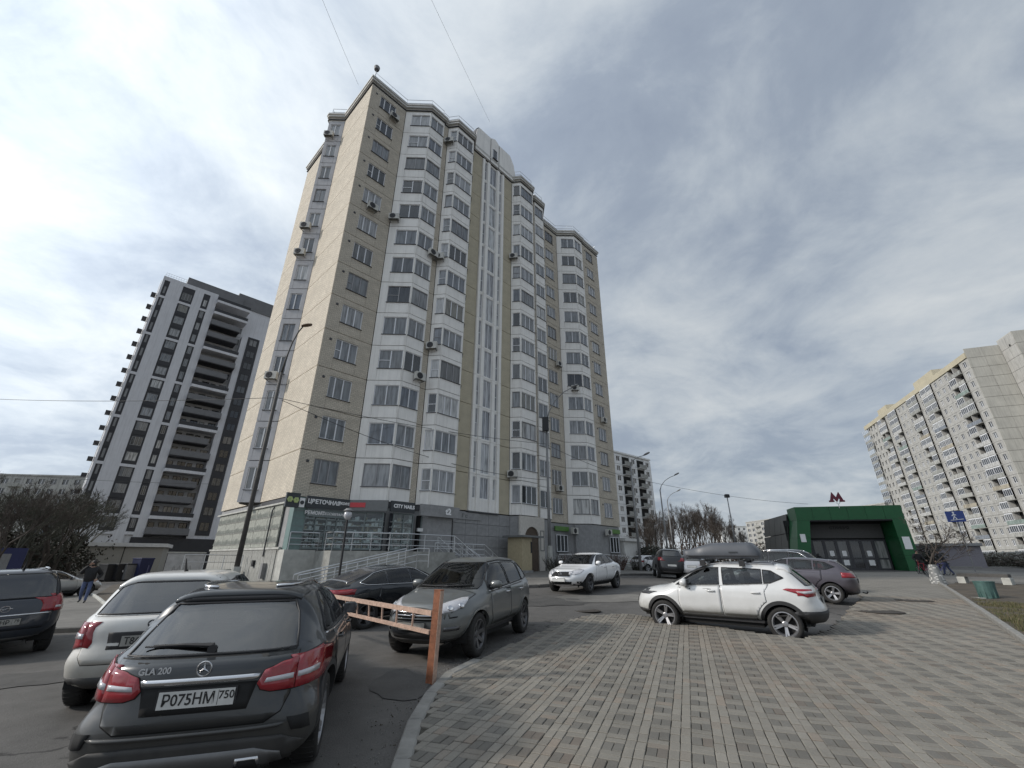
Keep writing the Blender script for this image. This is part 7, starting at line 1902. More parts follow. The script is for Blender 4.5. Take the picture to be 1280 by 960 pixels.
tp = at(909, 622, 66); t = empty('floodlight_mast', (tp.x, tp.y, gz(tp.x, tp.y)), 0, 'thin dark mast with a small floodlight above the roof box', 'light mast')
hh = tp.z - gz(tp.x, tp.y); MB().tube([(0, 0, -.3), (0, 0, hh)], [.14, .06], 8).build('pole', M['galv'], t, smooth=True); MB().cham((-.28, -.2, hh), (.28, .2, hh + .45), .08).build('lamp_head', M['black'], t)
tp = at(434, 650, 20.5); t = empty('path_lamp', (tp.x, tp.y, gz(tp.x, tp.y)), 0, 'slim dark path lamp with a pale round head before the shop window', 'street lamp')
hh = tp.z - gz(tp.x, tp.y); MB().tube([(0, 0, -.2), (0, 0, hh)], [.055, .045], 8).build('pole', M['black'], t); MB().lathe([(0, 0), (.09, .02), (.17, .16), (.16, .30), (.08, .40), (0, .42)], 14, 0, Matrix.Translation((0, 0, hh))).build('lamp_head', M['lamp_white'], t, smooth=True); MB().lathe([(.19, .0), (.2, .03), (.1, .12), (0, .13)], 14, 0, Matrix.Translation((0, 0, hh + .36))).build('lamp_cap', M['galv'], t)
def wire(a, b, sag, label, r=.018):
    n = 16; pts = []
    for i in range(n + 1):
        u = i / n; p = Vector(a).lerp(Vector(b), u); p.z -= sag * 4 * u * (1 - u); pts.append(p)
    tag(MB().tube(pts, r, 5).build('overhead_wire', M['wire']), label, 'overhead wire', 'overhead wires')
wa = at(346, 497, 27)
wire(at(-60, 496, 60), wa, .3, 'thin black wire crossing the sky from the left edge to the tall lamp')
wire(wa, at(684, 555, 37), .35, 'thin black wire running across the brick front between two lamps')
wire(at(684, 556, 37), at(788, 598, 43), .2, 'thin black wire between the box lamp and the next lamp')
wire(at(684, 600, 37), at(352, 500, 27.1), .9, 'lower sagging black wire across the white bays')
wire(at(788, 597, 43), at(1010, 630, 60), .4, 'thin wire leading from the far lamp towards the green portal', .015)
wire(at(-60, 586, 90), at(270, 605, 75), .4, 'thin wire passing before the grey high-rise low down', .02)
wire(at(395, -20, 30), at(448, 106, 42), .1, 'thin wire high in the sky left of the roof corner', .014)
wire(at(530, -20, 30), at(612, 152, 52), .1, 'thin wire high in the sky above the middle bays', .014)
# barrier
b0 = G(538, 855); BR = empty('barrier', b0, 0, 'low orange steel barrier with a square post and faded lattice boom', 'barrier')
tb_ = at(545, 738, math.hypot(b0.x, b0.y)); bh = tb_.z - b0.z
q = MB(); q.box((-.055, -.05, -.1), (.055, .05, bh)); q.box((-.06, -.055, bh), (.06, .055, bh + .012)); o = q.build('post', M['orange_paint'], BR, rot=(R(-1), R(1.5), R(-24)))
MB().box((.0561, -.049, -.05), (.062, .049, bh - .004)).build('faded_face', M['orange_pale'], o)  # added thin pale plate that makes up the post's faded right face
p1 = at(540, 770, math.hypot(b0.x, b0.y)) - b0; e1 = at(430, 750, 10.6) - b0
p2 = at(537, 793, math.hypot(b0.x, b0.y)) - b0; e2 = at(430, 768, 10.6) - b0
d = (e1 - p1); d.z = 0; d.normalize(); side = Vector((-d.y, d.x, 0)); wdt = .022
def bar(a, b, hgt, name, mt):
    vs = [a - side * wdt, a + side * wdt, b + side * wdt, b - side * wdt]; vs += [v + Vector((0, 0, hgt)) for v in vs]
    return MB().add(vs, [(0, 3, 2, 1), (4, 5, 6, 7), (0, 1, 5, 4), (1, 2, 6, 5), (2, 3, 7, 6), (3, 0, 4, 7)]).build(name, mt, BR)
bar(p1, e1 + d * 1.6, .07, 'boom', M['orange_pale']); bar(p2, e2 + d * 1.6, .055, 'boom', M['orange_pale'])
for k in range(1, 8):
    a_ = p1.lerp(e1, k / 6.2); b_ = p2.lerp(e2, k / 6.2); MB().tube([a_, b_ + Vector((0, 0, .05))], .018, 6).build('strut', M['orange_pale'], BR)
# bench and bin on the lawn
c0, c1 = G(1206, 731), G(1263, 733.5); d = c1 - c0
BE = empty('park_bench', c0, math.atan2(d.y, d.x), 'low backless park bench with dark planks on pale concrete blocks', 'bench'); ln = math.hypot(d.x, d.y)
for x in (0, ln): MB().cham((x - .16, -.24, -.1), (x + .16, .24, .40), .03).build('bench_block', M['pale_concrete'], BE)
for k in range(4): MB().cham((-.12, -.22 + k * .115, .403), (ln + .12, -.22 + k * .115 + .098, .57), .02).build('plank', mat('dark_bench_plank', (.075, .072, .068), .7, var=.2, scale=6) if k == 0 else bpy.data.materials['dark_bench_plank'], BE)
bn = G(1238, 751); BI = empty('litter_bin', bn, 0, 'green round litter bin on a pale skid in the bare lawn', 'litter bin')
GN = mat('faded_green_bin', (.06, .12, .11), .6, var=.25, scale=6)
MB().lathe([(.23, .07), (.29, .60), (.30, .62), (.30, .65), (.27, .65), (.26, .3), (0, .28)], 20).build('bin_body', GN, BI, smooth=False)
for k in range(12): MB().box((-.012, .24, .1), (.012, .272, .58), 0, Matrix.Rotation(k * math.pi / 6, 4, 'Z')).build('rib', GN, BI)
MB().tube([(-.45, -.05, .08), (.9, -.12, .06)], .03, 6).tube([(-.45, .2, .08), (.5, .2, .08)], .03, 6).build('skid', M['pale_concrete'], BI)
# pedestrian sign
sp = at(1218, 711, 56); sp.z = gz(sp.x, sp.y); st = at(1199, 646, 56)
PS_ = empty('pedestrian_sign', (sp.x, sp.y, sp.z), R(-38), 'blue square pedestrian sign on a thin leaning post by the road', 'road sign')
hh = st.z - sp.z; MB().tube([(0, 0, -.2), (0.05, 0, hh + .6)], .045, 6).build('post', M['galv'], PS_)
bl = MB().box((-.62, -.09, hh - .42), (.62, -.05, hh + .5)).build('sign_plate', mat('blue_sign', (.02, .05, .22), .4, var=.05), PS_)
MB().box((-.62, -.093, hh - .42), (-.57, -.0901, hh + .5)).build('sign_border', M['letter_white'], bl)
q = MB(); T = Matrix.Translation((-.05, -.1, hh + .05)) @ Matrix.Scale(.78, 4)
q.lathe([(0, 0), (.09, 0), (.09, .01), (0, .01)], 12, 0, T @ Matrix.Translation((0, 0, .42)) @ Matrix.Rotation(R(90), 4, 'X'))
for seg_ in ([(0, 0, .32), (0, 0, 0)], [(0, 0, 0), (-.15, 0, -.32)], [(0, 0, 0), (.16, 0, -.32)], [(0, 0, .25), (-.18, 0, .05)], [(0, 0, .25), (.17, 0, .1)]):
    q.tube([T @ Vector(p) for p in seg_], .035, 5)
q.tube([T @ Vector((-.4, 0, -.42)), T @ Vector((.7, 0, -.32))], .025, 5)
q.build('pictogram', M['letter_white'], bl)
# containers, concrete block, kiosks on the left
for i, (px, col, lb) in enumerate([(137, M['black'], 'black waste container nearest the walking person'), (150, M['black'], 'black waste container in the middle of the row'), (161, M['galv'], 'grey waste container with white scribbles'), (176, mat('blue_container', (.015, .02, .07), .6, var=.2), 'tall dark blue waste container at the end of the row')]):
    p = at(px, 712, 59); z = gz(p.x, p.y); t = empty('waste_container', (p.x, p.y, z), R(-20), lb, 'waste container', 'waste containers by the high-rise')
    h_ = 1.45 if i < 3 else 1.95
    MB().add([(-.55, -.5, .15), (.55, -.5, .15), (.55, .5, .15), (-.55, .5, .15), (-.65, -.6, h_), (.65, -.6, h_), (.65, .6, h_), (-.65, .6, h_)], [(0, 3, 2, 1), (0, 1, 5, 4), (1, 2, 6, 5), (2, 3, 7, 6), (3, 0, 4, 7), (4, 5, 6, 7)]).build('container_body', col, t)
    MB().cham((-.68, -.63, h_), (.68, .63, h_ + .12), .04).build('container_lid', M['black'] if i != 3 else col, t)
    MB().tube([(-.5, -.4, 0), (-.5, .4, 0)], .14, 8).tube([(.5, -.4, 0), (.5, .4, 0)], .14, 8).build('wheel', M['tyre'], t)
    if i == 2: MB().tube([(-.3, -.62, .8), (-.1, -.66, 1.1), (.05, -.63, .7), (.25, -.66, 1.15), (.3, -.63, .8)], .035, 4).build('scribble', M['letter_white'], t)
gp = G(219, 724); GB_ = empty('concrete_cube', (gp.x - .3, gp.y + 1.2, gp.z), R(30), 'pale concrete utility block with faint scribbles beside the bare soil', 'utility block')
MB().box((-1.5, -1.5, -.3), (1.5, 1.5, 2.5)).build('block_wall', mat('whitewashed_concrete', (.46, .46, .46), .85, var=.18, scale=1.5), GB_); MB().box((-1.6, -1.6, 2.5), (1.6, 1.6, 2.62)).build('block_roof', M['pale_concrete'], GB_)
q = MB()
for k in range(4): q.tube([(-.9 + k * .45, -1.505, .5 + .2 * (k % 2)), (-.7 + k * .45, -1.51, 1.3), (-.5 + k * .45, -1.505, .6)], .02, 4)
q.build('scribble', M['galv'], GB_)
gp = at(262, 712, 33); SW = empty('stairwell_wall', (gp.x, gp.y, gz(gp.x, gp.y)), R(44), 'grey green cellar stair wall with a thin rail under the relief side', 'wall')
MB().box((-1.4, -.2, -.6), (1.6, .1, 1.25)).build('wall_face', mat('grey_green_render', (.16, .18, .17), .85, var=.2, scale=1.5), SW); railing('handrail', [(-1.4, -.05, 1.25), (1.6, -.05, 1.25)], SW, .8, 2)
gp = at(-2, 700, 62); IB = empty('info_board', (gp.x, gp.y, gz(gp.x, gp.y)), R(40), 'blue information board with a white square at the far left edge', 'information board')
MB().box((-1.4, -.15, .4), (1.6, .15, 3.0)).build('board', mat('blue_board', (.02, .025, .09), .5, var=.1), IB); MB().box((-.5, -.17, 1.2), (.7, -.15, 2.5)).box((-.2, -.18, 1.5), (.4, -.17, 2.2)).build('board_panel', M['galv'], IB)
gp = G(178, 733); t = tag(MB().tube([(0, 0, -.1), (.04, 0, 1.5)], .03, 6).build('marker_post', mat('dark_blue_post', (.03, .03, .08), .5, var=0), loc=gp), 'thin dark marker post standing in the bare soil patch', 'post')
gp = G(232, 745); CP = empty('pallet', (-9.5, 16.2, gz(-9.5, 16.2) + .1), R(40), 'pale wooden pallet stack lying before the plinth', 'pallet')
for k in range(3):
    for j in range(5): MB().box((-.8, -.5 + j * .22, .12 + k * .16), (.8, -.36 + j * .22, .15 + k * .16)).build('plank', mat('pale_pallet_wood', (.30, .23, .15), .8, var=.2, scale=6) if (k, j) == (0, 0) else bpy.data.materials['pale_pallet_wood'], CP)
    for j in (-.75, 0, .65): MB().box((j, -.5, .02 + k * .16), (j + .1, .52, .12 + k * .16)).build('runner', bpy.data.materials['pale_pallet_wood'], CP)
# kiosk, fence and van beyond the road
p = at(1165, 690, 74); KI = empty('kiosk', (p.x, p.y, gz(p.x, p.y)), R(-40), 'low mauve grey kiosk with a flat dark roof beyond the bare tree', 'kiosk')
MB().box((-4.2, 0, -.3), (4.2, 3.5, 2.3)).build('kiosk_wall', mat('mauve_kiosk_wall', (.20, .19, .21), .7, var=.1), KI); MB().box((-4.4, -.3, 2.3), (4.4, 3.8, 2.6)).build('kiosk_roof', M['galv'], KI); add_window(KI, -2.5, .8, 2.2, 1.0, [.5], y=-.05, frame=M['galv'], glass=M['dark_glass'], sill=False)
fa, fb = at(1188, 690, 92), at(1340, 694, 70); d = fb - fa; d.z = 0; FE = empty('concrete_fence', (fa.x, fa.y, gz(fa.x, fa.y) - .2), math.atan2(d.y, d.x), 'long stained concrete panel fence along the far side of the road', 'fence')
n = int(d.length / 2.6); fm = MB().cham((.04, -.06, 0), (2.56, .06, 1.75), .02).mesh('fence_panel', M['concrete']); fp = MB().box((-.09, -.1, 0), (.03, .1, 1.85)).mesh('fence_post', M['pale_concrete'])
for k in range(n): link('fence_panel', fm, FE, (k * 2.6, 0, 0)); link('fence_post', fp, FE, (k * 2.6, 0, 0))
# ---------------------------------------------------------------- people and bicycles
M['skin'] = mat('skin', (.42, .26, .19), .6, var=.1)
M['hair'] = mat('dark_hair', (.02, .016, .014), .6, var=.2)
def limb_mesh(name, J, E, mats, sub=2):
    """one continuous skinned body: J joint -> (x, y, z, rx, ry), E list of (a, b, material)"""
    ks = list(J); me = bpy.data.meshes.new(name); me.from_pydata([J[k][:3] for k in ks], [(ks.index(a), ks.index(b)) for a, b, _ in E], [])
    ob = link(name, me); md = ob.modifiers.new('skin', 'SKIN'); md.use_smooth_shade = True
    for i, k in enumerate(ks):
        sv = me.skin_vertices[0].data[i]; sv.radius = J[k][3:5]; sv.use_root = (i == 0)
    ss = ob.modifiers.new('sub', 'SUBSURF'); ss.levels = sub; ss.render_levels = sub
    new = bpy.data.meshes.new_from_object(ob.evaluated_get(bpy.context.evaluated_depsgraph_get())); new.name = name
    bpy.data.objects.remove(ob)
    for m in mats: new.materials.append(m)
    segs = [(Vector(J[a][:3]), Vector(J[b][:3]), mi) for a, b, mi in E]
    for p in new.polygons:
        c = p.center; best = min(segs, key=lambda s_: (lambda t: (c - s_[0].lerp(s_[1], t)).length)(max(0, min(1, (c - s_[0]).dot(s_[1] - s_[0]) / max(1e-9, (s_[1] - s_[0]).length_squared)))))
        p.material_index = best[2]; p.use_smooth = True
    return new
def person(loc, heading, label, jacket, trousers, shoes, lh, rh, le, re, lf, rf, lk, rk, lean=0.0, long_hair=False, puffy=1.0, group=None):
    """faces local -y; hands, elbows, feet and knees are given in metres"""
    t = empty('person', loc, R(180 - heading), label, 'person', group)
    L_ = lean
    J = {'pelvis': (0, 0, .95, .15, .12), 'waist': (0, -L_ * .15, 1.10, .15 * puffy, .12 * puffy), 'chest': (0, -L_ * .5, 1.32, .185 * puffy, .135 * puffy), 'neck': (0, -L_ * .85, 1.50, .06, .06), 'head': (0, -L_ - .02, 1.64, .075, .09), 'crown': (0, -L_ - .01, 1.72, .06, .075),
         'ls': (.19, -L_ * .6, 1.42, .075 * puffy, .075 * puffy), 'le': (*le, .058 * puffy, .058 * puffy), 'lw': (*lh, .036, .036), 'rs': (-.19, -L_ * .6, 1.42, .075 * puffy, .075 * puffy), 're': (*re, .058 * puffy, .058 * puffy), 'rw': (*rh, .036, .036),
         'lhip': (.10, 0, .88, .10, .105), 'lk': (*lk, .072, .072), 'la': (*lf, .055, .055), 'lt': (lf[0] + .02, lf[1] - .17, .045, .042, .035), 'rhip': (-.10, 0, .88, .10, .105), 'rk': (*rk, .072, .072), 'ra': (*rf, .055, .055), 'rt': (rf[0] - .02, rf[1] - .17, .045, .042, .035)}
    E = [('pelvis', 'waist', 0), ('waist', 'chest', 0), ('chest', 'neck', 0), ('neck', 'head', 3), ('head', 'crown', 3), ('chest', 'ls', 0), ('ls', 'le', 0), ('le', 'lw', 0), ('chest', 'rs', 0), ('rs', 're', 0), ('re', 'rw', 0),
         ('pelvis', 'lhip', 0), ('lhip', 'lk', 1), ('lk', 'la', 1), ('la', 'lt', 2), ('pelvis', 'rhip', 0), ('rhip', 'rk', 1), ('rk', 'ra', 1), ('ra', 'rt', 2)]
    link('body', limb_mesh('body', J, E, [jacket, trousers, shoes, M['skin']]), t)
    hx, hy, hz = J['head'][:3]
    q = MB(); q.lathe([(0, .118), (.05, .105), (.088, .05), (.094, 0), (.085, -.05 if not long_hair else -.16), (.06, -.07 if not long_hair else -.2)], 14, 0, Matrix.Translation((hx, hy + .028, hz + .045)) @ Matrix.Diagonal((.98, 1.08, 1, 1))); q.build('hair', M['hair'], t, smooth=True)
    q = MB(); q.add([(hx - .014, hy - .085, hz - .02), (hx + .014, hy - .085, hz - .02), (hx, hy - .125, hz - .015), (hx, hy - .09, hz + .03)], [(0, 1, 2), (0, 2, 3), (1, 3, 2)]); q.build('nose', M['skin'], t)
    q = MB()
    for s_ in (-1, 1): q.lathe([(0, .0), (.009, .004), (0, .012)], 8, 0, Matrix.Translation((hx + s_ * .032, hy - .083, hz + .02)) @ Matrix.Rotation(R(90), 4, 'X'))
    q.box((hx - .022, hy - .09, hz - .052), (hx + .022, hy - .084, hz - .044)); q.build('face_features', M['hair'], t)
    for nm, w, e in (('hand', lh, le), ('hand', rh, re)):
        w, e = Vector(w), Vector(e); d = (w - e).normalized(); sd = d.cross(Vector((0, 1, .2))).normalized(); up = sd.cross(d)
        q = MB(); q.tube([w, w + d * .05, w + d * .09], [.028, .038, .034], 8)
        for k, ln in enumerate((.062, .072, .068, .055)):
            b = w + d * .088 + sd * (-.027 + k * .018); q.tube([b, b + d * ln * .5 + up * .008, b + d * ln * .9 + up * .028], [.009, .0085, .007], 6)
        b = w + d * .03 + sd * -.034; q.tube([b, b + d * .03 - sd * .025 + up * .01, b + d * .06 - sd * .028 + up * .02], [.011, .010, .008], 6)
        q.build(nm, M['skin'], t, smooth=True)
    return t
black_j = mat('black_puffer_jacket', (.012, .012, .014), .75, var=.3, scale=9, bump=.4, bscale=12)
jeans = mat('blue_jeans', (.075, .10, .19), .85, var=.25, scale=9); darkt = mat('dark_trousers', (.018, .018, .022), .85, var=.2); shoe = mat('dark_shoes', (.03, .03, .03), .6, var=.2)
wp = G(100, 757); wp.z += .1
pr = person(wp, 150, 'person in a black padded jacket and wide blue jeans holding a phone to the ear', black_j, jeans, shoe, (.30, -.14, .98), (-.13, -.15, 1.57), (.37, .10, 1.17), (-.38, -.06, 1.24), (.13, -.16, .09), (-.12, .22, .12), (.13, -.10, .50), (-.12, .02, .50), .06, True, 1.62)
MB().box((-.135, -.22, 1.58), (-.125, -.15, 1.72)).build('phone', M['black'], pr)
def bicycle(loc, a, col, label):
    t = empty('bicycle', loc, a, label, 'bicycle'); q = None
    for x in (-.52, .52):
        w = MB(); w.tube([(x + .33 * math.cos(R(k)), 0, .34 + .33 * math.sin(R(k))) for k in range(0, 375, 15)], .02, 6); o = w.build('wheel', M['tyre'], t)
        s_ = MB()
        for k in range(9): s_.tube([(x, 0, .34), (x + .31 * math.cos(R(k * 40)), 0, .34 + .31 * math.sin(R(k * 40)))], .004, 3)
        s_.build('spokes', M['steel'], o)
    q = MB()
    for a_, b_ in (((-.52, 0, .34), (-.12, 0, .30)), ((-.12, 0, .30), (-.25, 0, .85)), ((-.52, 0, .34), (-.23, 0, .78)), ((-.23, 0, .78), (.36, 0, .80)), ((-.12, 0, .30), (.38, 0, .72)), ((.34, 0, .95), (.52, 0, .34))): q.tube([a_, b_], .02, 6)
    q.build('frame', col, t)
    MB().tube([(.34, 0, .95), (.38, 0, 1.0)], .018, 6).tube([(.30, -.28, 1.02), (.40, -.12, 1.0), (.40, .12, 1.0), (.30, .28, 1.02)], .015, 6).build('handlebar', M['black'], t)
    MB().cham((-.38, -.08, .86), (-.12, .08, .92), .03).build('saddle', M['black'], t)
    return t
b1 = at(1155, 715, 48); b1.z = gz(b1.x, b1.y)
bicycle(b1, R(200), mat('red_bicycle_paint', (.35, .03, .04), .4, var=.1), 'red bicycle held beside the foot of the green portal')
person((b1.x + .25, b1.y + .5, b1.z), 195, 'person in dark clothes standing over the red bicycle by the portal', black_j, darkt, shoe, (.34, -.42, 1.02), (-.30, -.42, 1.02), (.36, -.12, 1.14), (-.36, -.12, 1.14), (.12, -.05, .09), (-.12, .05, .09), (.12, -.06, .5), (-.12, -.02, .5), .16, False, 1.15)
b2 = at(1178, 715, 47.5); b2.z = gz(b2.x, b2.y)
bicycle(b2, R(15), mat('violet_bicycle_paint', (.12, .10, .3), .4, var=.1), 'violet bicycle next to the wrapped tree trunk')
p2_ = at(1186, 715, 47); p2_.z = gz(p2_.x, p2_.y)
person(p2_, 320, 'person in a dark coat and blue trousers leaning towards the violet bicycle', darkt, mat('navy_trousers', (.03, .04, .09), .85, var=.2), shoe, (.30, -.45, .98), (-.26, -.48, .98), (.36, -.18, 1.14), (-.34, -.2, 1.14), (.14, -.24, .09), (-.12, .26, .11), (.13, -.16, .5), (-.12, .04, .5), .26, False, 1.1)
# ---------------------------------------------------------------- bare spring trees and shrubs
M['bark'] = mat('tree_bark', (.055, .046, .038), .95, var=.3, scale=6, bump=.5)
M['twig'] = mat('bare_twigs', (.06, .049, .041), .9, var=.3, scale=2)
M['twig_green'] = mat('greenish_twigs', (.06, .06, .045), .9, var=.35, scale=2)
M['twig_red'] = mat('reddish_twigs', (.10, .055, .042), .9, var=.3, scale=2)
def tree_meshes(seed, h, spread=.42, depth=5, twig=None, first=.22, fine=3, upright=.35):
    rnd = random.Random(seed); tr = MB(); cr = MB()
    def grow(p, d, ln, r, lv):
        q = p + d * ln; mid = p.lerp(q, .5) + Vector((rnd.gauss(0, .04), rnd.gauss(0, .04), 0)) * ln
        (tr if lv == 0 else cr).tube([p, mid, q], [r, r * .86, r * .72], 8 if lv == 0 else 5 if lv < 3 else 3, caps=False)
        if lv >= depth:
            for _ in range(fine):
                e = q - d * ln * rnd.random(); dd = (d + Vector((rnd.gauss(0, .7), rnd.gauss(0, .7), rnd.gauss(.1, .5)))).normalized() * ln * rnd.uniform(.5, 1.1)
                w = Vector((rnd.gauss(0, 1), rnd.gauss(0, 1), rnd.gauss(0, 1))).normalized() * (.009 + r * .4)
                cr.add([e - w, e + w, e + dd * .6 + w * .7, e + dd], [(0, 1, 2, 3)])
            return
        n = 3 if lv < 2 else rnd.choice((2, 3, 3))
        for k in range(n):
            a = rnd.uniform(0, 6.283); s_ = spread * rnd.uniform(.6, 1.35)
            ax = d.cross(Vector((math.cos(a), math.sin(a), .3))).normalized()
            nd = (Matrix.Rotation(s_, 3, ax) @ d + Vector((0, 0, upright * .25))).normalized()
            st = p.lerp(q, rnd.uniform(.55, 1.0) if k else 1.0)
            grow(st, nd, ln * rnd.uniform(.62, .86), r * (.68 if k == 0 else .52), lv + 1)
    grow(Vector((0, 0, -.2)), Vector((rnd.gauss(0, .03), rnd.gauss(0, .03), 1)).normalized(), h * first + .2, h * .0125, 0)
    zmax = max(v[2] for v in cr.v); s_ = h / zmax
    for m_ in (tr, cr): m_.v = [(x * s_, y * s_, z * s_) for x, y, z in m_.v]
    return tr.mesh('trunk', M['bark'], True), cr.mesh('crown', twig or M['twig'])
def plant_tree(name, ms, x, y, s_, rz, label, group=None, cat='tree'):
    t = empty(name, (x, y, gz(x, y)), rz, label, cat, group); t.scale = (s_, s_, s_)
    link('trunk', ms[0], t); link('crown', ms[1], t); return t
TM = [tree_meshes(11, 14, .40, 6, fine=6), tree_meshes(23, 14, .34, 6, upright=.7, fine=6), tree_meshes(37, 14, .46, 6, fine=6), tree_meshes(51, 14, .30, 6, upright=.9, first=.16, fine=6)]
TG = [tree_meshes(61, 14, .5, 6, twig=M['twig_green'], first=.14, fine=5), tree_meshes(73, 14, .42, 6, twig=M['twig_green'], first=.16, fine=5), tree_meshes(83, 14, .45, 6, twig=M['twig'], first=.15, fine=5)]
def ordinal(i): return ORD1[i] if i < len(ORD1) else {20: '21st', 21: '22nd', 22: '23rd'}.get(i, f'{i + 1}th')
rowr = [(806, 648, 82), (815, 636, 96), (826, 640, 88), (836, 652, 78), (846, 634, 100), (857, 640, 92), (866, 626, 104), (876, 622, 108), (886, 630, 98), (896, 642, 88), (904, 632, 106), (913, 650, 92), (924, 656, 100), (931, 662, 112)]
rowr = sorted(rowr + [(810, 655, 70), (819, 644, 74), (830, 634, 92), (841, 642, 84), (851, 626, 110), (861, 638, 82), (871, 632, 90), (881, 634, 112), (891, 626, 96), (900, 638, 84), (909, 640, 98), (918, 650, 108)])
for i, (px, py, d) in enumerate(rowr):
    p = at(px, 690, d); tp = at(px, py, d); h = tp.z - gz(p.x, p.y)
    plant_tree('bare_tree', TM[i % 4], p.x, p.y, h / 14, random.uniform(0, 6.3), f'bare brown tree, {ordinal(i)} from the tower in the row beyond the parked cars', 'bare trees beyond the parked cars')
rowl = [(-38, 596, 66), (-20, 585, 74), (-4, 598, 58), (8, 590, 80), (18, 602, 64), (26, 588, 88), (36, 600, 70), (45, 594, 92), (54, 606, 66), (62, 598, 84), (72, 610, 72), (80, 604, 92), (90, 616, 78), (96, 622, 96)]
for i, (px, py, d) in enumerate(rowl):
    p = at(px, 700, d); tp = at(px, py, d); h = tp.z - gz(p.x, p.y)
    plant_tree('bare_tree', TG[i % 3], p.x, p.y, h / 14, random.uniform(0, 6.3), f'dark tangled tree, {ordinal(i)} from the left edge before the grey high-rise', 'trees at the left edge')
# bare tree with a speckled wrap round its trunk
p = G(1174, 731); tp = at(1162, 640, math.hypot(p.x, p.y)); h = tp.z - p.z
t = plant_tree('bare_tree', tree_meshes(97, h, .62, depth=5, first=.22, upright=.1), p.x, p.y, 1, 1.0, 'small spreading bare tree with a speckled wrap round its trunk at the kerb')
q = MB(); rnd = random.Random(4)
for k in range(22):
    for j in range(16):
        a0, a1 = 2 * math.pi * k / 22, 2 * math.pi * (k + 1) / 22; z0, z1 = j * .062, (j + 1) * .062; r0, r1 = .36 - .011 * j, .36 - .011 * (j + 1)
        q.add([(r0 * math.cos(a0), r0 * math.sin(a0), z0), (r0 * math.cos(a1), r0 * math.sin(a1), z0), (r1 * math.cos(a1), r1 * math.sin(a1), z1), (r1 * math.cos(a0), r1 * math.sin(a0), z1)], [(0, 1, 2, 3)], rnd.choice((0, 0, 1)))
q.build('trunk_wrap', [M['sign_grey'], mat('pale_wrap', (.45, .45, .43), .8, var=.2)], t)
# shrubs: leaf and twig clumps
def shrub_mesh(seed, w, h, n, mats):
    rnd = random.Random(seed); q = MB()
    for _ in range(n):
        a = rnd.uniform(0, 6.283); r = w * math.sqrt(rnd.random()) * .5; p = Vector((r * .5 * math.cos(a), r * .5 * math.sin(a), 0)); ln = h * rnd.uniform(.6, 1.05)
        d = Vector((math.cos(a) * r / w * 1.3, math.sin(a) * r / w * 1.3, 1)).normalized(); e = p + d * ln
        q.tube([p, p.lerp(e, .5) + Vector((rnd.gauss(0, .04), rnd.gauss(0, .04), 0)), e], [.012, .009, .004], 3, 0, False)
        for k in range(7):
            b = p.lerp(e, rnd.uniform(.3, 1)); dd = (d + Vector((rnd.gauss(0, .6), rnd.gauss(0, .6), rnd.gauss(0, .3)))).normalized() * rnd.uniform(.15, .4); wv = Vector((rnd.gauss(0, 1), rnd.gauss(0, 1), 0)).normalized() * .012
            q.add([b - wv, b + wv, b + dd], [(0, 1, 2)], 1 if rnd.random() < .6 else 0)
    return q.mesh('foliage', mats)
SM = [shrub_mesh(5, 1.8, 1.3, 120, [M['twig_red'], M['twig']]), shrub_mesh(6, 1.6, 1.1, 110, [M['twig_green'], M['twig']])]
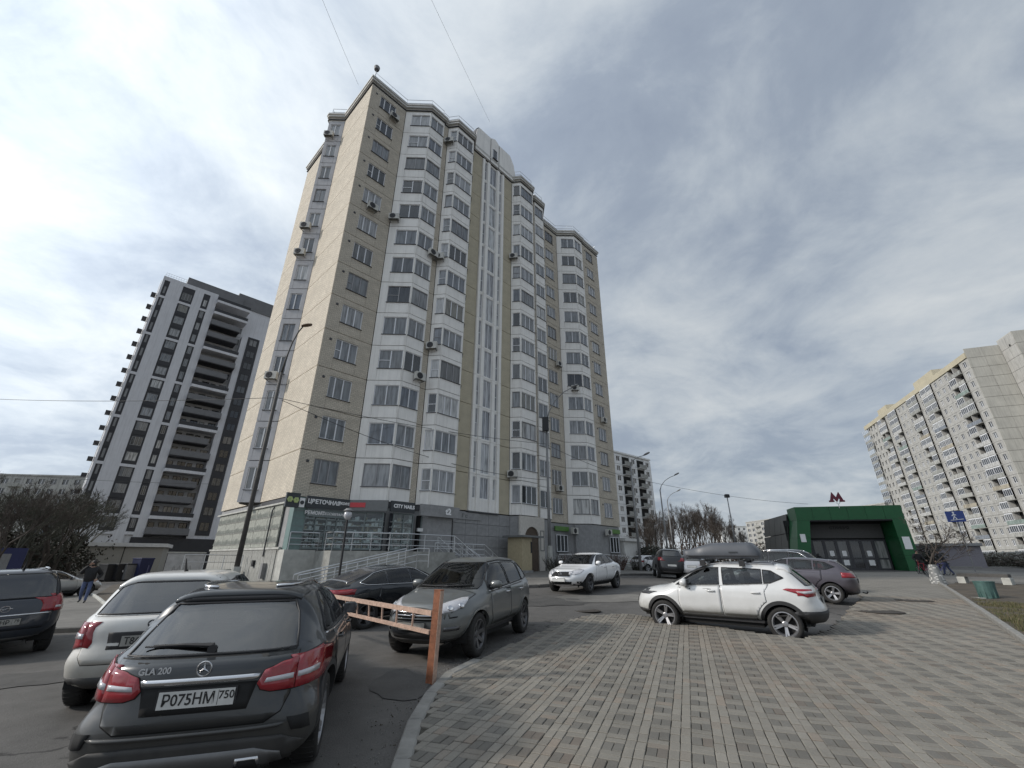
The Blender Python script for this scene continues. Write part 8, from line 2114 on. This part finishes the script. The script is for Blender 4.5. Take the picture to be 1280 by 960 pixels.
for i, (u, v, k, lb) in enumerate([(17.5, -5.6, 1, 'greenish bare shrub left of the beige porch'), (19.2, -5.9, 0, 'reddish bare shrub below the arched doorway'), (20.8, -6.0, 0, 'reddish bare shrub left of the lamp sleeve'), (23.8, -5.4, 1, 'greenish bare shrub behind the white saloon roof'), (26.5, -5.6, 0, 'reddish bare shrub under the ramp rail'), (29.5, -5.9, 1, 'low greenish shrub before the blue door'), (33.0, -5.8, 0, 'reddish bare shrub near the building end'), (37.5, -5.9, 1, 'greenish bare shrub past the building end')]):
    w = BW(u, v, 0); t = empty('shrub', (w.x, w.y, gz(w.x, w.y) + .1), random.uniform(0, 6), lb, 'shrub', 'shrubs along the tower front'); link('foliage', SM[k], t)
def hedge(name, a, b, w, h, n, mats, label, kind=None):
    rnd = random.Random(len(label)); q = MB(); d = b - a; d.z = 0; L_ = d.length; d.normalize(); s_ = Vector((-d.y, d.x, 0))
    for _ in range(n):
        p = a + d * rnd.uniform(0, L_) + s_ * rnd.gauss(0, w * .4); z = gz(p.x, p.y) + h * (rnd.random() ** .7) * (.75 + .25 * math.sin(p.x * 1.7 + p.y)); sz = rnd.uniform(.10, .26)
        n1 = Vector((rnd.gauss(0, 1), rnd.gauss(0, 1), rnd.gauss(0, 1))).normalized(); n2 = n1.orthogonal().normalized()
        c = Vector((p.x, p.y, z)); q.add([c - n1 * sz, c + n2 * sz * .45, c + n1 * sz, c - n2 * sz * .45], [(0, 1, 2, 3)], rnd.randrange(len(mats)))
    o = q.build(name, mats); tag(o, label, 'hedge'); return o
dk = mat('dark_hedge_leaf', (.022, .026, .018), .9, var=.3); dk2 = mat('brown_hedge_leaf', (.05, .042, .03), .9, var=.3)
hedge('hedge', at(802, 700, 52), at(845, 700, 62), 1.4, 2.4, 3800, [dk, dk, dk2], 'dark clipped hedge behind the lamp past the tower end')
hedge('hedge', at(845, 700, 80), at(960, 700, 95), 3.0, 3.6, 5200, [M['twig_red'], M['twig'], dk], 'brown thicket below the bare trees behind the roof box')
hedge('hedge', at(-45, 700, 70), at(92, 700, 84), 4.0, 5.0, 9000, [M['twig'], dk, M['twig_green'], dk2], 'dark undergrowth below the tangled trees at the left edge')
hedge('hedge', at(1190, 695, 88), at(1330, 697, 70), 1.2, 1.6, 2600, [M['twig_green'], M['twig'], dk2], 'low scrubby hedge before the concrete fence beyond the road')
hedge('hedge', at(1140, 695, 66), at(1175, 695, 68), 1.2, 2.6, 1200, [dk, M['twig']], 'dark bush beside the kiosk behind the portal')
